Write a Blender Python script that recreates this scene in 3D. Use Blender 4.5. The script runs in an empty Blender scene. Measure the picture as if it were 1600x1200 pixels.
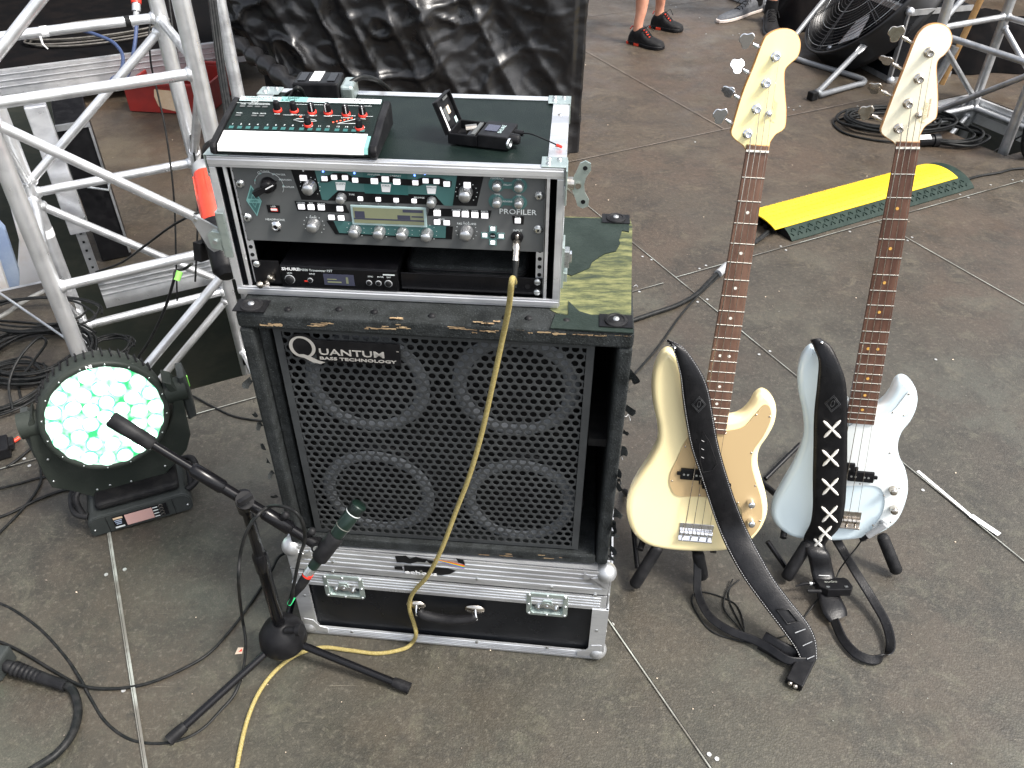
import bpy, bmesh, math, random
from mathutils import Vector as V, Matrix, noise
from mathutils.geometry import tessellate_polygon
R = math.radians
PI = math.pi
random.seed(7)
sc = bpy.context.scene
col = sc.collection

# ------------------------------------------------------------------ camera
F_PX, PITCH, ROLL, CAM_H = 1298.73, 0.678, 0.0063, 1.659
CAM = V((0, 0, CAM_H))
fwd = V((0, math.cos(PITCH), -math.sin(PITCH)))
up0 = V((0, math.sin(PITCH), math.cos(PITCH)))
rt0 = V((1, 0, 0))
cam_r = rt0 * math.cos(ROLL) + up0 * math.sin(ROLL)
cam_u = -rt0 * math.sin(ROLL) + up0 * math.cos(ROLL)
cd = bpy.data.cameras.new('Camera')
cam = bpy.data.objects.new('Camera', cd)
col.objects.link(cam)
cd.sensor_width = 36
cd.lens = F_PX / 1600 * 36
cd.clip_start = .05
cd.clip_end = 500
m3 = Matrix((cam_r, cam_u, -fwd)).transposed()
cam.matrix_world = Matrix.Translation(CAM) @ m3.to_4x4()
sc.camera = cam

# ------------------------------------------------------------------ light
SUN_EL, SUN_AZ = 56, 112      # degrees, azimuth clockwise from +Y
w = bpy.data.worlds.new('World')
sc.world = w
w.use_nodes = True
nt = w.node_tree
sky = nt.nodes.new('ShaderNodeTexSky')
sky.sky_type = 'NISHITA'
sky.sun_disc = False
sky.sun_elevation = R(SUN_EL)
sky.sun_rotation = R(SUN_AZ)
sky.air_density = 1.0
sky.dust_density = 4.0
sky.ozone_density = .6
hs = nt.nodes.new('ShaderNodeHueSaturation')
hs.inputs['Saturation'].default_value = .35      # milky overcast
nt.links.new(sky.outputs[0], hs.inputs['Color'])
nt.links.new(hs.outputs[0], nt.nodes['Background'].inputs[0])
nt.nodes['Background'].inputs[1].default_value = .13
sd = bpy.data.lights.new('Sun', 'SUN')
sd.energy = 1.9
sd.angle = R(14)
sd.color = (1, .95, .88)
so = bpy.data.objects.new('Sun', sd)
col.objects.link(so)
sdir = V((math.cos(R(SUN_EL)) * math.sin(R(SUN_AZ)), math.cos(R(SUN_EL)) * math.cos(R(SUN_AZ)), math.sin(R(SUN_EL))))
so.rotation_euler = sdir.to_track_quat('Z', 'Y').to_euler()
so.location = sdir * 20
sc.view_settings.view_transform = 'Standard'
sc.view_settings.look = 'None'
sc.view_settings.gamma = 1
sc.view_settings.exposure = 1.4
sc.cycles.max_bounces = 8

# ------------------------------------------------------------------ pixel rays (1600x1200 frame) -> real points
def ray(px, py):
    return cam_r * ((px - 800) / F_PX) - cam_u * ((py - 600) / F_PX) + fwd
def atz(px, py, z=0.0):
    d = ray(px, py)
    return CAM + d * ((z - CAM_H) / d.z)
def onp(px, py, O, n):
    d = ray(px, py)
    return CAM + d * ((O - CAM).dot(n) / d.dot(n))
def dep(px, py, t):
    return CAM + ray(px, py) * t
G = 0.465                                  # yaw of the stage deck grid
GU = V((math.cos(G), math.sin(G), 0))
GV = V((-math.sin(G), math.cos(G), 0))
def uv(u, v, z=0.0):
    return GU * u + GV * v + V((0, 0, z))

# ------------------------------------------------------------------ materials
MT = {}
def mat(name, c, rough=.5, metal=0.0, c2=None, ns=6.0, nd=(.4, .65), bump=0.0, bs=60.0, coat=0.0, rv=0.0,
        speck=None, ss=90.0, st=.68, stretch=None, emit=None, estr=1.0, spec=.5, sheen=0):
    m = bpy.data.materials.new(name)
    m.use_nodes = True
    t = m.node_tree
    b = t.nodes['Principled BSDF']
    L = t.links.new
    b.inputs['Base Color'].default_value = (*c, 1)
    b.inputs['Roughness'].default_value = rough
    b.inputs['Metallic'].default_value = metal
    b.inputs['Specular IOR Level'].default_value = spec
    if coat:
        b.inputs['Coat Weight'].default_value = coat
        b.inputs['Coat Roughness'].default_value = .06
    if sheen:
        b.inputs['Sheen Weight'].default_value = sheen
    if emit:
        b.inputs['Emission Color'].default_value = (*emit, 1)
        b.inputs['Emission Strength'].default_value = estr
    tc = t.nodes.new('ShaderNodeTexCoord')
    src = tc.outputs['Object']
    if stretch:
        mp = t.nodes.new('ShaderNodeMapping')
        mp.inputs['Scale'].default_value = stretch
        L(src, mp.inputs[0])
        src = mp.outputs[0]
    def nz(scale, detail=5, rgh=.6, s=None):
        n = t.nodes.new('ShaderNodeTexNoise')
        n.inputs['Scale'].default_value = scale
        n.inputs['Detail'].default_value = detail
        n.inputs['Roughness'].default_value = rgh
        L(s or src, n.inputs['Vector'])
        return n.outputs['Fac']
    def ramp(s, a, bb):
        r = t.nodes.new('ShaderNodeMapRange')
        r.interpolation_type = 'SMOOTHSTEP'
        r.inputs['From Min'].default_value = a
        r.inputs['From Max'].default_value = bb
        L(s, r.inputs['Value'])
        return r.outputs[0]
    def mix(f, a, bb):
        x = t.nodes.new('ShaderNodeMix')
        x.data_type = 'RGBA'
        L(f, x.inputs['Factor'])
        if isinstance(a, tuple): x.inputs['A'].default_value = (*a, 1)
        else: L(a, x.inputs['A'])
        if isinstance(bb, tuple): x.inputs['B'].default_value = (*bb, 1)
        else: L(bb, x.inputs['B'])
        return x.outputs['Result']
    cur = c
    if c2:
        cur = mix(ramp(nz(ns), *nd), c, c2)
        L(cur, b.inputs['Base Color'])
    if speck:
        cur = mix(ramp(nz(ss, 3, .7), st, st + .05), cur, speck)
        L(cur, b.inputs['Base Color'])
    if rv:
        r = t.nodes.new('ShaderNodeMapRange')
        r.inputs['To Min'].default_value = max(.02, rough - rv)
        r.inputs['To Max'].default_value = min(1, rough + rv)
        r.inputs['From Min'].default_value = .3
        r.inputs['From Max'].default_value = .7
        L(nz(ns * 2.3), r.inputs['Value'])
        L(r.outputs[0], b.inputs['Roughness'])
    if bump:
        bp = t.nodes.new('ShaderNodeBump')
        bp.inputs['Strength'].default_value = bump
        bp.inputs['Distance'].default_value = .002
        L(nz(bs, 4, .6, tc.outputs['Object']), bp.inputs['Height'])
        L(bp.outputs[0], b.inputs['Normal'])
    MT[name] = m
    return m

mat('alu', (.80, .81, .82), .36, .78, c2=(.64, .65, .66), ns=9, rv=.1, bump=.05, bs=300)
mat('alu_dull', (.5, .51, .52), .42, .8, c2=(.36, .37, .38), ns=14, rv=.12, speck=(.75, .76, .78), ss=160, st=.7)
mat('alu_edge', (.84, .85, .87), .36, .75, c2=(.66, .67, .7), ns=18, rv=.1, speck=(.25, .25, .25), ss=220, st=.74, stretch=(.25, 1, 1))
mat('alu_case', (.74, .76, .78), .36, .75, c2=(.52, .53, .55), ns=20, rv=.1, speck=(.2, .2, .2), ss=260, st=.72, stretch=(.2, 1, 1))
mat('steel', (.6, .62, .62), .28, .9, c2=(.45, .47, .47), ns=40, rv=.08)
mat('zinc', (.52, .6, .57), .34, .8, c2=(.42, .5, .48), ns=40, rv=.08)
mat('chrome', (.82, .83, .85), .09, 1.0)
mat('nickel', (.62, .58, .53), .2, 1.0, c2=(.45, .4, .34), ns=80)
mat('black', (.006, .006, .007), .42, 0, c2=(.011, .011, .012), ns=30, rv=.1, spec=.35)
mat('black_soft', (.008, .008, .009), .6, 0, c2=(.015, .015, .015), ns=40, bump=.3, bs=400, spec=.3)
mat('black_gloss', (.005, .005, .006), .22, 0, rv=.05, spec=.4)
mat('rubber', (.008, .008, .009), .5, 0, c2=(.017, .017, .018), ns=30, bump=.1, spec=.35)
mat('cable_black', (.008, .009, .009), .42, 0, c2=(.018, .018, .018), ns=60, speck=(.3, .3, .28), ss=240, st=.76)
mat('cable_grey', (.16, .16, .15), .5, 0, c2=(.25, .25, .24), ns=30)
mat('cable_blue', (.05, .075, .16), .5, 0)
mat('grey_panel', (.092, .097, .097), .42, 0, c2=(.108, .112, .112), ns=8, rv=.05)
mat('teal', (.050, .135, .130), .4, 0)
mat('teal_dark', (.025, .11, .105), .4, 0)
mat('teal_light', (.18, .38, .36), .4, 0)
mat('white', (.78, .78, .78), .5, 0)
mat('white_text', (.62, .66, .66), .5, 0)
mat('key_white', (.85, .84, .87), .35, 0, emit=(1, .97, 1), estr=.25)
mat('lcd', (.15, .16, .10), .18, 0, c2=(.11, .12, .09), ns=12, emit=(.55, .6, .35), estr=.04)
mat('lcd_dark', (.045, .048, .075), .2, 0)
mat('glass_frame', (.3, .4, .4), .15, 0)
mat('red', (.65, .03, .015), .45, 0)
mat('red_led', (.8, .06, .03), .4, 0, emit=(1, .08, .03), estr=1.4)
mat('blue_led', (.05, .1, .9), .3, 0, emit=(.1, .2, 1), estr=2.5)
mat('carpet', (.016, .018, .018), .8, 0, c2=(.028, .031, .032), ns=30, bump=1.0, bs=260, speck=(.07, .08, .08), ss=420, st=.6, spec=.3)
mat('grille_black', (.046, .049, .051), .42, .2, c2=(.060, .064, .066), ns=12, rv=.1, speck=(.16, .16, .17), ss=140, st=.76)
mat('laminate', (.006, .007, .009), .33, 0, c2=(.011, .012, .014), ns=6, rv=.12, spec=.35, speck=(.07, .08, .085), ss=120, st=.7, stretch=(1, .3, 1), bump=.08, bs=200)
mat('lid_top', (.004, .009, .008), .46, 0, c2=(.007, .013, .011), ns=20, spec=.3, bump=.35, bs=500, speck=(.03, .04, .04), ss=300, st=.66)
mat('leather', (.004, .004, .005), .34, 0, spec=.35, c2=(.008, .008, .009), ns=40, bump=.25, bs=300, rv=.08)
mat('leather_under', (.05, .04, .032), .7, 0, c2=(.03, .026, .022), ns=40)
mat('stitch', (.45, .45, .45), .7, 0)
mat('lace', (.75, .73, .68), .6, 0, bump=.3, bs=500)
mat('cream', (.92, .79, .45), .12, 0, coat=1.0)
mat('gold_guard', (.58, .42, .22), .3, .2, coat=.4)
mat('sonic_blue', (.70, .82, .87), .1, 0, coat=1.0)
mat('white_guard', (.82, .86, .85), .22, 0, coat=.5)
mat('maple_yellow', (.88, .78, .40), .2, 0, c2=(.85, .73, .34), ns=8, nd=(.3, .8), coat=.7, stretch=(1, 1, .15))
mat('maple_pale', (.91, .87, .70), .2, 0, c2=(.90, .84, .63), ns=8, nd=(.3, .8), coat=.7, stretch=(1, 1, .15))
mat('maple_side', (.55, .26, .07), .3, 0, coat=.5)
mat('rosewood', (.105, .054, .036), .42, 0, c2=(.165, .09, .06), ns=60, nd=(.35, .7), stretch=(1, 1, .06), bump=.2)
mat('rosewood_dark', (.085, .038, .025), .42, 0, c2=(.15, .075, .05), ns=60, nd=(.35, .7), stretch=(1, 1, .06), bump=.2)
mat('fret', (.72, .7, .62), .25, .9)
mat('pearl', (.8, .78, .7), .3)
mat('amber_dot', (.75, .42, .1), .3)
mat('yellow_lid', (.78, .54, .014), .42, 0, c2=(.68, .41, .014), ns=14, nd=(.5, .75), bump=.4, bs=90, speck=(.3, .2, .03), ss=60, st=.72)
mat('green_rubber', (.010, .022, .018), .6, 0, spec=.3, c2=(.018, .032, .026), ns=20, bump=.3, speck=(.2, .22, .2), ss=120, st=.75)
mat('cloth_yellow', (.27, .215, .075), .8, 0, spec=.2, c2=(.36, .30, .13), ns=300, bump=.5, bs=700)
mat('orange_plug', (.66, .050, .022), .38, 0, c2=(.56, .04, .018), ns=20)
mat('grey_plastic', (.3, .31, .32), .45)
mat('lamp_body', (.022, .027, .023), .45, 0, c2=(.032, .037, .032), ns=10, bump=.2, bs=400)
mat('lamp_base', (.03, .034, .033), .42, 0, c2=(.04, .044, .043), ns=10, bump=.2, bs=400)
mat('screen', (.55, .34, .30), .16, 0, c2=(.5, .32, .3), ns=14, nd=(.3, .8))
mat('plastic_sheet', (.009, .009, .010), .33, 0, c2=(.014, .014, .015), ns=6, bump=.5, bs=34, rv=.08)
mat('curtain', (.004, .004, .0045), .95, 0, c2=(.007, .006, .006), ns=10, spec=.05)
mat('skin', (.62, .30, .20), .55, 0, c2=(.55, .25, .16), ns=20)
mat('crate_red', (.24, .015, .011), .5, 0, c2=(.18, .011, .009), ns=8, rv=.1)
mat('tape_tan', (.55, .4, .26), .6, 0, c2=(.62, .48, .33), ns=20)
mat('wood_edge', (.45, .24, .09), .6, 0, c2=(.55, .33, .13), ns=40, nd=(.3, .7))
mat('neon_tape', (.25, .7, .12), .5)
mat('green_tape', (.03, .6, .2), .5)
mat('dirt_ground', (.03, .035, .02), .95, 0, c2=(.05, .05, .03), ns=5, bump=.5, bs=30)
mat('paper', (.62, .5, .38), .7)
mat('blue_canvas', (.25, .33, .5), .7, 0, c2=(.4, .48, .6), ns=4)
mat('white_canvas', (.7, .7, .72), .7, 0, c2=(.6, .56, .52), ns=5)

# stage deck: phenolic birch ply, scuffed and dusty
def deck_mat():
    m = bpy.data.materials.new('deck')
    m.use_nodes = True
    t = m.node_tree; L = t.links.new
    b = t.nodes['Principled BSDF']
    tc = t.nodes.new('ShaderNodeTexCoord').outputs['Object']
    def nz(scale, detail=6, rgh=.6, vec=None, dist=0):
        n = t.nodes.new('ShaderNodeTexNoise')
        n.inputs['Scale'].default_value = scale; n.inputs['Detail'].default_value = detail
        n.inputs['Roughness'].default_value = rgh; n.inputs['Distortion'].default_value = dist
        L(vec or tc, n.inputs['Vector']); return n.outputs['Fac']
    def mr(s, a, c, lo=0, hi=1):
        r = t.nodes.new('ShaderNodeMapRange'); r.interpolation_type = 'SMOOTHSTEP'
        for k, x in zip(('From Min', 'From Max', 'To Min', 'To Max'), (a, c, lo, hi)): r.inputs[k].default_value = x
        L(s, r.inputs['Value']); return r.outputs[0]
    def mix(f, a, c, mode='MIX'):
        x = t.nodes.new('ShaderNodeMix'); x.data_type = 'RGBA'; x.blend_type = mode
        if isinstance(f, float): x.inputs['Factor'].default_value = f
        else: L(f, x.inputs['Factor'])
        for k, q in (('A', a), ('B', c)):
            if isinstance(q, tuple): x.inputs[k].default_value = (*q, 1)
            else: L(q, x.inputs[k])
        return x.outputs['Result']
    base = mix(mr(nz(1.3, 4), .38, .62), (.056, .045, .034), (.047, .044, .035))
    base = mix(mr(nz(4.5, 8, .7), .42, .66), base, (.026, .024, .019))
    base = mix(mr(nz(2.2, 6, .65), .50, .66), base, (.064, .063, .050))
    base = mix(mr(nz(9, 10, .8, dist=.6), .50, .72), base, (.095, .089, .066))
    base = mix(mr(nz(24, 8, .75), .52, .70), base, (.030, .026, .021))
    base = mix(mr(nz(75, 5, .75), .50, .72), base, (.105, .093, .076))
    base = mix(mr(nz(160, 2, .6), .72, .76), base, (.20, .18, .15))
    # long fine scratches in two directions
    for rot, sx in ((.5, 2.0), (-.9, 2.6), (1.9, 1.6)):
        mp = t.nodes.new('ShaderNodeMapping'); mp.inputs['Rotation'].default_value = (0, 0, rot)
        mp.inputs['Scale'].default_value = (sx, sx * 45, 1); L(tc, mp.inputs[0])
        s = mr(nz(3.0, 3, .6, mp.outputs[0], .3), .70, .76)
        base = mix(s, base, (.12, .105, .085))
    # pressed mesh pattern of the phenolic film
    vo = t.nodes.new('ShaderNodeTexVoronoi'); vo.inputs['Scale'].default_value = 230; L(tc, vo.inputs['Vector'])
    base = mix(mr(vo.outputs['Distance'], .1, .6, 0, .28), base, (.015, .014, .012))
    # the panels further upstage are browner and drier than the front ones
    sx = t.nodes.new('ShaderNodeSeparateXYZ'); L(tc, sx.inputs[0])
    yy = t.nodes.new('ShaderNodeMath'); yy.operation = 'MULTIPLY_ADD'; L(nz(.9, 3), yy.inputs[0]); yy.inputs[1].default_value = 2.0; L(sx.outputs['Y'], yy.inputs[2])
    base = mix(mr(yy.outputs[0], 2.6, 5.2, 0, .85), base, (1.30, 1.04, .86), 'MULTIPLY')
    base = mix(mr(yy.outputs[0], 1.6, 2.8, .85, 0), base, (1.08, 1.10, 1.0), 'MULTIPLY')
    L(base, b.inputs['Base Color'])
    L(mr(nz(6, 5, .6), .3, .7, .42, .68), b.inputs['Roughness'])
    bp = t.nodes.new('ShaderNodeBump'); bp.inputs['Strength'].default_value = .35; bp.inputs['Distance'].default_value = .0015
    add = t.nodes.new('ShaderNodeMath'); add.operation = 'ADD'
    L(vo.outputs['Distance'], add.inputs[0]); L(nz(120, 4), add.inputs[1]); L(add.outputs[0], bp.inputs['Height'])
    L(bp.outputs[0], b.inputs['Normal'])
    MT['deck'] = m
deck_mat()

# worn covering of the speaker cabinet's top: torn black-green carpet over bare stained plywood
def worn_top():
    m = bpy.data.materials.new('worn_ply'); m.use_nodes = True
    t = m.node_tree; L = t.links.new; b = t.nodes['Principled BSDF']
    tc = t.nodes.new('ShaderNodeTexCoord').outputs['Object']
    mp = t.nodes.new('ShaderNodeMapping'); mp.inputs['Scale'].default_value = (1.4, 6, 1); L(tc, mp.inputs[0])
    def nz(scale, vec, d=5, r=.6):
        n = t.nodes.new('ShaderNodeTexNoise'); n.inputs['Scale'].default_value = scale; n.inputs['Detail'].default_value = d
        n.inputs['Roughness'].default_value = r; L(vec, n.inputs['Vector']); return n.outputs['Fac']
    def cr_(s, st):
        r = t.nodes.new('ShaderNodeValToRGB'); e = r.color_ramp.elements
        e[0].position, e[0].color = st[0][0], (*st[0][1], 1); e[1].position, e[1].color = st[-1][0], (*st[-1][1], 1)
        for p_, c_ in st[1:-1]:
            k = e.new(p_); k.color = (*c_, 1)
        L(s, r.inputs[0]); return r.outputs[0]
    a = cr_(nz(9, mp.outputs[0], 10, .78), [(.36, (.012, .022, .014)), (.46, (.055, .065, .026)), (.54, (.13, .135, .052)), (.70, (.24, .235, .105))])
    L(a, b.inputs['Base Color']); b.inputs['Roughness'].default_value = .75
    MT['worn_ply'] = m
worn_top()

for k_, m_ in MT.items():
    if k_ in ('black', 'black_soft', 'rubber', 'carpet', 'cable_black', 'leather', 'lid_top', 'laminate', 'black_gloss', 'lamp_body', 'lamp_base', 'green_rubber', 'grey_panel', 'grille_black'):
        b_ = m_.node_tree.nodes['Principled BSDF']; b_.inputs['Specular IOR Level'].default_value = .16 if k_ not in ('black_gloss', 'leather', 'laminate') else .26
mat('coil_grey', (.07, .065, .055), .6, 0, c2=(.12, .11, .10), ns=30)
# ------------------------------------------------------------------ mesh collector (world coordinates)
def frame(O, x, y, z):
    m = Matrix((x, y, z)).transposed().to_4x4()
    return Matrix.Translation(O) @ m
def yawm(O, a):
    return Matrix.Translation(O) @ Matrix.Rotation(a, 4, 'Z')
def cr(pts, n=8, closed=False):
    """Catmull-Rom through the points"""
    P = [V(p) for p in pts]
    if len(P) < 3: return P
    out = []
    N = len(P)
    rng = range(N if closed else N - 1)
    for i in rng:
        if closed: a, b, c, d = P[i - 1], P[i], P[(i + 1) % N], P[(i + 2) % N]
        else: a, b, c, d = P[max(i - 1, 0)], P[i], P[i + 1], P[min(i + 2, N - 1)]
        for k in range(n):
            t = k / n
            out.append(.5 * ((2 * b) + (c - a) * t + (2 * a - 5 * b + 4 * c - d) * t * t + (3 * b - a - 3 * c + d) * t ** 3))
    if not closed: out.append(P[-1])
    return out
class MB:
    def __init__(s, X=None):
        s.v = []; s.f = []; s.m = []; s.s = []; s.X = X or Matrix.Identity(4); s.mi = []
    def mid(s, name):
        if name not in s.mi: s.mi.append(name)
        return s.mi.index(name)
    def add(s, vs, fs, m, smooth=False):
        o = len(s.v); X = s.X
        s.v += [X @ V(a) for a in vs]
        k = s.mid(m)
        for f in fs:
            s.f.append([o + i for i in f]); s.m.append(k); s.s.append(smooth)
        return s
    def box(s, c, d, m, rot=None):
        c = V(c); hx, hy, hz = d[0] / 2, d[1] / 2, d[2] / 2
        vs = [V((x * hx, y * hy, z * hz)) for x in (-1, 1) for y in (-1, 1) for z in (-1, 1)]
        if rot is not None: vs = [rot @ q for q in vs]
        return s.add([c + q for q in vs], [(0, 1, 3, 2), (4, 6, 7, 5), (0, 4, 5, 1), (2, 3, 7, 6), (0, 2, 6, 4), (1, 5, 7, 3)], m)
    def bb(s, a, b, m):
        return s.box([(p + q) / 2 for p, q in zip(a, b)], [abs(q - p) for p, q in zip(a, b)], m)
    def bar(s, p0, p1, wd, th, m, up=(0, 0, 1)):
        p0, p1 = V(p0), V(p1); z = (p1 - p0); L = z.length; z.normalize()
        x = V(up).cross(z)
        if x.length < 1e-4: x = V((1, 0, 0)).cross(z)
        x.normalize(); y = z.cross(x)
        rot = Matrix((x, y, z)).transposed()
        return s.box((p0 + p1) / 2, (wd, th, L), m, rot)
    def tube(s, pts, r, m, n=10, closed=False, caps=True, smooth=True):
        P = [V(p) for p in pts]; N = len(P)
        rr = r if isinstance(r, (list, tuple)) else [r] * N
        T = []
        for i in range(N):
            if closed: t = P[(i + 1) % N] - P[i - 1]
            else: t = P[min(i + 1, N - 1)] - P[max(i - 1, 0)]
            T.append(t.normalized() if t.length > 1e-9 else V((0, 0, 1)))
        a = T[0].orthogonal().normalized(); vs = []
        for i in range(N):
            a = (a - T[i] * a.dot(T[i]))
            a = a.normalized() if a.length > 1e-6 else T[i].orthogonal().normalized()
            b = T[i].cross(a)
            for k in range(n):
                q = 2 * PI * k / n
                vs.append(P[i] + (a * math.cos(q) + b * math.sin(q)) * rr[i])
        fs = []
        for i in range(N if closed else N - 1):
            j = (i + 1) % N
            for k in range(n):
                l = (k + 1) % n
                fs.append((i * n + k, i * n + l, j * n + l, j * n + k))
        s.add(vs, fs, m, smooth)
        if caps and not closed:
            s.add(vs[:n], [tuple(range(n))[::-1]], m); s.add(vs[-n:], [tuple(range(n))], m)
        return s
    def cyl(s, p0, p1, r, m, r1=None, n=16, smooth=True):
        return s.tube([p0, p1], [r, r if r1 is None else r1], m, n, smooth=smooth)
    def lathe(s, prof, O, ax, m, n=24, smooth=True, ref=None):
        ax = V(ax).normalized(); O = V(O)
        a = V(ref).normalized() if ref is not None else ax.orthogonal().normalized(); b = ax.cross(a); vs = []
        for r, h in prof:
            for k in range(n):
                q = 2 * PI * k / n
                vs.append(O + ax * h + (a * math.cos(q) + b * math.sin(q)) * r)
        fs = []
        for i in range(len(prof) - 1):
            for k in range(n):
                l = (k + 1) % n
                fs.append((i * n + k, i * n + l, (i + 1) * n + l, (i + 1) * n + k))
        s.add(vs, fs, m, smooth)
        if prof[0][0] > 1e-5: s.add(vs[:n], [tuple(range(n))[::-1]], m)
        if prof[-1][0] > 1e-5: s.add(vs[-n:], [tuple(range(n))], m)
        return s
    def ball(s, c, r, m, n=14, sc=(1, 1, 1)):
        vs = []; fs = []; k2 = n // 2
        for i in range(k2 + 1):
            th = PI * i / k2
            for k in range(n):
                ph = 2 * PI * k / n
                vs.append(V(c) + V((math.sin(th) * math.cos(ph) * r * sc[0], math.sin(th) * math.sin(ph) * r * sc[1], math.cos(th) * r * sc[2])))
        for i in range(k2):
            for k in range(n):
                l = (k + 1) % n
                fs.append((i * n + k, (i + 1) * n + k, (i + 1) * n + l, i * n + l))
        return s.add(vs, fs, m, True)
    def prism(s, poly, z0, z1, m, ms=None, rnd=0.0, steps=3, smooth=False, rnd_back=None):
        """poly in local xy, extruded along local z (z0 back, z1 front); rnd = rounded front/back edge"""
        P = [V((p[0], p[1], 0)) for p in poly]
        A = sum(P[i].x * P[(i + 1) % len(P)].y - P[(i + 1) % len(P)].x * P[i].y for i in range(len(P)))
        if A < 0: P = P[::-1]
        n = len(P); ms = ms or m
        nr = []
        for i in range(n):
            t = (P[(i + 1) % n] - P[i - 1]).normalized()
            nr.append(V((t.y, -t.x, 0)))
        loops = []
        rb = rnd if rnd_back is None else rnd_back
        if rb:
            for k in range(steps):
                q = PI / 2 * k / steps
                loops.append((rb * (1 - math.sin(q)), z0 + rb * (1 - math.cos(q))))
            loops.append((0, z0 + rb))
        else: loops.append((0, z0))
        if rnd:
            for k in range(steps + 1):
                q = PI / 2 * (1 - k / steps)
                loops.append((rnd * (1 - math.sin(q)), z1 - rnd * (1 - math.cos(q))))
        else: loops.append((0, z1))
        vs = []
        for off, z in loops:
            for i in range(n):
                q = P[i] - nr[i] * off
                vs.append(V((q.x, q.y, z)))
        fs = []
        for k in range(len(loops) - 1):
            for i in range(n):
                j = (i + 1) % n
                fs.append((k * n + i, k * n + j, (k + 1) * n + j, (k + 1) * n + i))
        s.add(vs, fs, ms, smooth)
        for lp, mm, flip in ((vs[-n:], m, 0), (vs[:n], ms, 1)):
            tr = [tuple(t) for t in tessellate_polygon([lp])]
            ok = []
            for t in tr:
                a, b, c = (lp[i] for i in t)
                up = (b - a).cross(c - a).z > 0
                ok.append(t if up != bool(flip) else t[::-1])
            s.add(lp, ok, mm)
        return s
    def text(s, body, pos, size, m, xdir=(1, 0, 0), ydir=(0, 1, 0), ext=.0003, sx=1.0, align='LEFT', shear=0, bold=0):
        cu = bpy.data.curves.new('t', 'FONT')
        cu.body = body; cu.size = size; cu.extrude = ext; cu.align_x = align; cu.shear = shear; cu.resolution_u = 2
        cu.offset = bold
        ob = bpy.data.objects.new('t', cu); col.objects.link(ob)
        dg = bpy.context.evaluated_depsgraph_get()
        me = bpy.data.meshes.new_from_object(ob.evaluated_get(dg))
        x = V(xdir).normalized() * sx; y = V(ydir).normalized(); z = V(xdir).normalized().cross(y)
        vs = [V(pos) + x * q.co.x + y * q.co.y + z * q.co.z for q in me.vertices]
        fs = [tuple(p.vertices) for p in me.polygons]
        s.add(vs, fs, m)
        bpy.data.objects.remove(ob); bpy.data.curves.remove(cu); bpy.data.meshes.remove(me)
        return s
    def build(s, name, parent=None, base=None, bevel=0, seg=2, label=None, sub=0):
        """ONE mesh object; parent given -> a part (coordinates taken relative to its thing)"""
        base = V(base) if base is not None else (V(BASE[parent]) if parent is not None else V((0, 0, 0)))
        me = bpy.data.meshes.new(name)
        me.from_pydata([v - base for v in s.v], [], s.f)
        for k in s.mi: me.materials.append(MT[k])
        me.polygons.foreach_set('material_index', s.m)
        me.polygons.foreach_set('use_smooth', s.s)
        me.update()
        ob = bpy.data.objects.new(name, me)
        col.objects.link(ob)
        BASE[ob.name] = tuple(base)
        if parent is not None: ob.parent = bpy.data.objects[parent]
        else: ob.location = base
        if bevel:
            b = ob.modifiers.new('b', 'BEVEL'); b.width = bevel; b.segments = seg; b.limit_method = 'ANGLE'; b.angle_limit = R(35)
            b.harden_normals = False
        if label: ob['label'] = label
        return ob.name
BASE = {}
def thing(name, label, cat, loc, group=None):
    o = bpy.data.objects.new(name, None); o.empty_display_size = .05
    col.objects.link(o); o.location = V(loc)
    o['label'] = label; o['category'] = cat
    if group: o['group'] = group
    BASE[o.name] = tuple(V(loc))
    return o.name
def tag(n, label, cat, group=None, kind=None):
    o = bpy.data.objects[n]
    if kind: o['kind'] = kind
    if label: o['label'] = label
    if cat: o['category'] = cat
    if group: o['group'] = group
    return n
def struct(n):
    bpy.data.objects[n]['kind'] = 'structure'; return n
def base_of(mb):
    zs = min(v.z for v in mb.v); xs = [v.x for v in mb.v]; ys = [v.y for v in mb.v]
    return V(((min(xs) + max(xs)) / 2, (min(ys) + max(ys)) / 2, zs))
def single(name, mb, label, cat, group=None, bevel=0):
    return tag(mb.build(name, base=base_of(mb), bevel=bevel), label, cat, group)
# ------------------------------------------------------------------ setting: ground, deck, seams
m = MB(); m.bb((-60, -60, -1.3), (60, 60, -1.15), 'dirt_ground'); struct(m.build('ground'))
RECTS = [(-5, -.289, -2.5, 3.15), (-.289, .7335, -2.5, 2.26), (.7335, 1.766, -2.5, 9), (1.766, 2.80, -2.5, 9), (2.80, 3.86, -2.5, 9),
         (-.2, .7335, 3.12, 9), (3.86, 9, -2.5, 2.37), (3.86, 9, 3.06, 9), (4.43, 9, 2.37, 3.06)]
m = MB()
for a, b, c, d in RECTS:
    P = [uv(a, c), uv(b, c), uv(b, d), uv(a, d)]
    m.add(P + [q - V((0, 0, .12)) for q in P], [(0, 1, 2, 3), (7, 6, 5, 4), (0, 4, 5, 1), (1, 5, 6, 2), (2, 6, 7, 3), (3, 7, 4, 0)], 'deck')
struct(m.build('floor'))
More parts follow.
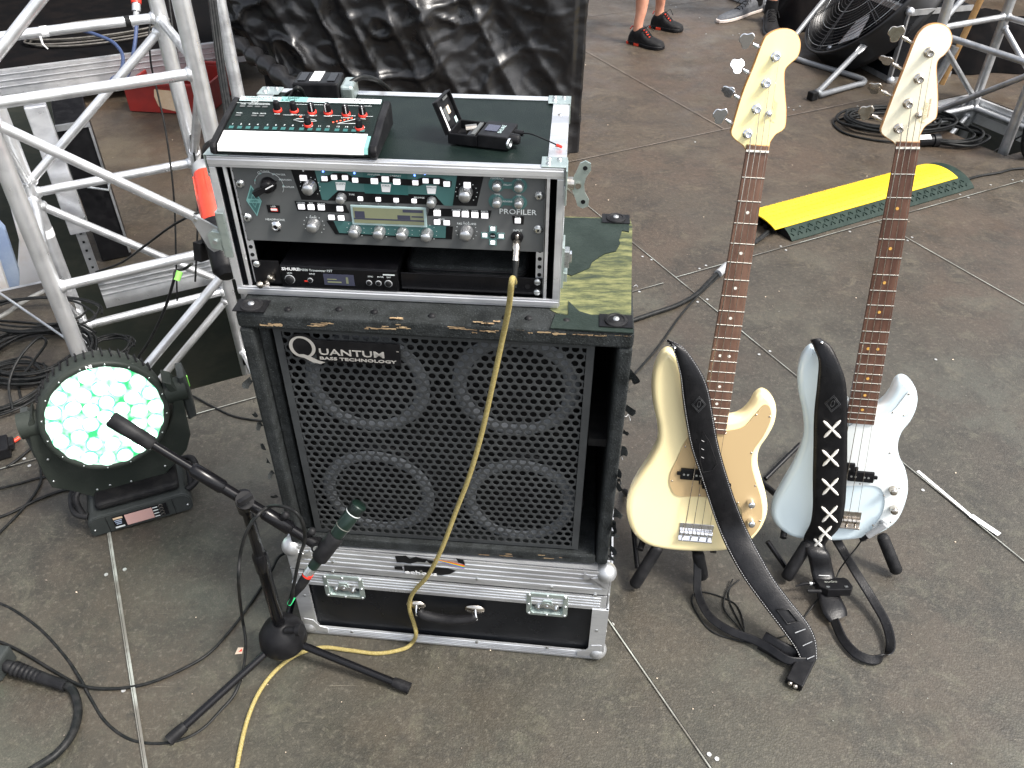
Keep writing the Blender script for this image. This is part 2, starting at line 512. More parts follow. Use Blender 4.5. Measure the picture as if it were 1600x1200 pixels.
# seams: the thin aluminium edges of neighbouring deck panels, two lines with a dark gap
m = MB()
def strip(m, a, b, wd, z, mt, off=0):
    a, b = V(a), V(b); d = (b - a).normalized(); n = V((-d.y, d.x, 0))
    a = a + n * off; b = b + n * off
    m.add([a - n * wd / 2 + V((0, 0, z)), b - n * wd / 2 + V((0, 0, z)), b + n * wd / 2 + V((0, 0, z)), a + n * wd / 2 + V((0, 0, z))], [(0, 1, 2, 3)], mt)
mat('seam', (.40, .42, .38), .5, .35, c2=(.16, .15, .13), ns=7, nd=(.35, .6), rv=.1)
mat('seam_dirty', (.24, .20, .165), .7, .1, c2=(.12, .10, .085), ns=9, nd=(.35, .6))
mat('gap', (.004, .004, .004), .9)
mat('screw_metal', (.6, .6, .58), .4, .7)
SEAMS = [((-.289, -2), (-.289, 2.26)), ((.7335, -2), (.7335, 2.26)), ((1.766, -2), (1.766, 3.23)), ((2.795, -2), (2.795, 2.135)), ((2.835, 3.23), (2.835, 8.5)),
         ((-.289, 2.127), (1.7, 2.127)), ((-3.2, 2.127), (-.289, 2.127)), ((1.766, 2.14), (3.86, 2.14)), ((3.86, 2.14), (8, 2.14)), ((.7335, 3.226), (3.84, 3.226)), ((1.766, 3.226), (1.766, 4.6)),
         ((.7, 5.3), (6, 5.3)), ((3.45, 3.23), (3.45, 3.9))]
for i, (a, b) in enumerate(SEAMS[:12]):
    near = i in (0, 1, 2, 3, 5, 6, 7, 8)
    A, B = uv(*a), uv(*b)
    strip(m, A, B, .0030 if near else .0042, .0045, 'seam' if near else 'seam_dirty', .0016)
    strip(m, A, B, .0022, .003, 'gap', -.0012)
struct(m.build('floor_seams'))
# silvery replacement stretch of seam and the white tape scrap beside it
A, B = atz(172, 838), atz(232, 1225)
m = MB(); strip(m, uv(-.289, .3), uv(-.289, 1.79), .0085, .0062, 'seam'); strip(m, uv(-.289, .3), uv(-.289, 1.79), .0008, .0072, 'gap', .0012)
struct(m.build('floor_edge_profile'))
m = MB()
rnd = random.Random(4)
for p in [(905, 285), (1004, 401), (1018, 406), (999, 456), (1093, 420), (1103, 415), (1090, 472), (1105, 468), (1186, 554), (1203, 549), (1442, 766), (1462, 562), (166, 898), (195, 890), (193, 1079),
          (957, 976), (945, 986), (1220, 385), (1228, 391), (1328, 362), (1425, 371), (1410, 375), (1418, 376), (1500, 304), (1513, 309), (1548, 289), (1582, 281), (1597, 284), (1086, 222),
          (1176, 186), (1103, 53), (1093, 28), (1048, 8), (1056, 11), (1145, 55), (1155, 53), (46, 728), (38, 717), (1108, 1179), (1120, 1186), (1232, 168), (1240, 172), (1335, 178), (1250, 166), (1340, 166), (1346, 174)]:
    P = atz(p[0], p[1], .001)
    m.cyl(P, P + V((0, 0, .0014)), .0048, 'screw_metal', n=10)
struct(m.build('floor_screws'))
# litter: tiny flakes
m = MB()
def flake(P, r, mt):
    k = rnd.randint(4, 6); a0 = rnd.random() * 6
    vs = [P + V((math.cos(a0 + i * 2 * PI / k) * r * rnd.uniform(.5, 1.2), math.sin(a0 + i * 2 * PI / k) * r * rnd.uniform(.3, .9), .0015 + rnd.random() * .002)) for i in range(k)]
    m.add(vs, [tuple(range(k))], mt)
for i in range(330):
    P = atz(rnd.uniform(0, 1600), rnd.uniform(15, 1200) if rnd.random() < .5 else rnd.uniform(15, 400), 0)
    pu, pv_ = P.dot(GU), P.dot(GV)
    if not any(a < pu < b and c < pv_ < d for a, b, c, d in RECTS): continue
    flake(P, rnd.uniform(.0008, .0022) * (1 + P.y * .3), rnd.choice(['paper', 'seam', 'seam_dirty', 'paper', 'seam_dirty']))
tag(m.build('litter'), 'tiny pale crumbs and paper scraps scattered over the brown deck', 'litter', kind='stuff')
m = MB(); P = atz(374, 1017, .001)
m.add([P + V((-.008, -.009, 0)), P + V((.008, -.007, 0)), P + V((.008, .007, .003)), P + V((-.005, .008, .001))], [(0, 1, 2, 3)], 'paper')
m.add([P + V((-.001, -.004, .002)), P + V((.007, -.003, .003)), P + V((.006, .004, .004))], [(0, 1, 2)], 'red')
single('paper_scrap', m, 'small cream and red paper scrap on the deck left of the mic stand foot', 'litter')
m = MB(); P = atz(1160, 1000)
A, B, C_ = atz(1433, 738), atz(1530, 820), atz(1560, 838)
strip(m, A, B, .010, .006, 'white'); strip(m, B - (B - A).normalized() * .03, C_, .016, .0072, 'white')
single('tape_strip', m, 'torn strip of white tape stuck along the seam right of the pale blue bass', 'tape')

# aluminium side profiles of the deck panels around the two openings
def side_profile(m, a, b, h=.13, n_out=None):
    a, b = V(a), V(b); d = (b - a).normalized(); n = V((-d.y, d.x, 0)) if n_out is None else V(n_out)
    c = (a + b) / 2; L = (b - a).length; rot = Matrix((d, n, V((0, 0, 1)))).transposed()
    m.box(c + n * .012 + V((0, 0, -h / 2 - .004)), (L, .02, h), 'alu', rot)
    for k in (.25, .42, .59):
        m.box(c + n * .0235 + V((0, 0, -h * k)), (L, .004, .006), 'alu_dull', rot)
m = MB()
side_profile(m, uv(-.2, 3.118), uv(.73, 3.118), n_out=-GV)
side_profile(m, uv(3.87, 3.056), uv(4.43, 3.056), n_out=-GV)
side_profile(m, uv(4.428, 2.38), uv(4.428, 3.05), n_out=-GU)
side_profile(m, uv(-2.5, 3.152), uv(-.29, 3.152), n_out=GV)
struct(m.build('floor_side_profiles'))

# ------------------------------------------------------------------ lattice towers
def onv(P, px, py):
    """height on the vertical line through P seen at this pixel"""
    d = ray(px, py); a = V((d.x, d.y)); t = (V((P.x, P.y)).dot(a)) / a.dot(a)
    return CAM_H + d.z * t
def lattice(name, label, corners, levels, rungs, diags, top=2.6, bot=-1.15, rc=.0245, rb=.0145, am='alu'):
    P = [V(c) for c in corners]; c0 = sum(P, V((0, 0, 0))) / len(P)
    T = thing(name, label, 'truss', (c0.x, c0.y, bot), 'lattice towers of round aluminium tube')
    for q in P:
        m = MB(); m.tube([V((q.x, q.y, bot)), V((q.x, q.y, top))], rc, am, 20); m.build('chord', T)
    def weld(m, a, d, r):
        for k in range(9):
            pass
    for i, j, z in rungs:
        a, b = P[i] + V((0, 0, z)), P[j] + V((0, 0, z)); d = (b - a).normalized()
        m = MB(); m.tube([a + d * .02, b - d * .02], rb + .001, am, 16)
        for e, s_ in ((a, 1), (b, -1)): m.lathe([(rb + .006, .019), (rb + .0065, .024), (rb + .003, .03), (rb, .034)], e, d * s_, am, 14)
        m.build('rung', T)
    for i, j, z0, z1 in diags:
        a, b = P[i] + V((0, 0, z0)), P[j] + V((0, 0, z1)); d = (b - a).normalized()
        m = MB(); m.tube([a + d * .02, b - d * .02], rb, am, 16)
        for e, s_ in ((a, 1), (b, -1)): m.lathe([(rb + .006, .02), (rb + .006, .026), (rb + .002, .034)], e, d * s_, am, 14)
        m.build('brace', T)
    return T, P
W = .54
A_ = V((-1.353, 2.079, 0)); td = V((math.cos(R(28.5)), math.sin(R(28.5)), 0)); tn = V((-td.y, td.x, 0))
Fc = A_ + td * W; Bc = A_ + tn * W; Cc = A_ + td * W + tn * W
z2, z4 = .88, .337
zb3, zb5, zb1 = onv(Bc, 58, 300), onv(Bc, 137, 508), onv(Cc, 280, 24)
print('BC', Bc, Cc, zb3, zb5, zb1, onv(Cc, 335, 262), onv(Cc, 373, 452))
T1, P1 = lattice('truss_tower', 'bright aluminium truss tower of welded tubes behind the wash light, left of the amp rack', [A_, Fc, Bc, Cc], None,
    [(0, 1, z2), (0, 1, z4), (0, 1, z2 + .545), (0, 1, z4 - .545), (2, 3, zb3), (2, 3, zb5), (2, 3, zb1), (2, 3, zb1 + .5), (0, 2, z4 - .4), (1, 3, zb5 - .3)],
    [(0, 1, z2 + .05, z2 + .5), (0, 1, z2 - .035, z4 + .035), (1, 0, z4 - .035, z4 - .50), (2, 3, zb3 + .03, zb1 - .03), (2, 3, zb3 - .035, zb5 + .03),
     (3, 2, zb5 - .03, zb5 - .5), (2, 0, zb3 - .02, z4 + .03), (0, 2, z4 - .03, zb5 + .03), (3, 1, zb1 - .01, z2 + .03), (1, 3, z2 - .03, zb3 + .03), (2, 0, zb3 + .04, z2 - .03)])
m = MB(); q = Bc + V((0, 0, onv(Bc, 77, 362))); m.tube([q - V((0, 0, .014)), q + V((0, 0, .014))], .0258, 'white', 20); m.build('tape_band', T1)
def rungp(a, b, t, z): return a + (b - a) * t + V((0, 0, z))
t_ = .77
m = MB(); q0 = rungp(Bc, Cc, .80, zb1); dd = (Cc - Bc).normalized(); m.tube([q0, q0 + dd * .016], .017, 'black_soft', 16); m.build('tape_band', T1)
m = MB(); q0 = rungp(Bc, Cc, .35, zb1); m.tube([q0, q0 + dd * .02], .0165, 'white', 16); m.tube([q0 + V((0, -.012, -.01)), q0 + V((.004, -.02, -.03)), q0 + V((.014, -.018, -.045))], [.004, .003, .002], 'white', 6); m.build('tape_band', T1)
# clamp half hanging from the tower by the rack (bracket plate)
# tower on the right, its feet in the second opening
c2 = [uv(3.91, 2.98), uv(4.385, 2.98), uv(3.925, 2.425), uv(4.385, 2.425)]
zl = onv(c2[1], 1536, 170); zu = onv(c2[1], 1588, 28)
print('T2', zl, zu, onv(c2[0], 1466, 47))
T2, P2 = lattice('truss_tower', 'aluminium truss tower, shade painted into its grey, standing in the deck opening at the right edge', c2, None,
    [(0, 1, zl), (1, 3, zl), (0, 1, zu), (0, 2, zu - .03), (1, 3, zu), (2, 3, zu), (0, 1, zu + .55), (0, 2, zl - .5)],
    [(0, 1, zu - .04, zl + .04), (0, 2, zl + .0, zu - .06), (1, 3, zu - .04, zl + .04), (0, 1, zl - .5, zl - .03), (0, 1, zu + .03, zu + .5), (1, 3, zu + .5, zu + .03)], am='alu_dull')  # duller metal colour stands in for the shade on this tower

# wire rope to the tower
m = MB(); a = dep(-60, 417, 2.75); b = A_ + V((-.02, -.01, onv(A_, 95, 530))); n = 60
m.tube([a, b], .0042, 'alu_dull', 8)
for k in range(3):
    m.tube([a + (b - a) * (i / 90) + (V((0, 0, 1)) * math.cos(i * .9 + k * 2.1) + V((.5, -.8, 0)) * math.sin(i * .9 + k * 2.1)) * .003 for i in range(91)], .0024, 'alu_case', 5)
single('wire_rope', m, 'pale twisted steel wire rope running from the left edge to the tower leg', 'rope')

# ------------------------------------------------------------------ low stage riser behind, with silver front edge
ru0, ru1, rv0, rz0, rz1 = -2.4, 1.02, 5.0, .115, .235
m = MB()
def uvbox(m, u0, u1, v0, v1, z0, z1, mt):
    rot = Matrix((GU, GV, V((0, 0, 1)))).transposed()
    m.box(uv((u0 + u1) / 2, (v0 + v1) / 2, (z0 + z1) / 2), (u1 - u0, v1 - v0, z1 - z0), mt, rot)
T = thing('stage_riser', 'low riser with a broad white aluminium edge behind the left tower', 'riser', uv((ru0 + ru1) / 2, 6, 0))
uvbox(m, ru0, ru1, rv0 + .03, 7, rz0 + .02, rz1 - .004, 'curtain'); m.build('platform', T)
m = MB(); uvbox(m, ru0, ru1, rv0, rv0 + .028, rz0, rz1, 'alu_edge')
for k in (.3, .55, .8): uvbox(m, ru0, ru1, rv0 - .003, rv0, rz0 + (rz1 - rz0) * k, rz0 + (rz1 - rz0) * k + .004, 'alu_dull')
m.build('edge_profile', T)
for u in (ru0 + .2, -.52, .2, .95):
    m = MB(); uvbox(m, u, u + .045, rv0 + .06, rv0 + .1, 0.001, rz0 + .018, 'alu_dull'); m.build('leg', T)
# dark drape behind riser
def drape(name, label, u0, u1, v0, z1, amp=.05, nw=22, mt='curtain', z0=.002, dirU=GU, org=None, cat='curtain'):
    m = MB(); nx, nz_ = 140, 6; vs = []
    nrm = V((-dirU.y, dirU.x, 0))
    for k in (0, 1):
        for i in range(nx + 1):
            s_ = i / nx
            for j in range(nz_ + 1):
                t = j / nz_
                off = amp * math.sin(s_ * nw * 2 * PI + 1.3 * math.sin(s_ * 17)) * (.5 + .5 * (1 - t)) + .02 * math.sin(s_ * 61)
                P = (org if org is not None else GV * v0) + dirU * (u0 + (u1 - u0) * s_) + nrm * (off + k * .006)
                vs.append((P.x, P.y, z0 + (z1 - z0) * t))
    fs = []; N = (nx + 1) * (nz_ + 1)
    for k in (0, 1):
        for i in range(nx):
            for j in range(nz_):
                a = k * N + i * (nz_ + 1) + j
                f = (a, a + nz_ + 1, a + nz_ + 2, a + 1)
                fs.append(f if k == 0 else f[::-1])
    m.add(vs, fs, mt, True)
    return single(name, m, label, cat)
drape('curtain', 'black floor length curtain behind the riser at top left', -2.6, 1.05, 7.05, 3.0, z0=.02)
drape('curtain', 'black floor length curtain behind the fan at top right', 4.95, 9.0, 4.55, 3.0, amp=.06, nw=16)

# ------------------------------------------------------------------ silver adjustable post with black foot, beyond the opening
f = atz(149, 447, -.0); f = atz(152, 436, 0)
T = thing('deck_leg_post', 'broad silver deck leg with a black screw foot, standing inside the left tower', 'post', f)
rot = Matrix((GU, GV, V((0, 0, 1)))).transposed()
zt = onv(f, 122, 361)
m = MB(); m.box(f + V((0, 0, (.03 + zt) / 2)), (.032, .032, zt - .03), 'alu_dull', rot)
for k in range(7): m.box(f - GV * .0165 + V((0, 0, .06 + k * .035)), (.008, .003, .008), 'black', rot)
m.build('inner_tube', T)
ztp = onv(f, 57, 162)
m = MB(); m.box(f + V((0, 0, (zt + ztp) / 2)), (.066, .05, ztp - zt), 'alu_edge', rot); m.build('outer_tube', T, bevel=.004)
m = MB(); m.lathe([(.034, .002), (.036, .012), (.022, .03), (.012, .034)], f, (0, 0, 1), 'black', 20); m.build('foot', T)
m = MB(); q = f + V((0, 0, zt + .03)) + GU * .03 - GV * .03; m.tube([q, q + V((.004, 0, .035)) - GV * .004], .005, 'steel', 8); m.build('bolt', T)
# dark case leaning by it
m = MB(); q = f + GU * .085 + GV * .27; hc_ = onv(q, 92, 172)
T = thing('storage_case', 'dark grey case with a drop handle standing behind the silver deck leg', 'case', q)
m.box(q + V((0, 0, hc_ / 2)), (.11, .3, hc_ - .004), 'black', rot); m.build('shell', T, bevel=.005)
m = MB(); h = q - GV * .155 + GU * .03 + V((0, 0, hc_ * .62))
m.tube([h + V((-.04, 0, 0)), h + V((-.045, -.02, -.03)), h + V((.03, -.02, -.04)), h + V((.04, 0, 0))], .005, 'steel', 8); m.build('handle', T)
m = MB(); m.box(q - GV * .152 + V((0, 0, hc_ - .01)), (.11, .012, .02), 'alu_dull', rot); m.box(q - GV * .152 + GU * .051 + V((0, 0, hc_ / 2)), (.008, .012, hc_ - .045), 'alu_dull', rot); m.build('edge_trim', T)

# ------------------------------------------------------------------ red crate
c = atz(279, 180, 0); c = V((c.x - .03, c.y + .20, 0))
T = thing('plastic_crate', 'red plastic crate with a torn tan paper label, on the deck behind the tower', 'crate', c)
m = MB(); rot2 = Matrix.Rotation(-.12, 3, 'Z'); X = Matrix.Translation(c) @ rot2.to_4x4(); m.X = X
w_, d_, h_ = .44, .36, .145
for y in (-d_ / 2, d_ / 2): m.bb((-w_ / 2, y - .006, .004), (w_ / 2, y + .006, h_), 'crate_red')
for x in (-w_ / 2 + .006, w_ / 2 - .006): m.bb((x - .006, -d_ / 2 + .008, .004), (x + .006, d_ / 2 - .008, h_), 'crate_red')
m.bb((-w_ / 2 + .01, -d_ / 2 + .01, .006), (w_ / 2 - .01, d_ / 2 - .01, .014), 'crate_red')
m.bb((-w_ / 2 - .01, -d_ / 2 - .014, h_), (w_ / 2 + .01, -d_ / 2 + .008, h_ + .016), 'crate_red')
m.bb((-w_ / 2 - .01, d_ / 2 - .008, h_), (w_ / 2 + .01, d_ / 2 + .014, h_ + .016), 'crate_red')
m.build('crate_body', T, bevel=.003)
m = MB(X); poly = [(-.05, .04), (-.03, .03), (.05, .015), (.07, .03), (.12, .04), (.10, .09), (.07, .125), (-.05, .13), (-.06, .09)]
m.add([(x, -d_ / 2 - .0075, z) for x, z in poly], [tuple(range(len(poly)))], 'tape_tan'); m.build('label', T)

# ------------------------------------------------------------------ off-stage canvas shapes at far left edge
def slab(name, label, pts, mt, cat, th=.04, n=None):
    c = sum(pts, V((0, 0, 0))) / len(pts); n = (pts[1] - pts[0]).cross(pts[2] - pts[0]).normalized()
    m = MB(); k = len(pts); vs = pts + [p - n * th for p in pts]
    fs = [tuple(range(k)), tuple(range(k, 2 * k))[::-1]] + [(i, i + k, (i + 1) % k + k, (i + 1) % k) for i in range(k)]
    m.add(vs, fs, mt); return single(name, m, label, cat, bevel=.004)
O = uv(-.9, 3.55); 
slab('tarpaulin', 'white folded tarpaulin panel beyond the stage edge at far left', [onp(*p, O, -GV) for p in [(-60, 300), (-20, 345), (22, 470), (24, 520), (-80, 520)]], 'white_canvas', 'tarpaulin', .05)
slab('tarpaulin', 'blue folded tarpaulin between two white ones beyond the stage edge at far left', [onp(*p, O - GV * -.12, -GV) for p in [(-40, 300), (8, 352), (30, 420), (30, 500), (-20, 500)]], 'blue_canvas', 'tarpaulin', .05)
slab('tarpaulin', 'white pleated tarpaulin showing between the tower legs beyond the stage edge', [onp(*p, O + GV * .25, -GV) for p in [(-30, 150), (-5, 240), (30, 370), (22, 500), (80, 500), (62, 410), (36, 330), (4, 150)]], 'white_canvas', 'tarpaulin', .05)

# ------------------------------------------------------------------ black plastic sheet over the backline
def plastic():
    N1, N2 = 190, 110
    x1 = .318; yb = 3.86
    def P(s, t):
        # s 0..1 right -> left over side + front, t 0 (bottom) .. 1 (top)
        if s < .12:       # right flank going back
            k = 1 - s / .12
            x, y = x1 + .0, yb + .9 * k
        else:
            k = (s - .12) / .88
            x, y = x1 - 1.62 * k, yb + .06 * k
        kk = max(0, (s - .12) / .88)
        zb = .006 + max(0, (kk - .60)) * 1.35
        z = zb + (1.22 - zb) * t
        q = V((x * 1.0, y * .6, z))
        # hanging folds, fanning out from the top right, plus crumples
        # long folds fanning down from the upper right, a few sharp creases, fine crumple
        ang = x * 1.0 + (z - 1.25) * (.55 + .25 * x)
        f1 = noise.noise(V((ang * 2.6, z * .55, 1.0))) * .09
        q2 = noise.noise(V((ang * 5.2, z * .9, 4.0)))
        f2 = (1 - abs(q2)) ** 5 * .042
        q3 = noise.noise(V((x * 3.0 - z * 2.2, z * 4.2 + x * 2.2, 7.0)))
        f3 = (1 - abs(q3)) ** 11 * .045 * (1.0 if kk > .35 else .45)
        f4 = (abs(noise.noise(V((x * 13, z * 15, 2.0)))) - .2) * .014 + (1 - abs(noise.noise(V((x * 9 + z * 4, z * 11 - x * 3, 5.0))))) ** 8 * .010 + noise.noise(V((x * 34, z * 34, 1.0))) * .002
        edge = 1.0 if kk > .03 else .35
        off = (f1 + f2) * edge + (f3 + f4) * min(1, .4 + kk * 2)
        if s < .12: return V((x + off * .4, y, z))
        return V((x, y - off - .02 * math.sin(min(1, kk * 8) * PI / 2), z))
    vs = [P(i / N1, j / N2) for i in range(N1 + 1) for j in range(N2 + 1)]
    fs = [(i * (N2 + 1) + j, (i + 1) * (N2 + 1) + j, (i + 1) * (N2 + 1) + j + 1, i * (N2 + 1) + j + 1) for i in range(N1) for j in range(N2)]
    m = MB(); m.add(vs, [f[::-1] for f in fs], 'plastic_sheet', True)
    # top
    tp = [P(i / N1, 1) for i in range(N1 + 1)]
    bk = [V((p.x, yb + .92, 1.22 + .02 * noise.noise(V((p.x * 4, 0, 0))))) for p in tp]
    k = len(tp); m.add(tp + bk, [(i, i + k, i + 1 + k, i + 1) for i in range(k - 1)], 'plastic_sheet', True)
    n = single('plastic_sheet', m, 'glossy crumpled black plastic sheeting draped over gear behind the amp rack', 'plastic sheet')
    return n
plastic()
m = MB(); m.bb((-1.2, 4.02, .002), (.2, 4.7, 1.1), 'black_soft')
m.bb((-1.2, 4.0, .5), (.2, 4.02, .52), 'alu_dull')
single('equipment_stack', m, 'dark stack of gear hidden beneath the black plastic sheet', 'equipment', bevel=.01)
# rolled end of the sheet slumping to the left, under its hem
m = MB(); m.tube(cr([dep(352, 55, 3.72), dep(392, 84, 3.68), dep(430, 112, 3.6), dep(475, 148, 3.55)], 6), [.035 + .012 * math.sin(i * 2.1) for i in range(19)], 'plastic_sheet', 14)
single('plastic_roll', m, 'rolled black plastic hem slanting down behind the mixer', 'plastic sheet')
# ================================================================== flight case, speaker cabinet, amp rack
class Box:
    """a box-shaped thing standing at a yaw; L(px,py,y) gives local x,z of a pixel on the plane y"""
    def __init__(s, O, yaw, w, d, h):
        s.O = V(O); s.yaw = yaw; s.w = w; s.d = d; s.h = h
        s.X = yawm(s.O, yaw); s.Xi = s.X.inverted(); s.n = V((math.sin(yaw), -math.cos(yaw), 0))
    def L(s, px, py, y=0.0):
        q = s.Xi @ onp(px, py, s.O - s.n * y, s.n); return q
    def T(s, px, py, z):          # local point on horizontal plane z above base
        return s.Xi @ atz(px, py, s.O.z + z)
    def mb(s): return MB(s.X)

# ---------------- flight case
FC = Box((-.1338, 1.1052, 0), -.0986, .6774, .44, .3087)
w_, d_, h_ = FC.w, FC.d, FC.h
T = thing('flight_case', 'black laminate flight case with ball corners, under the bass cabinet, rainbow sticker on its lid', 'flight case', FC.O)
gz = FC.L(640, 903).z; sz = FC.L(640, 925).z; bz = FC.L(700, 995).z
print('case z', gz, sz, bz)
m = FC.mb(); m.bb((-w_ / 2 + .006, .006, .004), (w_ / 2 - .006, d_ - .006, gz - .002), 'laminate'); m.build('shell', T)
m = FC.mb(); m.bb((-w_ / 2 + .006, .006, gz + .004), (w_ / 2 - .006, d_ - .006, h_ - .004), 'laminate'); m.build('lid', T)
def hprof(m, z0, z1, mt='alu_case', groove=True):
    for (a, b) in (((-w_ / 2, 0), (w_ / 2, 0)), ((w_ / 2, 0), (w_ / 2, d_)), ((w_ / 2, d_), (-w_ / 2, d_)), ((-w_ / 2, d_), (-w_ / 2, 0))):
        a, b = V((*a, 0)), V((*b, 0)); d = (b - a).normalized(); n = V((d.y, -d.x, 0)); c = (a + b) / 2; L = (b - a).length
        rot = Matrix((d, n, V((0, 0, 1)))).transposed()
        m.box(c + n * .0015 + V((0, 0, (z0 + z1) / 2)), (L - .004, .003, z1 - z0), mt, rot)
        if groove:
            for k in (.22, .42, .62, .82):
                m.box(c + n * .0032 + V((0, 0, z0 + (z1 - z0) * k)), (L - .03, .0022, (z1 - z0) * .09), mt, rot)
m = FC.mb(); hprof(m, gz + .003, h_ - .001); 
m.bb((-w_ / 2 + .002, .002, h_ - .003), (w_ / 2 - .002, .03, h_), 'alu_case'); m.bb((-w_ / 2 + .002, d_ - .03, h_ - .003), (w_ / 2 - .002, d_ - .002, h_), 'alu_case')
m.build('lid_extrusion', T)
m = FC.mb(); hprof(m, sz, gz - .003); m.build('body_extrusion', T)
m = FC.mb(); hprof(m, .003, bz); m.build('base_extrusion', T)
for x in (-w_ / 2, w_ / 2):
    for y in (0, d_):
        m = FC.mb()
        sx = 1 if x > 0 else -1; sy = 1 if y > 0 else -1
        a, b = (x - sx * .03, x + sx * .004); m.bb((a, y - (.001 if sy > 0 else .005), .02), (b, y + (.005 if sy > 0 else .001), sz + .002), 'alu_case')
        m.bb((x - sx * .001, y - sy * .03, .02), (x + sx * .005, y + sy * .003, sz + .002), 'alu_case')
        m.build('corner_extrusion', T)
for x in (-1, 1):
    for y in (0, 1):
        for z in (0, 1):
            m = FC.mb(); c = V((x * (w_ / 2 - .010), y * (d_ - .02) + .010, .024 if z == 0 else h_ - .014))
            m.ball(c, .0225, 'alu_dull', 20)
            dz = 1 if z == 0 else -1; sy = -1 if y == 0 else 1
            fx = c.x - x * .026; yy = (0 if y == 0 else d_) + sy * .004
            poly = [(c.x - x * .044, c.z - .010), (c.x - x * .044, c.z + .008), (c.x - x * .026, c.z + dz * .014), (c.x - x * .014, c.z + dz * .034), (c.x + x * .008, c.z + dz * .038), (c.x + x * .009, c.z - dz * .008)]
            vs = [(p, yy, q) for p, q in poly] + [(p, yy + sy * .002, q) for p, q in poly]; k = len(poly)
            m.add(vs, [tuple(range(k))[::-1], tuple(range(k, 2 * k))] + [(i, (i + 1) % k, (i + 1) % k + k, i + k) for i in range(k)], 'alu_case')
            m.build('ball_corner', T, bevel=.0008)
m = FC.mb()
for px, py in [(520, 894), (658, 892), (745, 905), (862, 918), (550, 987), (745, 1003), (855, 1012), (912, 1016), (520, 878), (930, 930), (932, 985), (476, 930)]:
    q = FC.L(px, py, -.004); m.cyl((q.x, -.0038, q.z), (q.x, -.0056, q.z), .0036, 'steel', n=10)
m.build('rivets', T)
def bfly(cx, cz):
    m = FC.mb(); W2, H2 = .044, .037
    O = V((cx, -.0015, cz)); Xl = FC.X @ Matrix.Translation(O) @ Matrix.Rotation(R(90), 4, 'X'); m.X = Xl
    def rr(w2, h2, r, k=4): 
        out = []
        for sx, sy, a0 in ((1, 1, 0), (-1, 1, 90), (-1, -1, 180), (1, -1, 270)):
            for i in range(k + 1):
                a = R(a0 + 90 * i / k); out.append((sx * (w2 - r) + math.cos(a) * r, sy * (h2 - r) + math.sin(a) * r))
        return out
    out, inn = rr(W2, H2, .009), rr(W2 - .010, H2 - .009, .006); k = len(out)
    vs = [(x, y, .0035) for x, y in out] + [(x, y, .0045) for x, y in inn] + [(x, y, -.009) for x, y in rr(W2 - .014, H2 - .013, .005)] + [(x, y, 0) for x, y in out]
    fs = []
    for i in range(k):
        j = (i + 1) % k
        fs += [(i, j, j + k, i + k), (i + k, j + k, j + 2 * k, i + 2 * k), (i + 3 * k, j + 3 * k, j, i)]
    fs.append(tuple(range(2 * k, 3 * k)))
    m.add(vs, fs, 'zinc'); d = m.build('latch', T, bevel=.0006)
    m = MB(Xl)
    for x, y in ((-W2 + .006, -H2 + .006), (W2 - .006, -H2 + .006), (-W2 + .006, H2 - .006), (W2 - .006, H2 - .006), (-W2 + .005, 0), (W2 - .005, 0), (0, -H2 + .005), (0, H2 - .005)):
        m.lathe([(.0034, .0035), (.003, .0055), (.0, .0062)], (x, y, 0), (0, 0, 1), 'steel', 10)
    m.build('rivets', d)
    m = MB(Xl); m.prism([(-.02, -.014), (-.009, -.009), (.004, -.009), (.016, -.016), (.026, -.012), (.024, -.003), (.012, .0), (.007, .006), (-.008, .006), (-.02, -.001), (-.027, -.008)], .001, .0035, 'steel')
    m.prism([(-.011, .002), (.011, .002), (.009, .015), (-.009, .015)], -.001, .005, 'zinc'); m.cyl((0, 0, -.006), (0, 0, .006), .0085, 'steel', n=18)
    for x, y in ((-.018, -.008), (.019, -.009), (0, -.002)): m.cyl((x, y, .003), (x, y, .0075), .003, 'chrome', n=10)
    m.prism([(.012, .0), (.024, .002), (.024, .009), (.013, .008)], -.002, .003, 'steel')
    m.build('butterfly_key', d, bevel=.0005)
q = FC.L(538, 914); bfly(q.x, q.z - .002); q = FC.L(855, 942); bfly(q.x, q.z - .002)
# handle
for px in (650, 742):
    q = FC.L(px, 944 + (px - 650) * .075); m = FC.mb(); m.X = FC.X @ Matrix.Translation((q.x, -.001, q.z)) @ Matrix.Rotation(R(90), 4, 'X')
    m.lathe([(.0215, 0), (.0205, .003), (.0, .0055)], (0, 0, 0), (0, 0, 1), 'nickel', 24)
    mm = MB(FC.X); mm.v = [FC.X @ V((q.x + (FC.Xi @ v).x * 1.0 - q.x, (FC.Xi @ v).y, q.z + ((FC.Xi @ v).z - q.z) * .62)) for v in m.v]; mm.f, mm.m, mm.s, mm.mi = m.f, m.m, m.s, m.mi
    hm = mm.build('handle_mount', T)
    m = FC.mb(); m.tube([(q.x + .002, -.004, q.z + .004), (q.x + .003, -.012, q.z - .004), (q.x + .005, -.016, q.z - .016)], [.0015, .003, .0045], 'chrome', 10); m.build('link', hm)
q0 = FC.L(655, 958, -.018); q1 = FC.L(740, 965, -.018)
m = FC.mb(); pts = cr([(q0.x, -.015, q0.z + .004), (q0.x + .012, -.02, q0.z - .003), ((q0.x + q1.x) / 2, -.021, (q0.z + q1.z) / 2 - .011), (q1.x - .010, -.02, q1.z - .004), (q1.x + .002, -.015, q1.z + .003)], 8)
m.tube(pts, [.0085 + .0028 * math.sin(PI * i / (len(pts) - 1)) for i in range(len(pts))], 'rubber', 14); m.build('handle_grip', T)
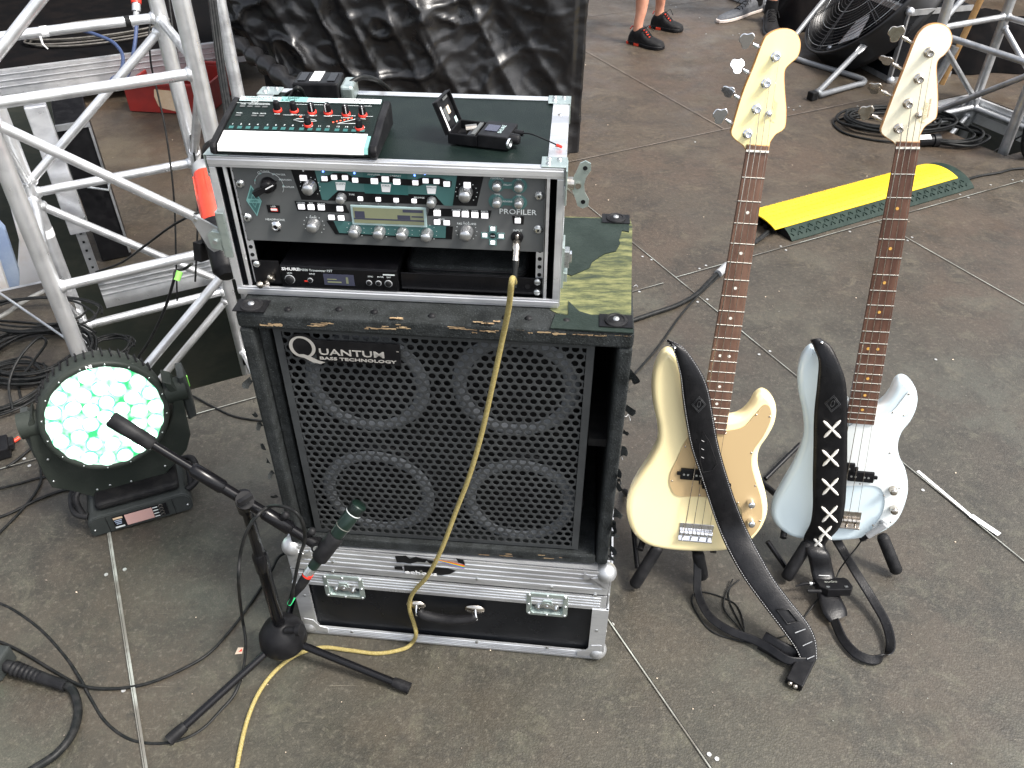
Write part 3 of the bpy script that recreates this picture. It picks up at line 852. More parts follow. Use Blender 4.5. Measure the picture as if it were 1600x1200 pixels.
# sticker: torn black print with a rainbow beam and the word "echoes"
def qd(m, pl, mt, y=-.0042):
    vs = [FC.L(*p, y) for p in pl]; vs = [(v.x, y, v.z) for v in vs]; m.add(vs, [tuple(range(len(vs)))], mt)
m = FC.mb()
for k, pl in enumerate([[(617, 869), (634, 868), (640, 873), (650, 870), (660, 873), (668, 874), (664, 879), (652, 878), (641, 881), (630, 879), (620, 879)], [(664, 874), (676, 876), (682, 880), (672, 881)],
           [(712, 872), (724, 875), (727, 883), (716, 879)], [(616, 885), (628, 885), (630, 891), (617, 890)]]): qd(m, pl, 'black', -.0050)
qd(m, [(631, 883.5), (660, 885), (700, 888), (713, 892), (703, 897), (690, 899), (660, 896), (632, 893)], 'black', -.0050)
cols = [(.8, .05, .02), (.9, .25, .02), (.9, .7, .03), (.15, .45, .1), (.1, .25, .7), (.3, .1, .4)]
for k, c in enumerate(cols):
    nm = 'rainbow%d' % k; mat(nm, c, .4)
    a = k * .95; b = (k + 1) * .95
    qd(m, [(678, 873 + a * .35), (726, 883 + a), (725, 883 + b), (678, 873 + b * .35)], nm, -.0052)
q = FC.L(633, 893); ex = (FC.L(700, 896) - q).normalized()
m.text('echoes', (q.x, -.0058, q.z + .0012), .0165, 'white', (1, 0, 0), (0, 0, 1), sx=1.5, bold=.0003)
m.build('sticker', T)

# ---------------- speaker cabinet
CB = Box((-.1313, 1.1112, .3137), -.0824, .656, .3903, .5763)
w_, d_, h_ = CB.w, CB.d, CB.h
T = thing('speaker_cabinet', 'tall worn black carpeted bass cabinet with a four speaker grille, standing on the flight case', 'speaker cabinet', CB.O)
g0, g1, g2, g3 = CB.L(430, 508, .012), CB.L(930, 540, .012), CB.L(902, 866, .012), CB.L(492, 838, .012)
gx0, gx1 = (g0.x + g3.x) / 2, (g1.x + g2.x) / 2; gz0, gz1 = (g2.z + g3.z) / 2, (g0.z + g1.z) / 2
print('grille', g0, g1, g2, g3)
th = .024
gz0 = max(gz0, .03); gz1 = min(gz1, h_ - .026)
ti = min(h_ - gz1 - .001, .034)
m = CB.mb()
for (a, b) in [((-w_ / 2, 0, 0), (-w_ / 2 + th, d_, h_ - ti - .0)), ((w_ / 2 - th, 0, 0), (w_ / 2, d_, h_ - ti))]:
    m = CB.mb(); m.bb(a, b, 'carpet'); m.build('side_panel', T, bevel=.006, seg=3)
m = CB.mb(); m.bb((-w_ / 2, 0, h_ - ti + .0005), (w_ / 2, d_, h_), 'carpet'); m.build('top_panel', T, bevel=.006, seg=3)
m = CB.mb(); m.bb((-w_ / 2 + th + .001, 0, 0), (w_ / 2 - th - .001, d_, .026), 'carpet'); m.build('bottom_panel', T, bevel=.004)
m = CB.mb(); m.bb((-w_ / 2 + th + .001, d_ - .02, .027), (w_ / 2 - th - .001, d_ - .001, h_ - ti - .001), 'black_soft'); m.build('back_panel', T)
# divider walls of the side ports and their shelves
for x in (gx0 + .004, gx1 - .004):
    m = CB.mb(); m.bb((x - .006, .04, .027), (x + .006, d_ - .021, h_ - ti - .001), 'black_soft'); m.build('port_wall', T)
m = CB.mb()
zz = CB.L(450, 655, .03).z
m.bb((-w_ / 2 + th + .001, .03, zz - .012), (gx0 - .003, d_ - .022, zz + .006), 'black_soft'); m.build('port_shelf', T); m = CB.mb()
zz = CB.L(940, 690, .03).z
m.bb((gx1 + .003, .03, zz - .012), (w_ / 2 - th - .001, d_ - .022, zz + .006), 'black_soft'); m.build('port_shelf', T)
m = CB.mb(); m.bb((-w_ / 2 + th, .02, .027), (-w_ / 2 + th + .02, .06, h_ - ti - .002), 'carpet')
m.build('port_lining', T, bevel=.004)
# baffle with speakers
mat('cone_grey', (.035, .037, .04), .6, 0, c2=(.055, .058, .06), ns=14)
mat('surround', (.17, .182, .195), .5, 0)
m = CB.mb(); m.bb((gx0 + .012, .052, .027), (gx1 - .012, .064, h_ - ti - .001), 'black_soft'); m.build('baffle', T)
for (cx, cz) in ((575, 598), (806, 604), (592, 768), (812, 782)):
    q = CB.L(cx, cz, .045); m = CB.mb(); O = V((q.x, .052, q.z)); ax = V((0, -1, 0))
    RR = .118
    m.lathe([(RR + .008, 0), (RR + .008, .006), (RR, .009), (RR - .005, .009)], O, ax, 'black', 48); s_ = m.build('speaker', T)
    m = CB.mb(); m.lathe([(RR - .004, .0085), (RR - .010, .015), (RR - .018, .0165), (RR - .026, .014), (RR - .031, .008)], O, ax, 'surround', 48); m.build('surround', s_)
    m = CB.mb(); m.lathe([(RR - .031, .008), (.075, .001), (.045, -.02), (.032, -.03)], O, ax, 'cone_grey', 40); m.build('cone', s_)
    m = CB.mb(); m.lathe([(.046, -.019), (.04, -.006), (.024, .002), (.0, .005)], O, ax, 'cone_grey', 30); m.build('dust_cap', s_)
# perforated steel grille: a real staggered lattice of holes
def grille(x0, x1, z0, z1, y, pitch, hr, t=.0014):
    m = CB.mb(); rowh = pitch * math.sqrt(3) / 2
    nx = int((x1 - x0 - .012) / pitch); nz = int((z1 - z0 - .012) / rowh)
    pitch2 = (x1 - x0 - .012) / (nx + .5); rowh = (z1 - z0 - .012) / nz
    vs = []; fs = []; N = 12; vid = {}
    def vv(x, z, yy):
        k = (round(x * 2e4), round(z * 2e4), round(yy * 1e4))
        if k not in vid: vid[k] = len(vs); vs.append((x, yy, z))
        return vid[k]
    hexr = []
    for k in range(6):
        a = R(30 + 60 * k); hexr.append((math.cos(a) / math.cos(R(30)) * pitch2 / 2, math.sin(a) * rowh * 2 / 3))
    bd = []
    for k in range(6):
        a, b = hexr[k], hexr[(k + 1) % 6]; bd += [a, ((a[0] + b[0]) / 2, (a[1] + b[1]) / 2)]
    for j in range(nz):
        for i in range(nx):
            cx = x0 + .006 + pitch2 * (i + (.5 if j % 2 == 0 else 1.0)); cz = z0 + .006 + rowh * (j + .5)
            if cx > x1 - .006: continue
            o = [vv(cx + p[0], cz + p[1], y) for p in bd]
            ci = [vv(cx + math.cos(R(30 + 30 * k)) * hr, cz + math.sin(R(30 + 30 * k)) * hr, y + .0003) for k in range(N)]
            cb = [vv(cx + math.cos(R(30 + 30 * k)) * hr * .99, cz + math.sin(R(30 + 30 * k)) * hr * .99, y + t) for k in range(N)]
            for k in range(N):
                l = (k + 1) % N
                fs.append((o[k], ci[k], ci[l], o[l])); fs.append((ci[k], cb[k], cb[l], ci[l]))
    m.add(vs, fs, 'grille_black')
    b = .013
    for (a0, c0, a1, c1) in ((x0, z0, x0 + b, z1), (x1 - b, z0, x1, z1)): m.bb((a0, y - .0012, c0), (a1, y - .0004, c1), 'grille_black')
    for (a0, c0, a1, c1) in ((x0 + b, z0, x1 - b, z0 + .009), (x0 + b, z1 - .009, x1 - b, z1)): m.bb((a0, y - .0010, c0), (a1, y - .0004, c1), 'grille_black')
    for (a0, a1) in ((x0, x0 + .002), (x1 - .002, x1)): m.bb((a0, y, z0), (a1, y + .03, z1), 'grille_black')
    return m
gr = grille(gx0, gx1, gz0, gz1, .012, .0166, .0063).build('grille', T)
# badge
def qz(px, py, y): 
    q = CB.L(px, py, y); return V((q.x, y, q.z))
ybd = .0055
b0, b1 = qz(494, 533, ybd), qz(625, 568, ybd)
m = CB.mb(); Xb = CB.X @ Matrix.Translation((0, ybd, 0)) @ Matrix.Rotation(R(90), 4, 'X')
bx0, bx1 = qz(492, 540, ybd).x, qz(625, 550, ybd).x; bz0, bz1 = qz(560, 567, ybd).z, qz(560, 535, ybd).z
m.X = Xb; qc = qz(473, 541, ybd); qr = .0222
m.prism([(bx0, bz0), (bx1, bz0), (bx1, bz1), (bx0, bz1)], -.0025, .0015, 'black')
m.prism([(qc.x + math.cos(a) * qr * 1.12, qc.z + math.sin(a) * qr * 1.12) for a in [i * 2 * PI / 32 for i in range(32)]], -.0025, .0017, 'black')
bd_ = m.build('badge', T)
mat('badge_silver', (.62, .6, .57), .35, .6)
m = MB(Xb)
N = 40; ring = []
for i in range(N):
    a = 2 * PI * i / N; wv = .0032 + .0018 * abs(math.cos(a - .3))
    ring.append((math.cos(a), math.sin(a), wv))
vs = [(qc.x + c * (qr + .0005), qc.z + s_ * (qr + .0005), .0026) for c, s_, w0 in ring] + [(qc.x + c * (qr - w0 * 1.15), qc.z + s_ * (qr - w0), .0026) for c, s_, w0 in ring]
m.add(vs, [(i, (i + 1) % N, (i + 1) % N + N, i + N) for i in range(N)], 'badge_silver')
tl = [(-.012, -.0155), (.0, -.0145), (.012, -.019), (.024, -.026), (.036, -.0295), (.027, -.0335), (.014, -.0315), (.002, -.0235), (-.010, -.0185)]
m.add([(qc.x + a, qc.z + b, .0030) for a, b in tl], [tuple(range(len(tl)))], 'badge_silver')
m.text('UANTUM', (bx0 + .005, bz0 + .0150, .0020), .0180, 'badge_silver', sx=1.50, bold=.0002, ext=.0004)
m.text('BASS TECHNOLOGY', (bx0 + .005, bz0 + .0045, .0020), .0082, 'badge_silver', sx=1.75, bold=.0002, ext=.0003)
m.text('TM', (bx1 - .006, bz0 + .0285, .0020), .003, 'badge_silver')
m.build('lettering', bd_)
# worn top: bare plywood showing through, torn covering at the back
def tz(px, py, dz=0): 
    q = CB.T(px, py, h_ + dz); return V((q.x, q.y, h_ + dz))
def flat(name, pl, mt, dz, th_=.0015, parent=T, label=None):
    m = CB.mb(); P = [tz(*p, dz) for p in pl]; k = len(P)
    vs = P + [p - V((0, 0, th_)) for p in P]
    m.add(vs, [tuple(range(k))[::-1], tuple(range(k, 2 * k))] + [(i, i + k, (i + 1) % k + k, (i + 1) % k) for i in range(k)], mt)
    return m.build(name, parent, label=label)
flat('bare_plywood', [(868, 338), (984, 341), (988, 352), (986, 497), (970, 499), (945, 492), (925, 495), (905, 488), (898, 492), (872, 490), (860, 484)], 'worn_ply', .0012, label='bare stained plywood where the covering has torn off')
mat('torn_green', (.007, .015, .011), .6, 0, c2=(.014, .024, .019), ns=22, bump=.8, bs=120, spec=.35, speck=(.10, .13, .11), ss=160, st=.72)
flat('torn_covering', [(866, 339), (983, 342), (983, 362), (972, 360), (967, 375), (969, 380), (962, 392), (945, 396), (935, 402), (925, 409), (921, 418), (905, 425), (893, 430), (884, 427), (862, 424)], 'torn_green', .0032, .002, label='torn dark green covering left on the rear half of the top')
flat('torn_covering', [(888, 470), (905, 486), (925, 492), (950, 491), (988, 497), (990, 520), (860, 512), (868, 490), (888, 492)], 'torn_green', .0030, .002)
# dark scuffed front strip on top in front of rack
# corner protectors
for (px, py) in ((394, 481), (962, 505), (962, 345)):
    q = tz(px, py); m = CB.mb(); c = V((q.x, q.y, h_))
    m.bb((c.x - .027, c.y - .018, h_ + .0034), (c.x + .027, c.y + .018, h_ + .0052), 'black')
    m.lathe([(.019, .005), (.0185, .0075), (.014, .0085), (.0125, .007), (.0125, .0075), (.007, .0085), (.0, .0085)], c, (0, 0, 1), 'rubber', 28); cp = m.build('stacking_corner', T, bevel=.001)
    m = CB.mb(); m.lathe([(.0055, .0085), (.005, .0105), (0, .0115)], c, (0, 0, 1), 'alu_dull', 14); m.build('screw', cp)
# handle plates screwed on top, either side of the rack's front edge
for pl in ([(425, 478), (560, 486), (592, 486), (590, 500), (430, 490)], [(775, 498), (900, 505), (898, 518), (785, 510)]):
    pass
for px, py in ((450, 484), (530, 484), (585, 488), (675, 494), (790, 497), (826, 498), (885, 502)):
    q = tz(px, py); m = CB.mb(); m.lathe([(.006, 0), (.0055, .003), (0, .004)], q, (0, 0, 1), 'rubber', 14); m.build('screw', T)
# chewed front edge: strips of raw wood along the top lip
mat('raw_wood', (.42, .3, .17), .8, 0, c2=(.2, .13, .07), ns=60, nd=(.4, .6), stretch=(.3, 1, 1))
m = CB.mb(); rr_ = random.Random(5)
for (a, b, n_) in ((400, 430, 3), (565, 650, 9), (690, 790, 8), (800, 905, 9), (905, 985, 8), (470, 560, 4)):
    for i in range(n_):
        px = rr_.uniform(a, b); q = CB.L(px, 503 + (px - 400) * .035 + rr_.uniform(-4, 5), -.0007)
        L = rr_.uniform(.006, .03); t = rr_.uniform(.0008, .003); k = 7
        up = [(q.x + L * (j / k), q.z + t * rr_.uniform(.3, 1)) for j in range(k + 1)]; dn = [(q.x + L * (j / k), q.z - t * rr_.uniform(.2, .8)) for j in range(k + 1)]
        pl = up + dn[::-1]
        m.add([(x, -.0008 - rr_.random() * .0006, min(z, h_ - .004)) for x, z in pl], [tuple(range(len(pl)))], 'raw_wood')
for (a, b) in ((600, 640), (725, 775)):
    for i in range(4):
        px = rr_.uniform(a, b); py = 495 + (px - 400) * .03 + rr_.uniform(-2, 3); q = tz(px, py); L = rr_.uniform(.006, .022); k = 6
        pl = [(q.x + L * j / k, q.y + rr_.uniform(.001, .003)) for j in range(k + 1)] + [(q.x + L * j / k, q.y - rr_.uniform(.0005, .003)) for j in range(k + 1)][::-1]
        m.add([(x, max(y, .001), h_ + .0036) for x, y in pl], [tuple(range(len(pl)))[::-1]], 'raw_wood')
m.build('exposed_wood', T, label='splintered bare wood along the top front edge')
# bottom lip splinters
m = CB.mb()
for i in range(12):
    px = rr_.uniform(735, 890); q = CB.L(px, 864 + (px - 735) * .055 + rr_.uniform(-3, 3), -.001); L = rr_.uniform(.006, .03); t = rr_.uniform(.001, .003); k = 6
    pl = [(q.x + L * j / k, q.z + t * rr_.uniform(.3, 1)) for j in range(k + 1)] + [(q.x + L * j / k, q.z - t * rr_.uniform(.2, .8)) for j in range(k + 1)][::-1]
    m.add([(x, -.0011, z) for x, z in pl], [tuple(range(len(pl)))], 'raw_wood' if i % 3 else 'black')
m.build('exposed_wood', T)
# ragged flaps of torn carpet along the vertical edges
def flap(x, z, sx, L, wd):
    m = CB.mb(); k = 5; vs = []
    ph = rr_.random() * 6
    for j in range(k + 1):
        for i in range(3):
            t = j / k; out = math.sin(t * 2.2) * L
            vs.append((x + sx * (out * (.7 + .3 * math.sin(ph + i)) - .001), -.002 - .006 * math.sin(t * 3 + ph) - (.004 * i), z + wd * (i - 1) * (1 - t * .5) * rr_.uniform(.7, 1.2) - t * L * .8))
    fs = [(j * 3 + i, j * 3 + i + 1, (j + 1) * 3 + i + 1, (j + 1) * 3 + i) for j in range(k) for i in range(2)]
    m.add(vs, fs, 'carpet', True)
    m.build('torn_flap', T)
for z in [.03, .045, .06, .1, .115, .13, .17, .24, .255, .27, .33, .38, .42, .5]: flap(w_ / 2, z + rr_.uniform(-.01, .01), 1, rr_.uniform(.008, .022), rr_.uniform(.008, .018))
for z in [.05, .09, .12, .16, .2, .24, .28, .33, .37, .40, .43, .47]: flap(-w_ / 2, z + rr_.uniform(-.01, .01), -1, rr_.uniform(.006, .017), rr_.uniform(.008, .014))
# frayed threads
m = CB.mb()
for i in range(16):
    z = rr_.uniform(.02, .55); y = rr_.uniform(0, .3); x = w_ / 2
    p = [V((x, y, z))]
    for k in range(5): p.append(p[-1] + V((rr_.uniform(.0, .006) if k < 2 else rr_.uniform(-.004, .005), rr_.uniform(-.006, .006), rr_.uniform(-.008, .004))))
    m.tube(cr(p, 4), .0006, 'carpet' if i % 3 else 'alu_dull', 4)
m.build('frayed_threads', T)

# ---------------- amp rack
RK = Box((-.1945, 1.1727, .8920), -.0705, .5414, .2946, .2457)
w_, d_, h_ = RK.w, RK.d, RK.h
T = thing('rack_case', 'open fronted aluminium edged rack case standing on the bass cabinet, mixer on its lid', 'rack case', RK.O)
m = RK.mb()
m.bb((-w_ / 2 + .002, .004, h_ - .010), (w_ / 2 - .002, d_ - .002, h_ - .0015), 'lid_top'); m.build('top_panel', T)
m = RK.mb(); m.bb((-w_ / 2 + .002, .004, .0015), (w_ / 2 - .002, d_ - .002, .010), 'laminate'); m.build('bottom_panel', T)
for sx in (-1, 1):
    m = RK.mb(); m.bb((sx * (w_ / 2 - .002), .004, .0105), (sx * (w_ / 2 - .011), d_ - .002, h_ - .0105), 'laminate'); m.build('side_panel', T)
m = RK.mb(); m.bb((-w_ / 2 + .0115, d_ - .010, .0105), (w_ / 2 - .0115, d_ - .003, h_ - .0105), 'black'); m.build('back_panel', T)
m = RK.mb()
m.bb((-w_ / 2, 0, h_ - .017), (w_ / 2, .004, h_), 'alu_edge'); m.bb((-w_ / 2, -.0012, h_ - .013), (w_ / 2, 0, h_ - .004), 'alu_edge')
m.bb((-w_ / 2, 0, 0), (w_ / 2, .004, .016), 'alu_edge'); m.bb((-w_ / 2, -.0012, .004), (w_ / 2, 0, .012), 'alu_edge')
for sx in (-1, 1):
    m.bb((sx * w_ / 2, 0, .0165), (sx * (w_ / 2 - .010), .004, h_ - .0175), 'alu_edge')
    m.bb((sx * (w_ / 2 - .0205), .002, .0165), (sx * (w_ / 2 - .0255), .007, h_ - .0175), 'alu_edge')
m.build('front_extrusion', T, bevel=.0006)
m = RK.mb()
m.bb((-w_ / 2, .0045, h_ - .0013), (w_ / 2, .012, h_ + .0005), 'alu_case')
m.bb((-w_ / 2, d_ - .018, h_ - .0013), (w_ / 2, d_, h_ + .0005), 'alu_case')
m.bb((w_ / 2 - .026, .0125, h_ - .0013), (w_ / 2, d_ - .0185, h_ + .0008), 'alu_case')
m.bb((-w_ / 2, .0125, h_ - .0013), (-w_ / 2 + .026, d_ - .0185, h_ + .0008), 'alu_case')
for sx in (-1, 1):
    m.bb((sx * (w_ / 2), .0045, h_ - .028), (sx * (w_ / 2 + .0022), d_, h_), 'alu_case'); m.bb((sx * (w_ / 2), .0045, 0), (sx * (w_ / 2 + .0022), d_, .028), 'alu_case')
    m.bb((sx * (w_ / 2), .0, .0285), (sx * (w_ / 2 + .0022), .03, h_ - .0285), 'alu_case'); m.bb((sx * (w_ / 2), d_ - .03, .0285), (sx * (w_ / 2 + .0022), d_, h_ - .0285), 'alu_case')
m.build('edge_extrusion', T, bevel=.0005)
for (x, y) in ((1, 0), (1, 1), (-1, 0), (-1, 1)):
    m = RK.mb(); cx = x * (w_ / 2 - .016); cy = .018 if y == 0 else d_ - .018
    m.bb((cx - .019, cy - .018, h_ + .0009), (cx + .0185, cy + .018, h_ + .0028), 'zinc')
    m.bb((x * (w_ / 2 + .0024), cy - .018, h_ - .034), (x * (w_ / 2 + .0042), cy + .018, h_ + .0028), 'zinc')
    b = m.build('corner_bracket', T, bevel=.0008)
    m = RK.mb()
    for a, c in ((-.008, -.008), (-.008, .008), (.008, .008)): m.lathe([(.0042, .0028), (.0038, .005), (0, .006)], (cx + a, cy + c, h_), (0, 0, 1), 'steel', 12)
    m.build('rivets', b)
m = RK.mb()
for x, y in ((w_ / 2 - .013, .08), (w_ / 2 - .013, .21)): m.lathe([(.0042, .0008), (.0035, .002), (0, .0022)], (x, y, h_), (0, 0, 1), 'nickel', 12)
m.build('rivets', T)
# perforated rack rails
for sx in (-1, 1):
    m = RK.mb(); x = sx * .2375; m.bb((x - .006, .014, .0165), (x + .006, .016, h_ - .018), 'alu_edge')
    for k in range(14): m.cyl((x, .0138, .025 + k * .0148), (x, .0128, .025 + k * .0148), .0034, 'black', n=8); 
    m.build('rack_rail', T)
# butterfly latch key on the right side, clamp on the left side, latch at lower right
def side_latch(z, y, L=.05):
    m = RK.mb(); x = w_ / 2 + .0022
    m.bb((x, y - .02, z - .028), (x + .003, y + .02, z + .028), 'zinc'); la = m.build('side_latch', T, bevel=.001)
    m = RK.mb(); m.cyl((x + .003, y, z), (x + .013, y, z), .0095, 'nickel', n=20); m.build('barrel', la)
    m = RK.mb(); pl = []
    sh = [(-.0, .034), (.008, .038), (.016, .034), (.017, .024), (.010, .012), (.008, 0), (.010, -.012), (.017, -.024), (.016, -.034), (.008, -.038), (-.0, -.034), (-.004, -.022), (-.009, -.010), (-.011, 0), (-.009, .010), (-.004, .022)]
    m.X = RK.X @ Matrix.Translation((x + .020, y - .004, z)) @ Matrix.Rotation(R(90), 4, 'X')
    m.prism(sh, -.0015, .0015, 'zinc'); k_ = m.build('butterfly_key', la, bevel=.0005)
    m = MB(RK.X @ Matrix.Translation((x + .020, y - .004, z)) @ Matrix.Rotation(R(90), 4, 'X'))
    for zz in (.027, -.027): m.cyl((.008, zz, .0013), (.008, zz, .002), .0035, 'black', n=12)
    m.cyl((-.001, 0, .0013), (-.001, 0, .006), .0045, 'nickel', n=14); m.build('rivets', la)
side_latch(h_ - .025, .006)
m = RK.mb(); x = w_ / 2 + .0022
m.bb((x, .006, .035), (x + .004, .05, .11), 'zinc'); m.bb((x + .004, .010, .045), (x + .010, .034, .062), 'zinc'); m.bb((x + .004, .012, .07), (x + .012, .03, .1), 'steel')
m.bb((x + .012, .016, .078), (x + .016, .026, .095), 'chrome'); m.build('side_latch', T, bevel=.001)
m = RK.mb(); x = -w_ / 2 - .0022
m.bb((x - .0035, -.006, .075), (x, .03, .155), 'zinc'); m.bb((x - .0008, -.0085, .075), (x + .012, -.006, .155), 'zinc')
la = m.build('side_latch', T, bevel=.0008)
m = RK.mb(); q = RK.L(350, 352, 0); m.X = RK.X @ Matrix.Translation((x - .006, .0, .11)) @ Matrix.Rotation(R(90), 4, 'X')
m.prism([(-.034, .036), (-.04, .028), (-.024, -.022), (-.016, -.030), (-.006, -.026), (-.003, -.006), (.0, .014), (-.012, .022)], -.002, .0016, 'alu_dull')
m.prism([(-.016, -.02), (.002, -.024), (.003, .008), (-.010, .010), (-.018, .004)], .002, .006, 'zinc')
m.cyl((-.007, -.008, .006), (-.007, -.008, .009), .004, 'steel', n=12); m.cyl((-.033, .028, .0016), (-.033, .028, .0035), .003, 'chrome', n=10)
m.build('clamp_arm', la, bevel=.0006)
# ================================================================== units in the rack and on its lid
XR = RK.X; YP = .012
def rp(px, py, y=YP):
    q = RK.L(px, py, y); return V((q.x, y, q.z))
pw = .483; pcx = .0015; pz1 = 1.1218 - RK.O.z; pz0 = pz1 - .1325
T = thing('amp_head', 'grey rack mounted bass amp head with teal panel, silver knobs and green display', 'amplifier', RK.X @ V((pcx, .15, pz0)))
m = RK.mb(); m.bb((pcx - pw / 2, YP, pz0), (pcx + pw / 2, YP + .004, pz1), 'grey_panel'); m.build('front_panel', T, bevel=.0008)
m = RK.mb(); m.bb((pcx - .22, YP + .005, pz0 + .003), (pcx + .22, .28, pz1 - .003), 'black_soft'); m.build('chassis', T)
def sheet(m, pl, mt, lv=1):
    y = YP - .0004 * lv
    vs = [rp(*p, y) for p in pl]; m.add([(v.x, y, min(v.z, pz1)) for v in vs], [tuple(range(len(vs)))], mt)
m = RK.mb()
sheet(m, [(452, 258), (757, 268), (745, 322), (707, 321), (503, 313), (471, 312)], 'black', 1)
sheet(m, [(490, 258), (715, 267), (707, 322), (694, 321), (680, 305), (528, 298), (512, 313), (503, 312), (497, 287)], 'teal', 2)
sheet(m, [(566, 262), (636, 265), (638, 305), (570, 302)], 'teal_dark', 3)
sheet(m, [(503, 274), (514, 274), (521, 270), (542, 271), (550, 276), (580, 278), (592, 274), (612, 275), (624, 279), (650, 281), (660, 277), (688, 278), (698, 282), (706, 283), (705, 293), (690, 292), (680, 288), (664, 287), (654, 291), (624, 289), (610, 285), (596, 284), (584, 288), (552, 286), (540, 281), (522, 281), (512, 285), (500, 285)], 'black', 4)
for a in (532, 603, 674): sheet(m, [(a - 8, 284.5 + (a - 532) * .04), (a + 8, 285 + (a - 532) * .04), (a + 6.5, 297.5 + (a - 532) * .04), (a - 6, 297 + (a - 532) * .04)], 'white', 4)
sheet(m, [(460, 314), (505, 316), (512, 318), (540, 320), (546, 333), (465, 329)], 'black', 2)
sheet(m, [(671, 325), (768, 329), (765, 341), (668, 337)], 'black', 2)
sheet(m, [(510, 345), (708, 354), (706, 374), (524, 366)], 'black', 2)
sheet(m, [(521, 345), (697, 353), (696, 372), (530, 364)], 'teal', 3)
sheet(m, [(416, 320), (437, 321), (438, 333), (419, 332)], 'black', 2)
sheet(m, [(800, 337), (819, 338), (818, 351), (802, 350)], 'black', 2)
for (cy, dy) in ((288, 2), (314, 2)):
    for cx in (776, 811):
        c = rp(cx, cy + (2 if cx > 800 else 0), YP); m.add([(c.x + math.cos(a) * .0125, YP - .0008, c.z + math.sin(a) * .0125) for a in [i * PI / 12 for i in range(24)]], [tuple(range(24))], 'teal')
    sheet(m, [(780, cy - 4), (808, cy - 3), (808, cy + 8), (780, cy + 6)], 'teal', 1.8)
c = rp(770, 368, YP)
m.add([(c.x + math.cos(a) * .0085, YP - .0008, c.z + math.sin(a) * .0085) for a in [i * PI / 12 for i in range(24)]], [tuple(range(24))], 'teal')
for dx, dz in ((0, 1), (0, -1), (1, 0), (-1, 0)): m.box((c.x + dx * .0125, YP - .0004, c.z + dz * .0115), (.0115, .0008, .0105), 'teal_light')
m.add([(c.x + math.cos(a) * .005, YP - .0012, c.z + math.sin(a) * .005) for a in [i * PI / 12 for i in range(24)]], [tuple(range(24))], 'black')
# diamond badge
c = rp(397, 313.5, YP); dw, dh = .0125, .0270
for k, mt in ((1, 'teal_light'), (.86, 'teal'), (.45, 'teal_light'), (.38, 'teal')):
    y = YP - .0006 - .0003 * (1 - k)
    m.add([(c.x - dw * k, y, c.z), (c.x, y, c.z - dh * k), (c.x + dw * k, y, c.z), (c.x, y, c.z + dh * k)], [(0, 1, 2, 3)], mt)
m.bb((c.x - dw * .85, YP - .0012, c.z - .0035), (c.x + dw * .85, YP - .0009, c.z + .0035), 'teal_light')
m.build('panel_graphics', T)
# lettering
m = RK.mb()
def tx(px, py, s_, body, mt='white_text', al='CENTER', sx=1.15, y=YP - .0018): 
    q = rp(px, py, y); m.text(body, (q.x, y, q.z), s_, mt, (1, 0, 0), (0, 0, 1), align=al, sx=sx, ext=.0001)
for a in ((414, 269, 'TUNER'), (425, 273.5, 'BROWSER'), (436, 282, 'PERFORM'), (441, 293, 'PROFILER')): tx(a[0], a[1], .0040, a[2], al='LEFT' if a[0] > 420 else 'CENTER')
tx(430, 344.5, .0046, 'HEADPHONE'); tx(427, 324, .004, 'USB'); tx(489, 341, .0042, 'GAIN'); tx(729, 351, .0046, 'RIG VOLUME'); tx(809, 361.5, .0046, 'INPUT'); tx(809, 341.5, .004, 'TAP')
tx(809, 335, .0125, 'PROFILER', sx=1.1); tx(584, 274, .0038, 'AMPLIFIER'); tx(618, 276, .0038, 'CABINET'); tx(545, 305, .0036, 'TYPE', al='LEFT'); tx(655, 310, .0036, 'BROWSE')
tx(777, 280, .0038, 'FEEDBACK'); tx(811, 281.5, .0038, 'MIX'); tx(793, 290, .0038, 'DELAY'); tx(777, 305, .0038, 'TIME'); tx(811, 306.5, .0038, 'MIX'); tx(793, 316, .0038, 'REVERB')
for a in ((470, 318, 'SYSTEM'), (486, 318.5, 'RIG'), (502, 319.5, 'QUICK'), (683, 328.5, 'EXIT'), (713, 329.5, 'ON/OFF'), (727, 330, 'LOCK'), (742, 331, 'COPY'), (757, 331.5, 'PASTE'), (690, 343.5, 'PAGE')): tx(a[0], a[1], .0035, a[2])
for a, b in ((532, 'STOMPS'), (603, 'STACK'), (674, 'EFFECTS')): tx(a, 288.5 + (a - 532) * .04, .0034, b, 'teal_dark', y=YP - .0028)
for px, s_ in ((563, '1'), (591, '2'), (619, '3'), (647, '4')): tx(px, 319, .003, s_)
tx(397, 315.5, .0044, 'AMPS', 'teal_dark'); tx(770, 370, .004, 'RIG')
m.text('O', (rp(403, 271).x, YP - .0018, rp(403, 271).z), .006, 'white_text', (1, 0, 0), (0, 0, 1), ext=.0001)
cc = rp(421, 289, YP)
arc = [(cc.x + math.cos(R(a)) * .0225, YP - .001, cc.z + math.sin(R(a)) * .0215) for a in range(-30, 186, 8)]
m.tube(arc, .0003, 'white_text', 4)
for a in (0, 28, 62, 118, 160): m.box((cc.x + math.cos(R(a)) * .0225, YP - .0012, cc.z + math.sin(R(a)) * .0215), (.002, .0006, .002), 'teal_light')
def ticks(px, py, r, n=12):
    c = rp(px, py, YP)
    for k in range(n):
        a = R(-50 + 280 * k / (n - 1)); m.box((c.x + math.cos(a) * r, YP - .001, c.z + math.sin(a) * r), (.0012, .0005, .0012), 'white_text')
for a in ((491, 351, .0165), (729, 361, .0165), (485, 291, .0155), (729, 300, .0165)): ticks(*a)
for a in (556, 594, 631, 669): ticks(a, 358 + (a - 556) * .045, .014, 10)
m.build('lettering', T)
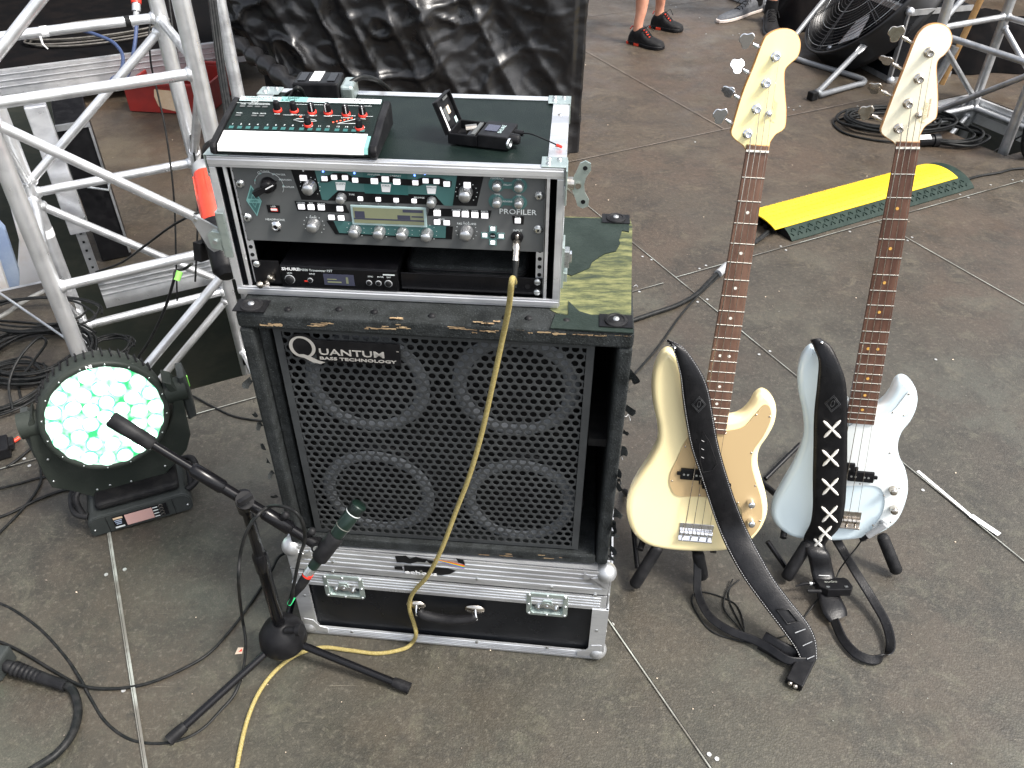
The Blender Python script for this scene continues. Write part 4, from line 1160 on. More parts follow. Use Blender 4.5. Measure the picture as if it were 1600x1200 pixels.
# buttons
BT = [(474, 278, 11), (507, 279, 9), (522, 277, 9), (539, 277.5, 9), (555, 281.5, 9), (585, 283, 11), (602, 280, 11), (620, 284, 11), (649, 285.5, 9), (665, 282.5, 9), (682, 283.5, 9), (698, 287.5, 10), (730, 289, 11),
      (563, 310.5, 8), (591, 311.5, 8), (619, 312.8, 8), (647, 314, 8), (471, 323, 10.5), (486, 323.7, 10.5), (502, 324.3, 10.5), (531, 326, 10), (518, 339.5, 10), (533, 340.5, 10),
      (683, 333, 11), (713, 334, 11), (727, 335, 11), (742, 336, 11), (757.5, 337, 11), (683, 347, 10), (698, 348, 10), (809, 345, 9.5), (770, 357.5, 7.5), (770, 379, 7.5), (757.5, 367.5, 7.5), (783, 369, 7.5), (428, 328.5, 11)]
for i, (px, py, w0) in enumerate(BT):
    c = rp(px, py, YP - .003); m = RK.mb(); wv = w0 * .00098
    if i == len(BT) - 1: m.box((c.x, YP - .0012, c.z), (wv, .0016, .005), 'red'); m.box((c.x, YP - .0022, c.z + .0006), (wv * .92, .001, .0030), 'white'); m.build('usb_socket', T); continue
    m.box((c.x, YP - .0012, c.z), (wv + .0016, .0008, wv * .78 + .0016), 'black'); m.box((c.x, YP - .003, c.z), (wv, .0034, wv * .78), 'key_white'); m.build('button', T, bevel=.0004)
m = RK.mb()
for px, py, mt in ((505, 267.5, 'blue_led'), (554, 270, 'blue_led'), (648, 273.5, 'blue_led'), (664, 271, 'blue_led'), (474, 266, 'white')):
    c = rp(px, py, YP); m.lathe([(.0016, .001), (.0012, .0022), (0, .0026)], (c.x, YP, c.z), (0, -1, 0), mt, 12)
m.build('indicator_lights', T)
# knobs
mat('knob_silver', (.55, .56, .57), .28, .9, c2=(.4, .41, .42), ns=90)
def knob(px, py, r, h, mt='knob_silver', name='knob', cap=None, par=None):
    c = rp(px, py, YP); m = RK.mb(); n = 24
    m.lathe([(r * 1.22, 0), (r * 1.16, .0025), (r * 1.02, .004), (r, h * .9), (r * .9, h), (0, h)], (c.x, YP - .0004, c.z), (0, -1, 0), mt, n)
    for k in range(16):
        a = 2 * PI * k / 16; m.box((c.x + math.cos(a) * r * 1.02, YP - h * .45, c.z + math.sin(a) * r * 1.02), (.0007, h * .6, .0007), 'alu_dull')
    m.build(name, par or T)
for px, py, r, h in ((485, 290, .0088, .018), (728, 300, .0092, .020), (491, 350, .0088, .017), (729, 361, .0094, .019), (556, 358, .0083, .019), (594, 360, .0083, .019), (630, 362, .0083, .019), (668, 364, .0083, .019),
                    (534, 308, .0066, .013), (675, 314, .0066, .013), (777, 288, .0066, .014), (811, 289, .0066, .014), (777, 314, .0066, .014), (811, 315, .0066, .014)): knob(px, py, r, h)
# chicken-head selector
c = rp(420, 288, YP); m = RK.mb(); m.lathe([(.0125, 0), (.012, .004), (.0095, .013), (.008, .015), (0, .015)], (c.x, YP, c.z), (0, -1, 0), 'black', 24)
a0 = V((-.82, 0, -.45)).normalized(); pr = V((-a0.z, 0, a0.x))
pts = [a0 * .024 + pr * .005, a0 * .024 - pr * .005, a0 * -.014 - pr * .003, a0 * -.019, a0 * -.014 + pr * .003]
vs = [V((c.x, YP - .006, c.z)) + p for p in pts] + [V((c.x, YP - .018, c.z)) + p * .96 for p in pts]
m.add(vs, [(0, 1, 2, 3, 4), (9, 8, 7, 6, 5)] + [(i, i + 5, (i + 1) % 5 + 5, (i + 1) % 5) for i in range(5)], 'black')
m.box(V((c.x, YP - .0182, c.z)) + a0 * -.008, (.015, .0006, .0016), 'white', Matrix.Rotation(-math.atan2(-a0.z, -a0.x) , 3, 'Y'))
m.build('selector_knob', T)
# display
m = RK.mb(); a, b = rp(552, 323, YP), rp(665, 352, YP); z0_, z1_ = (rp(554, 346, YP).z + rp(666, 352, YP).z) / 2, (rp(552, 320, YP).z + rp(664, 326, YP).z) / 2
m.bb((a.x - .004, YP - .004, z0_ - .003), (b.x + .003, YP - .0006, z1_ + .002), 'glass_frame'); dsp = m.build('display', T, bevel=.001)
m = RK.mb(); m.bb((a.x, YP - .0046, z0_ + .001), (b.x - .001, YP - .0041, z1_ - .001), 'lcd')
for i, (u0, u1, w0, w1) in enumerate(((.02, .16, .35, .75), (.62, .8, .35, .6), (.7, .98, .78, .95), (.0, .99, .26, .34), (.82, .98, .5, .58))):
    m.bb((a.x + (b.x - a.x) * u0, YP - .0049, z0_ + (z1_ - z0_) * w0), (a.x + (b.x - a.x) * u1, YP - .0047, z0_ + (z1_ - z0_) * w1), 'lcd_dark')
m.build('screen', dsp)
# jack sockets and rack screws
c = rp(432, 353, YP); m = RK.mb(); m.lathe([(.009, 0), (.0088, .003), (.006, .0035), (.0055, .006), (.0035, .006), (.0033, .001), (0, .001)], (c.x, YP, c.z), (0, -1, 0), 'chrome', 22); m.cyl((c.x, YP - .001, c.z), (c.x, YP - .0055, c.z), .0034, 'black'); m.build('headphone_socket', T)
c = rp(808, 370, YP); m = RK.mb(); m.lathe([(.010, 0), (.0098, .003), (.007, .004), (.0045, .004), (.004, .001), (0, .001)], (c.x, YP, c.z), (0, -1, 0), 'black', 22); m.build('input_socket', T)
JACK = XR @ V((c.x, YP, c.z))
for px, py in ((375, 286.5), (387, 339.5), (842.5, 305.5), (841, 358.5)):
    c = rp(px, py, YP); m = RK.mb(); m.lathe([(.0075, 0), (.0075, .0012), (.0058, .0018), (.0055, .004), (.0045, .0048), (0, .0044)], (c.x, YP, c.z), (0, -1, 0), 'steel', 20)
    m.cyl((c.x, YP - .0042, c.z), (c.x, YP - .0052, c.z), .0018, 'black', n=8); m.build('screw', T)

# ---- wireless transmitter half rack unit
ty = .004
q0, q1 = rp(438, 421, ty), rp(622, 430, ty); b0_, b1_ = rp(444, 455, ty), rp(623, 461, ty)
tz0 = .0175; tz1 = tz0 + .040; tx0, tx1 = (q0.x + b0_.x) / 2, (q1.x + b1_.x) / 2
T = thing('wireless_transmitter', 'half width black in-ear transmitter with a small dark display, lower left in the rack case', 'transmitter', RK.X @ V(((tx0 + tx1) / 2, .1, tz0)))
m = RK.mb(); m.bb((tx0, ty, tz0), (tx1, ty + .19, tz1), 'black_gloss'); m.build('housing', T, bevel=.0015)
m = RK.mb(); m.bb((tx0 + .001, ty - .003, tz0 + .001), (tx1 - .001, ty - .0005, tz1 - .001), 'black_gloss'); fp = m.build('front_panel', T, bevel=.001)
H_ = tz1 - tz0; W_ = tx1 - tx0
def fx(u, v_, y=ty - .0034): return (tx0 + W_ * u, y, tz0 + H_ * v_)
m = RK.mb(); m.text('SHURE', fx(.02, .82), .0075, 'white', (1, 0, 0), (0, 0, 1), sx=1.35, bold=.0002, ext=.0001); m.text('PSM300 Transmitter P3T', fx(.15, .82), .0058, 'white_text', (1, 0, 0), (0, 0, 1), ext=.0001)
for u, t_s in ((.06, 'LEVEL'), (.25, 'INPUT'), (.75, 'SYNC'), (.83, 'ENTER'), (.91, 'EXIT')): m.text(t_s, fx(u, .66), .0035, 'white_text', (1, 0, 0), (0, 0, 1), ext=.0001)
m.bb(fx(.88, .78, ty - .0036), fx(.98, .83, ty - .0032), 'white_text'); m.bb(fx(.20, .30, ty - .0036), fx(.24, .36, ty - .0032), 'red')
m.build('lettering', T)
m = RK.mb(); m.bb(fx(.37, .2, ty - .0036), fx(.63, .72, ty - .0031), 'lcd_dark'); m.bb(fx(.40, .32, ty - .0040), fx(.52, .38, ty - .0037), 'lcd'); m.bb(fx(.40, .46, ty - .0040), fx(.48, .50, ty - .0037), 'lcd'); m.bb(fx(.56, .3, ty - .0040), fx(.58, .6, ty - .0037), 'lcd'); m.build('screen', T)
for u, r in ((.075, .0075), (.25, .0035), (.755, .0040), (.835, .0040), (.92, .0055)):
    c = fx(u, .38); m = RK.mb(); m.lathe([(r, 0), (r * .95, .0045 if r > .007 else .002), (r * .8, .0055 if r > .007 else .0026), (0, .0055 if r > .007 else .0026)], (c[0], ty - .003, c[2]), (0, -1, 0), 'rubber', 20)
    m.lathe([(r + .0011, 0), (r + .001, .0008), (r + .0003, .0008)], (c[0], ty - .003, c[2]), (0, -1, 0), 'grey_plastic', 20); m.build('knob', T)
# ---- vented tray with padded pouch
T2_ = thing('rack_tray', 'black steel rack tray front, lower right in the rack case', 'rack tray', RK.X @ V((.12, .1, tz0)))
rx1 = pcx + pw / 2
m = RK.mb(); m.bb((tx1 + .004, .010, tz0), (rx1, .0125, tz0 + .032), 'black_gloss'); m.bb((tx1 + .004, .013, tz0), (rx1 - .02, .19, tz0 + .0015), 'black'); m.build('tray', T2_, bevel=.0006)
m = RK.mb(); m.bb((pcx - pw / 2, .010, tz0), (tx0 - .003, .0125, tz0 + .043), 'black'); m.build('left_ear', T2_)
for x, z in ((rx1 - .008, tz0 + .026), (rx1 - .008, tz0 + .006), (pcx - pw / 2 + .008, tz0 + .037)):
    m = RK.mb(); m.lathe([(.006, 0), (.0058, .002), (.0045, .004), (0, .004)], (x, .010, z), (0, -1, 0), 'steel', 16); m.build('screw', T2_)
m = RK.mb(); m.cyl((rx1 - .024, .0098, tz0 + .016), (rx1 - .024, .0094, tz0 + .016), .0045, 'black_soft', n=16); m.build('hole', T2_)
for i, (px, py) in enumerate(((424, 432), (417, 443))):
    c = rp(px, py, .008); m = RK.mb(); d = V((.3 - i * .8, -1, .35)).normalized()
    m.lathe([(.007, 0), (.007, .004), (.0055, .005), (.0055, .013), (.0065, .014), (.0065, .018), (.003, .019), (.0028, .022), (0, .022)], (c.x, .010, c.z), d, 'nickel', 18)
    m.build('antenna_socket', T2_)
T = thing('padded_case', 'black ribbed zip case lying in the rack tray under the amp head', 'case', RK.X @ V((.12, .12, tz0 + .002)))
m = RK.mb(); a, b = rp(632, 400, .05), rp(824, 408, .05); x0_, x1_ = tx1 + .010, rx1 - .028
def rrect(x0, x1, y0, y1, r, k=5):
    out = []
    for cx, cy, a0 in ((x1 - r, y1 - r, 0), (x0 + r, y1 - r, 90), (x0 + r, y0 + r, 180), (x1 - r, y0 + r, 270)):
        for i in range(k + 1): a = R(a0 + 90 * i / k); out.append((cx + math.cos(a) * r, cy + math.sin(a) * r))
    return out
m.prism(rrect(x0_, x1_, .03, .17, .02), tz0 + .003, tz0 + .033, 'carpet', rnd=.008, smooth=True); m.build('shell', T)
for zz in (.014, .022, .029):
    m = RK.mb(); pr_ = rrect(x0_ - .001, x1_ + .001, .029, .171, .021); m.tube([(x, y, tz0 + zz) for x, y in pr_], .0018, 'rubber', 6, closed=True); m.build('rib', T)

# ================================================================== personal mixer on the lid
ZL = RK.h + .0008
def lt(px, py, z=0.0): q = RK.T(px, py, ZL + z); return V((q.x, q.y, q.z))
fl, fr = lt(338, 243), lt(583, 250)
yawp = math.atan2((fr - fl).y, (fr - fl).x); pwid = (fr - fl).length
XM = RK.X @ Matrix.Translation(V((fl.x, fl.y, ZL + .0015))) @ Matrix.Rotation(yawp, 4, 'Z')
XMi = XM.inverted()
print('mixer', fl, fr, pwid, yawp)
T = thing('personal_mixer', 'black personal monitor mixer with red skirted knobs and white write-on strips, on the rack lid', 'mixer', XM @ V((pwid / 2, .07, 0)))
D0, H0, H1 = .128, .015, .040
tilt = math.atan2(H1 - H0, D0)
def onmx(px, py, lift=0.0):
    n = XM.to_3x3() @ V((0, -math.sin(tilt), math.cos(tilt))); O = XM @ V((0, 0, H0 + lift))
    return XMi @ onp(px, py, O, n)
# body: side profile extruded with side cheeks
prof = [(.0, .002), (-.004, .008), (.0, .016), (.012, .0182), (D0, H1), (D0 + .004, H1 - .004), (D0 + .006, .02), (D0 + .004, 0)]
def side_ext(m, x0, x1, pr, mt):
    k = len(pr); vs = [(x0, y, z) for y, z in pr] + [(x1, y, z) for y, z in pr]
    m.add(vs, [tuple(range(k)), tuple(range(k, 2 * k))[::-1]] + [(i, i + k, (i + 1) % k + k, (i + 1) % k) for i in range(k)], mt)
m = MB(XM); side_ext(m, .004, pwid - .004, prof, 'lid_top'); m.build('body', T, bevel=.001)
for s_, x0, x1 in ((-1, -.006, .0035), (1, pwid - .0035, pwid + .008)):
    m = MB(XM); pr2 = [(.0, 0), (-.006, .005), (-.006, .014), (.0, .020), (.03, .026), (.08, .036), (D0, H1 + .002), (D0 + .008, H1 - .008), (D0 + .008, 0)]
    side_ext(m, x0, x1, pr2, 'rubber'); m.build('side_cheek', T, bevel=.003, seg=3)
# write-on strip at front and label strip at back
m = MB(XM); side_ext(m, .006, pwid - .012, [(.001, .003), (-.0052, .0085), (-.001, .0172), (.011, .0200), (.034, .0245), (.034, .0238), (.012, .019), (.0, .015)], 'white'); m.build('write_on_strip', T)
m = MB(XM); side_ext(m, pwid - .0118, pwid - .006, [(.002, .005), (-.005, .009), (-.0005, .0177), (.011, .0204), (.028, .0238), (.028, .023), (.012, .019), (.0, .015)], 'teal_light'); m.build('tape_end', T)
def mxsheet(m, y0, y1, x0, x1, mt, lift=.0006):
    f = lambda y: H0 + (H1 - H0) * y / D0 + .0008
    m.add([(x0, y0, f(y0) + lift), (x1, y0, f(y0) + lift), (x1, y1, f(y1) + lift), (x0, y1, f(y1) + lift)], [(0, 1, 2, 3)], mt)
mat('pale_blue', (.40, .50, .50), .5); 
m = MB(XM); mxsheet(m, .118, .131, .006, pwid - .006, 'pale_blue'); mxsheet(m, .1185, .1305, pwid * .68, pwid - .008, 'white', .0010); mxsheet(m, .119, .1315, pwid * .30, pwid * .48, 'teal_light', .0010); m.build('label_strip', T)
xa = (1, 0, 0); ya = (0, math.cos(tilt), math.sin(tilt))
m = MB(XM)
def mt_(u, y, s_, body, mt='white_text', al='LEFT', sx=1.1, lift=.0016):
    m.text(body, (pwid * u, y, H0 + (H1 - H0) * y / D0 + .0008 + lift), s_, mt, xa, ya, align=al, sx=sx, ext=.0001)
mt_(.06, .1245, .0055, 'POWERPLAY P16-M', 'grey_panel'); mt_(.06, .1195, .0034, '16-CHANNEL DIGITAL MIXER', 'grey_panel'); mt_(.74, .1205, .010, 'M A R V I N', 'grey_panel', sx=.95); mt_(.32, .1255, .005, '1. BASSIST', 'black'); mt_(.31, .1198, .005, '2. GIT   8+', 'black')
mt_(.11, .112, .004, 'SETUP', al='LEFT'); 
for u, b in ((.05, 'LINK'), (.10, 'GROUP'), (.15, 'RECALL'), (.20, 'STORE')): mt_(u, .106, .0034, b)
for u, b in ((.05, 'MAIN'), (.155, 'SOLO'), (.205, 'MUTE')): mt_(u, .081, .0034, b)
for (px, py), b in zip(((434, 179), (460, 180), (488, 182), (513, 182.5), (541, 185), (567, 186.5)), ('BASS', 'FREQ', 'MID', 'TREBLE', 'LIMITER', 'LEVEL')):
    q = onmx(px, py); mt_(q.x / pwid, q.y - .0035, .0038, b, al='CENTER')
mt_(.52, .079, .0038, 'PAN / BALANCE', al='CENTER'); mt_(.8, .081, .004, 'VOLUME', al='CENTER')
for k in range(16): mt_(.06 + k * .0545 + .01 * (k // 4), .0505, .0052, str(k + 1), al='CENTER')
for (u0, u1, y) in ((.02, .24, .1105), (.38, .60, .1105), (.74, .92, .1105), (.36, .43, .080), (.66, .74, .082), (.87, .95, .082)): mxsheet(m, y, y + .0007, pwid * u0, pwid * u1, 'white_text', .0012)
m.build('lettering', T)
m = MB(XM)
for k in range(16): mxsheet(m, .0405, .0475, pwid * (.045 + k * .0545 + .01 * (k // 4)), pwid * (.075 + k * .0545 + .01 * (k // 4)), 'teal_dark', .0014)
for u in (.05, .10, .15, .20): mxsheet(m, .0995, .1035, pwid * u, pwid * (u + .035), 'grey_panel', .0014)
for u in (.05, .155, .205): mxsheet(m, .0745, .0785, pwid * u, pwid * (u + .035), 'grey_panel', .0014)
m.build('channel_keys', T)
m = MB(XM)
f = lambda y: H0 + (H1 - H0) * y / D0 + .0022
m.tube([(pwid * u, y, f(y)) for u, y in ((.44, .067), (.46, .070), (.52, .071), (.58, .069), (.595, .066), (.55, .064), (.49, .063))], .0005, 'white_text', 5, closed=True)
m.tube([(pwid * u, y, f(y)) for u, y in ((.73, .060), (.85, .062), (.86, .076))], .0005, 'white_text', 5, closed=True)
mxsheet(m, .0745, .077, pwid * .475, pwid * .485, 'red_led', .002)
for k in range(6): y = .0615 + k * .0025; mxsheet(m, y, y + .0024, pwid * (.70 + k * .022), pwid * (.71 + k * .022), 'red_led', .002)
m.build('level_display', T)
for i, (px, py) in enumerate(((434, 173), (460, 174), (488, 176), (513, 176.5), (541, 179), (567, 180.5), (482, 196), (562, 201))):
    q = onmx(px, py, .001); n = V((0, -math.sin(tilt), math.cos(tilt))); m = MB(XM)
    m.lathe([(.0070, 0), (.0068, .003), (.0058, .0036)], q, n, 'red', 22); kb = m.build('knob', T)
    m = MB(XM); m.lathe([(.0056, .0034), (.0050, .015), (.0042, .0165), (0, .0165)], q, n, 'black', 22); m.build('cap', kb)
    if 2 <= i <= 5:
        m = MB(XM); d = V((-.35 if i == 3 else .3, -.9, 0)).normalized(); o = q + n * .0168
        m.bar(o + d * .001, o + d * .0047, .0011, .0004, 'white'); e = q + V((d.x, d.y * math.cos(tilt), d.y * math.sin(tilt))) * .0055
        m.bar(e + n * .005, e + n * .0162, .0011, .0011, 'white'); m.build('pointer', kb)
# ---- power unit and cables behind the mixer
q = lt(513, 152); XP = RK.X @ Matrix.Translation(V((q.x, min(q.y + .01, .25), ZL + .0005))) @ Matrix.Rotation(.05, 4, 'Z')
T = thing('power_adapter', 'black slotted power unit with a white label, behind the mixer on the rack lid', 'power unit', XP @ V((0, 0, 0)))
m = MB(XP); m.bb((-.05, -.03, 0), (.028, .03, .036), 'black'); m.build('body', T, bevel=.004, seg=3)
m = MB(XP); m.bb((.0285, -.026, .001), (.052, .026, .030), 'zinc'); m.build('end_block', T, bevel=.006, seg=3)
m = MB(XP); m.bb((-.022, -.020, .0365), (-.004, .027, .0372), 'white'); m.build('label', T)
m = MB(XP)
for x in (-.042, .008): m.bb((x, -.02, .0362), (x + .013, .02, .0375), 'black_gloss')
m.build('vents', T)
m = MB(XP); m.tube(cr([(.04, .0, .025), (.06, .02, .030), (.085, .05, .012), (.10, .09, -.03), (.10, .11, -.10)], 6), .0045, 'cable_black', 8); m.build('cable', T)
def lid_cable(name, label, px, r=.003, mt='cable_black', cat='cable', close=False):
    P = [XR @ lt(p[0], p[1], p[2]) for p in px]; m = MB(); m.tube(cr(P, 8), r, mt, 8); return single(name, m, label, cat)
lid_cable('signal_cable', 'thin dark cable looping up behind the left end of the mixer', [(448, 160, .012), (455, 150, .035), (463, 138, .055), (470, 140, .05), (476, 152, .03), (482, 166, .012)], .0035)
lid_cable('signal_cable', 'second thin cable bent over the first, behind the mixer near the power unit', [(440, 158, .012), (450, 146, .03), (464, 142, .038), (476, 150, .02)], .0028)

# ================================================================== open bodypack on the lid
c = lt(755, 219); yw = -.20
XB = RK.X @ Matrix.Translation(V((c.x, c.y, ZL))) @ Matrix.Rotation(yw, 4, 'Z')
T = thing('bodypack_receiver', 'black in-ear bodypack lying open on the rack lid, red tipped antenna', 'bodypack', XB @ V((0, 0, 0)))
a, b = lt(715, 228), lt(795, 242); 
m = MB(XB); L2, D2, H2 = .048, .030, .018
m.bb((-L2, -D2, .001), (-L2 + .003, D2, H2), 'black'); m.bb((-L2, -D2, .001), (.0, -D2 + .003, H2), 'black'); m.bb((-L2, D2 - .003, .001), (.0, D2, H2), 'black'); m.bb((-L2, -D2, .0005), (0, D2, .004), 'black'); m.bb((0, -D2, .0005), (L2, D2, H2 + .003), 'black')
m.build('housing', T, bevel=.0015)
m = MB(XB); m.bb((.006, -.012, H2 + .0032), (.026, .012, H2 + .004), 'lcd_dark'); m.build('screen', T)
m = MB(XB); m.text('SHURE', (.034, -.017, H2 + .0036), .009, 'pale_blue', (0, 1, 0), (-1, 0, 0), sx=1.2, ext=.0002); m.build('lettering', T)
m = MB(XB); m.cyl((-.030, .005, .012), (-.014, .012, .013), .007, 'nickel', n=18); m.build('battery_contact', T)
m = MB(XB); m.bb((-.012, -.024, .016), (-.006, .024, .0185), 'grey_panel'); m.bb((-.020, -.02, .012), (-.014, .01, .0145), 'black_gloss'); m.build('switches', T)
m = MB(XB); ha = R(112); ax_ = V((-math.sin(ha - R(90)) , 0, math.cos(ha - R(90)))); 
hy = V((0, -1, 0)); hz = ax_.cross(hy); O = V((-L2 - .001, 0, .014))
XL = XB @ frame(O, ax_, hy, hz); m.X = XL
m.bb((0, -D2, -.003), (.052, D2, .0), 'black'); m.bb((0, -D2, 0), (.052, -D2 + .0025, .006), 'black'); m.bb((0, D2 - .0025, 0), (.052, D2, .006), 'black'); m.bb((.0495, -D2 + .003, 0), (.052, D2 - .003, .006), 'black'); lid = m.build('lid', T, bevel=.001)
sgn = 1
m = MB(XL); m.bb((.002, .014, .0008), (.040, .021, .0014), 'white'); m.bb((.022, -.012, .0008), (.034, -.002, .0014), 'paper'); m.bb((.003, -.024, .0008), (.012, -.015, .0014), 'pale_blue'); m.bb((.014, -.001, .0006), (.034, .010, .001), 'grey_panel'); m.bb((.044, -.02, .0006), (.048, .0, .002), 'grey_panel'); m.build('inside_labels', lid)
m = MB(XB); m.lathe([(.0085, 0), (.008, .012), (.007, .014), (0, .014)], (L2, -.010, .012), (1, 0, 0), 'black', 20); m.build('volume_knob', T)
m = MB(XB); m.lathe([(.008, 0), (.008, .003), (.0055, .0035), (.005, .001), (0, .001)], (L2, -.024, .010), (1, -.2, 0), 'chrome', 20); m.build('headphone_socket', T)
m = MB(XB); m.cyl((L2, .012, .014), (L2 + .014, .012, .013), .0045, 'black', n=12); tipq = XB.inverted() @ (XR @ lt(878, 230, .004))
m.tube(cr([(L2 + .012, .012, .013), (L2 + .03, .010, .014), V(tipq)], 6), .0011, 'black', 6); an = m.build('antenna', T)
m = MB(XB); d = (V(tipq) - V((L2 + .03, .010, .014))).normalized(); m.cyl(V(tipq) - d * .009, V(tipq), .0023, 'red', n=12); m.build('tip', an)

# ================================================================== yellow instrument cable with jack
def rk_front(px, py, off): return onp(px, py, RK.O - RK.n * -off, RK.n)
def cb_front(px, py, off): return onp(px, py, CB.O + CB.n * off, CB.n)
T = thing('instrument_cable', 'mustard cloth covered instrument cable plugged into the amp head and trailing over the floor', 'cable', atz(372, 1190))
nR = RK.n; J = JACK
m = MB(); dj = (nR * .75 + V((0, 0, -.65))).normalized()
m.lathe([(.0045, -.004), (.0045, .004), (.0065, .005), (.0068, .020), (.0055, .022), (.0055, .032), (.0060, .036), (.0048, .050), (.0042, .052)], J + nR * .004, dj, 'nickel', 18); jp = m.build('plug', T)
m = MB(); e = J + nR * .004 + dj * .05; m.lathe([(.0046, -.012), (.0048, 0), (.0042, .02), (.0038, .03)], e, (dj + V((0, 0, -.5))).normalized(), 'cable_black', 14); m.build('boot', T)
pts = [e + (dj + V((0, 0, -.5))).normalized() * .022]
pts += [cb_front(800, 437, .055), cb_front(795, 480, .040), cb_front(785, 530, .022), cb_front(770, 600, .020), cb_front(752, 680, .020), cb_front(733, 745, .022), cb_front(712, 800, .024), cb_front(690, 858, .030)]
fcf = lambda px, py, off: onp(px, py, FC.O + FC.n * off, FC.n)
pts += [fcf(668, 900, .022), fcf(650, 920, .014), fcf(641, 936, .009), fcf(640, 952, .006), fcf(647, 975, .008), fcf(650, 990, .02)]
pts += [atz(645, 1003, .012), atz(630, 1014, .006), atz(590, 1021, .005), atz(545, 1016, .005), atz(500, 1012, .006), atz(455, 1028, .006), atz(415, 1066, .005), atz(388, 1120, .005), atz(370, 1200, .005), atz(362, 1280, .005)]
m = MB(); cp = cr(pts, 10); m.tube(cp, .0046, 'cloth_yellow', 10); m.build('cord', T)
mat('decal_gold', (.72, .62, .36), .4, .2); mat('decal_brown', (.5, .3, .12), .5)
# ================================================================== the two basses
mat('emboss', (.045, .047, .05), .35)
def bass_pose(br, nut, zb, phi):
    B = atz(*br, zb); d = ray(*nut); a = d.dot(d); b = 2 * d.dot(CAM - B); c = (CAM - B).dot(CAM - B) - .864 ** 2
    t = (-b - math.sqrt(b * b - 4 * a * c)) / 2 / a; N = CAM + d * t; y = (N - B).normalized()
    x = -y.cross(V((0, -1, 0))); x = (x - y * x.dot(y)).normalized()
    if x.x < 0: x = -x
    n = x.cross(y); x = x * math.cos(phi) + n * math.sin(phi); n = x.cross(y)
    return frame(B, x, y, n)
def make_bass(name, label, X, body, guard, head, posts, tree, keys, knobs, pick, bridge_px, mats, base_px, lowR=None):
    Xi = X.inverted(); n = X.to_3x3() @ V((0, 0, 1)); O = X.to_translation()
    def L(px, py, z): q = Xi @ onp(px, py, O + n * z, n); return q
    mb_, mg, mh, ms_, mf = mats
    T = thing(name, label, 'bass guitar', (O.x, O.y, .06))
    zt = -.012
    # body
    P = [L(*p, zt - .012) for p in body]; P = cr([(q.x, q.y, 0) for q in P], 6, closed=True)
    m = MB(X); m.prism([(q.x, q.y) for q in P], zt - .042, zt, mb_, rnd=.014, steps=6, smooth=True); b_ = m.build('body', T)
    # pickguard
    Q = [L(*p, zt) for p in guard]; Q = cr([(q.x, q.y, 0) for q in Q], 5, closed=True)
    m = MB(X); m.prism([(q.x, q.y) for q in Q], zt + .0002, zt + .0026, mg); g_ = m.build('pickguard', T)
    m = MB(X)
    for i in range(4, len(Q), max(6, len(Q) // 11)):
        c = sum((Q[k] for k in range(0, len(Q), 5)), V((0, 0, 0))) / len(range(0, len(Q), 5)); q = Q[i] + (c - Q[i]).normalized() * .006
        m.lathe([(.0022, .0026), (.0018, .0036), (0, .0038)], (q.x, q.y, zt), (0, 0, 1), 'nickel', 10)
    m.build('screws', g_)
    # neck: back, fingerboard, headstock
    y0, y1 = .258, .864
    def hw(y): return .021 + (.0305 - .021) * (y1 - y) / (y1 - .272)
    m = MB(X); k = 10; ring = []; vs = []
    for yy in (y0, .3, .5, .7, y1 + .012):
        w0 = hw(yy)
        for i in range(k + 1):
            a = PI * i / k; vs.append((math.cos(a) * w0, yy, -.0105 - math.sin(a) * .017))
    fs = [(r * (k + 1) + i, r * (k + 1) + i + 1, (r + 1) * (k + 1) + i + 1, (r + 1) * (k + 1) + i) for r in range(4) for i in range(k)] + [(r * (k + 1) + k, r * (k + 1), (r + 1) * (k + 1), (r + 1) * (k + 1) + k) for r in range(4)]
    m.add(vs, fs, 'maple_side', True); m.add(vs[:k + 1], [tuple(range(k + 1))], 'maple_side'); nk = m.build('neck', T)
    m = MB(X); w0, w1 = hw(y0), hw(y1)
    ya_, yb_ = y0 + .003, y1 + .011
    for s0, s1, z0, z1 in ((0, 1, -.0105, -.005),):
        m.add([(-w0, ya_, z0), (w0, ya_, z0), (w1, yb_, z0), (-w1, yb_, z0), (-w0 + .0015, ya_, z1), (w0 - .0015, ya_, z1), (w1 - .001, yb_, z1), (-w1 + .001, yb_, z1)],
              [(3, 2, 1, 0), (4, 5, 6, 7), (0, 1, 5, 4), (1, 2, 6, 5), (2, 3, 7, 6), (3, 0, 4, 7)], mf)
    fb = m.build('fingerboard', nk)
    for i in range(1, 21):
        y = .864 * 2 ** (-i / 12)
        if y < ya_ + .003: continue
        m = MB(X); w2 = hw(y) - .0005; m.tube([(-w2, y, -.0049), (w2, y, -.0049)], .0012, 'fret', 6); m.build('fret', nk)
    m = MB(X); md = 'pearl' if mf == 'rosewood' else 'amber_dot'
    for i in (3, 5, 7, 9, 12, 15, 17, 19):
        y = .864 * (2 ** (-i / 12) + 2 ** (-(i - 1) / 12)) / 2
        for x in ((-.0095, .0095) if i == 12 else (0,)): m.cyl((x, y, -.0052), (x, y, -.0045), .0032, md, n=14)
    m.build('inlay_dots', nk)
    m = MB(X); m.box((0, y1 + .0015, -.0045), (.042, .0035, .0055), 'pearl'); m.build('nut', nk)
    H = [L(*p, -.013) for p in head]; H = [(q.x, q.y, 0) for q in H]
    Hs = cr(H[1:-1], 5); Hs = [V(H[0])] + Hs + [V(H[-1])]
    m = MB(X); m.prism([(q[0], q[1]) for q in Hs], -.027, -.0125, mh, ms='maple_side', rnd=.0015, steps=2); hd = m.build('headstock', nk)
    m = MB(X)
    up_ = (V((L(*posts[0], 0))) - V((L(*posts[3], 0)))).normalized(); upx = V((up_.x, up_.y, 0)).normalized(); rgt = V((upx.y, -upx.x, 0))
    q = L(*tree, -.012); lp_ = V((q.x + .0135, q.y - .016, -.0121))
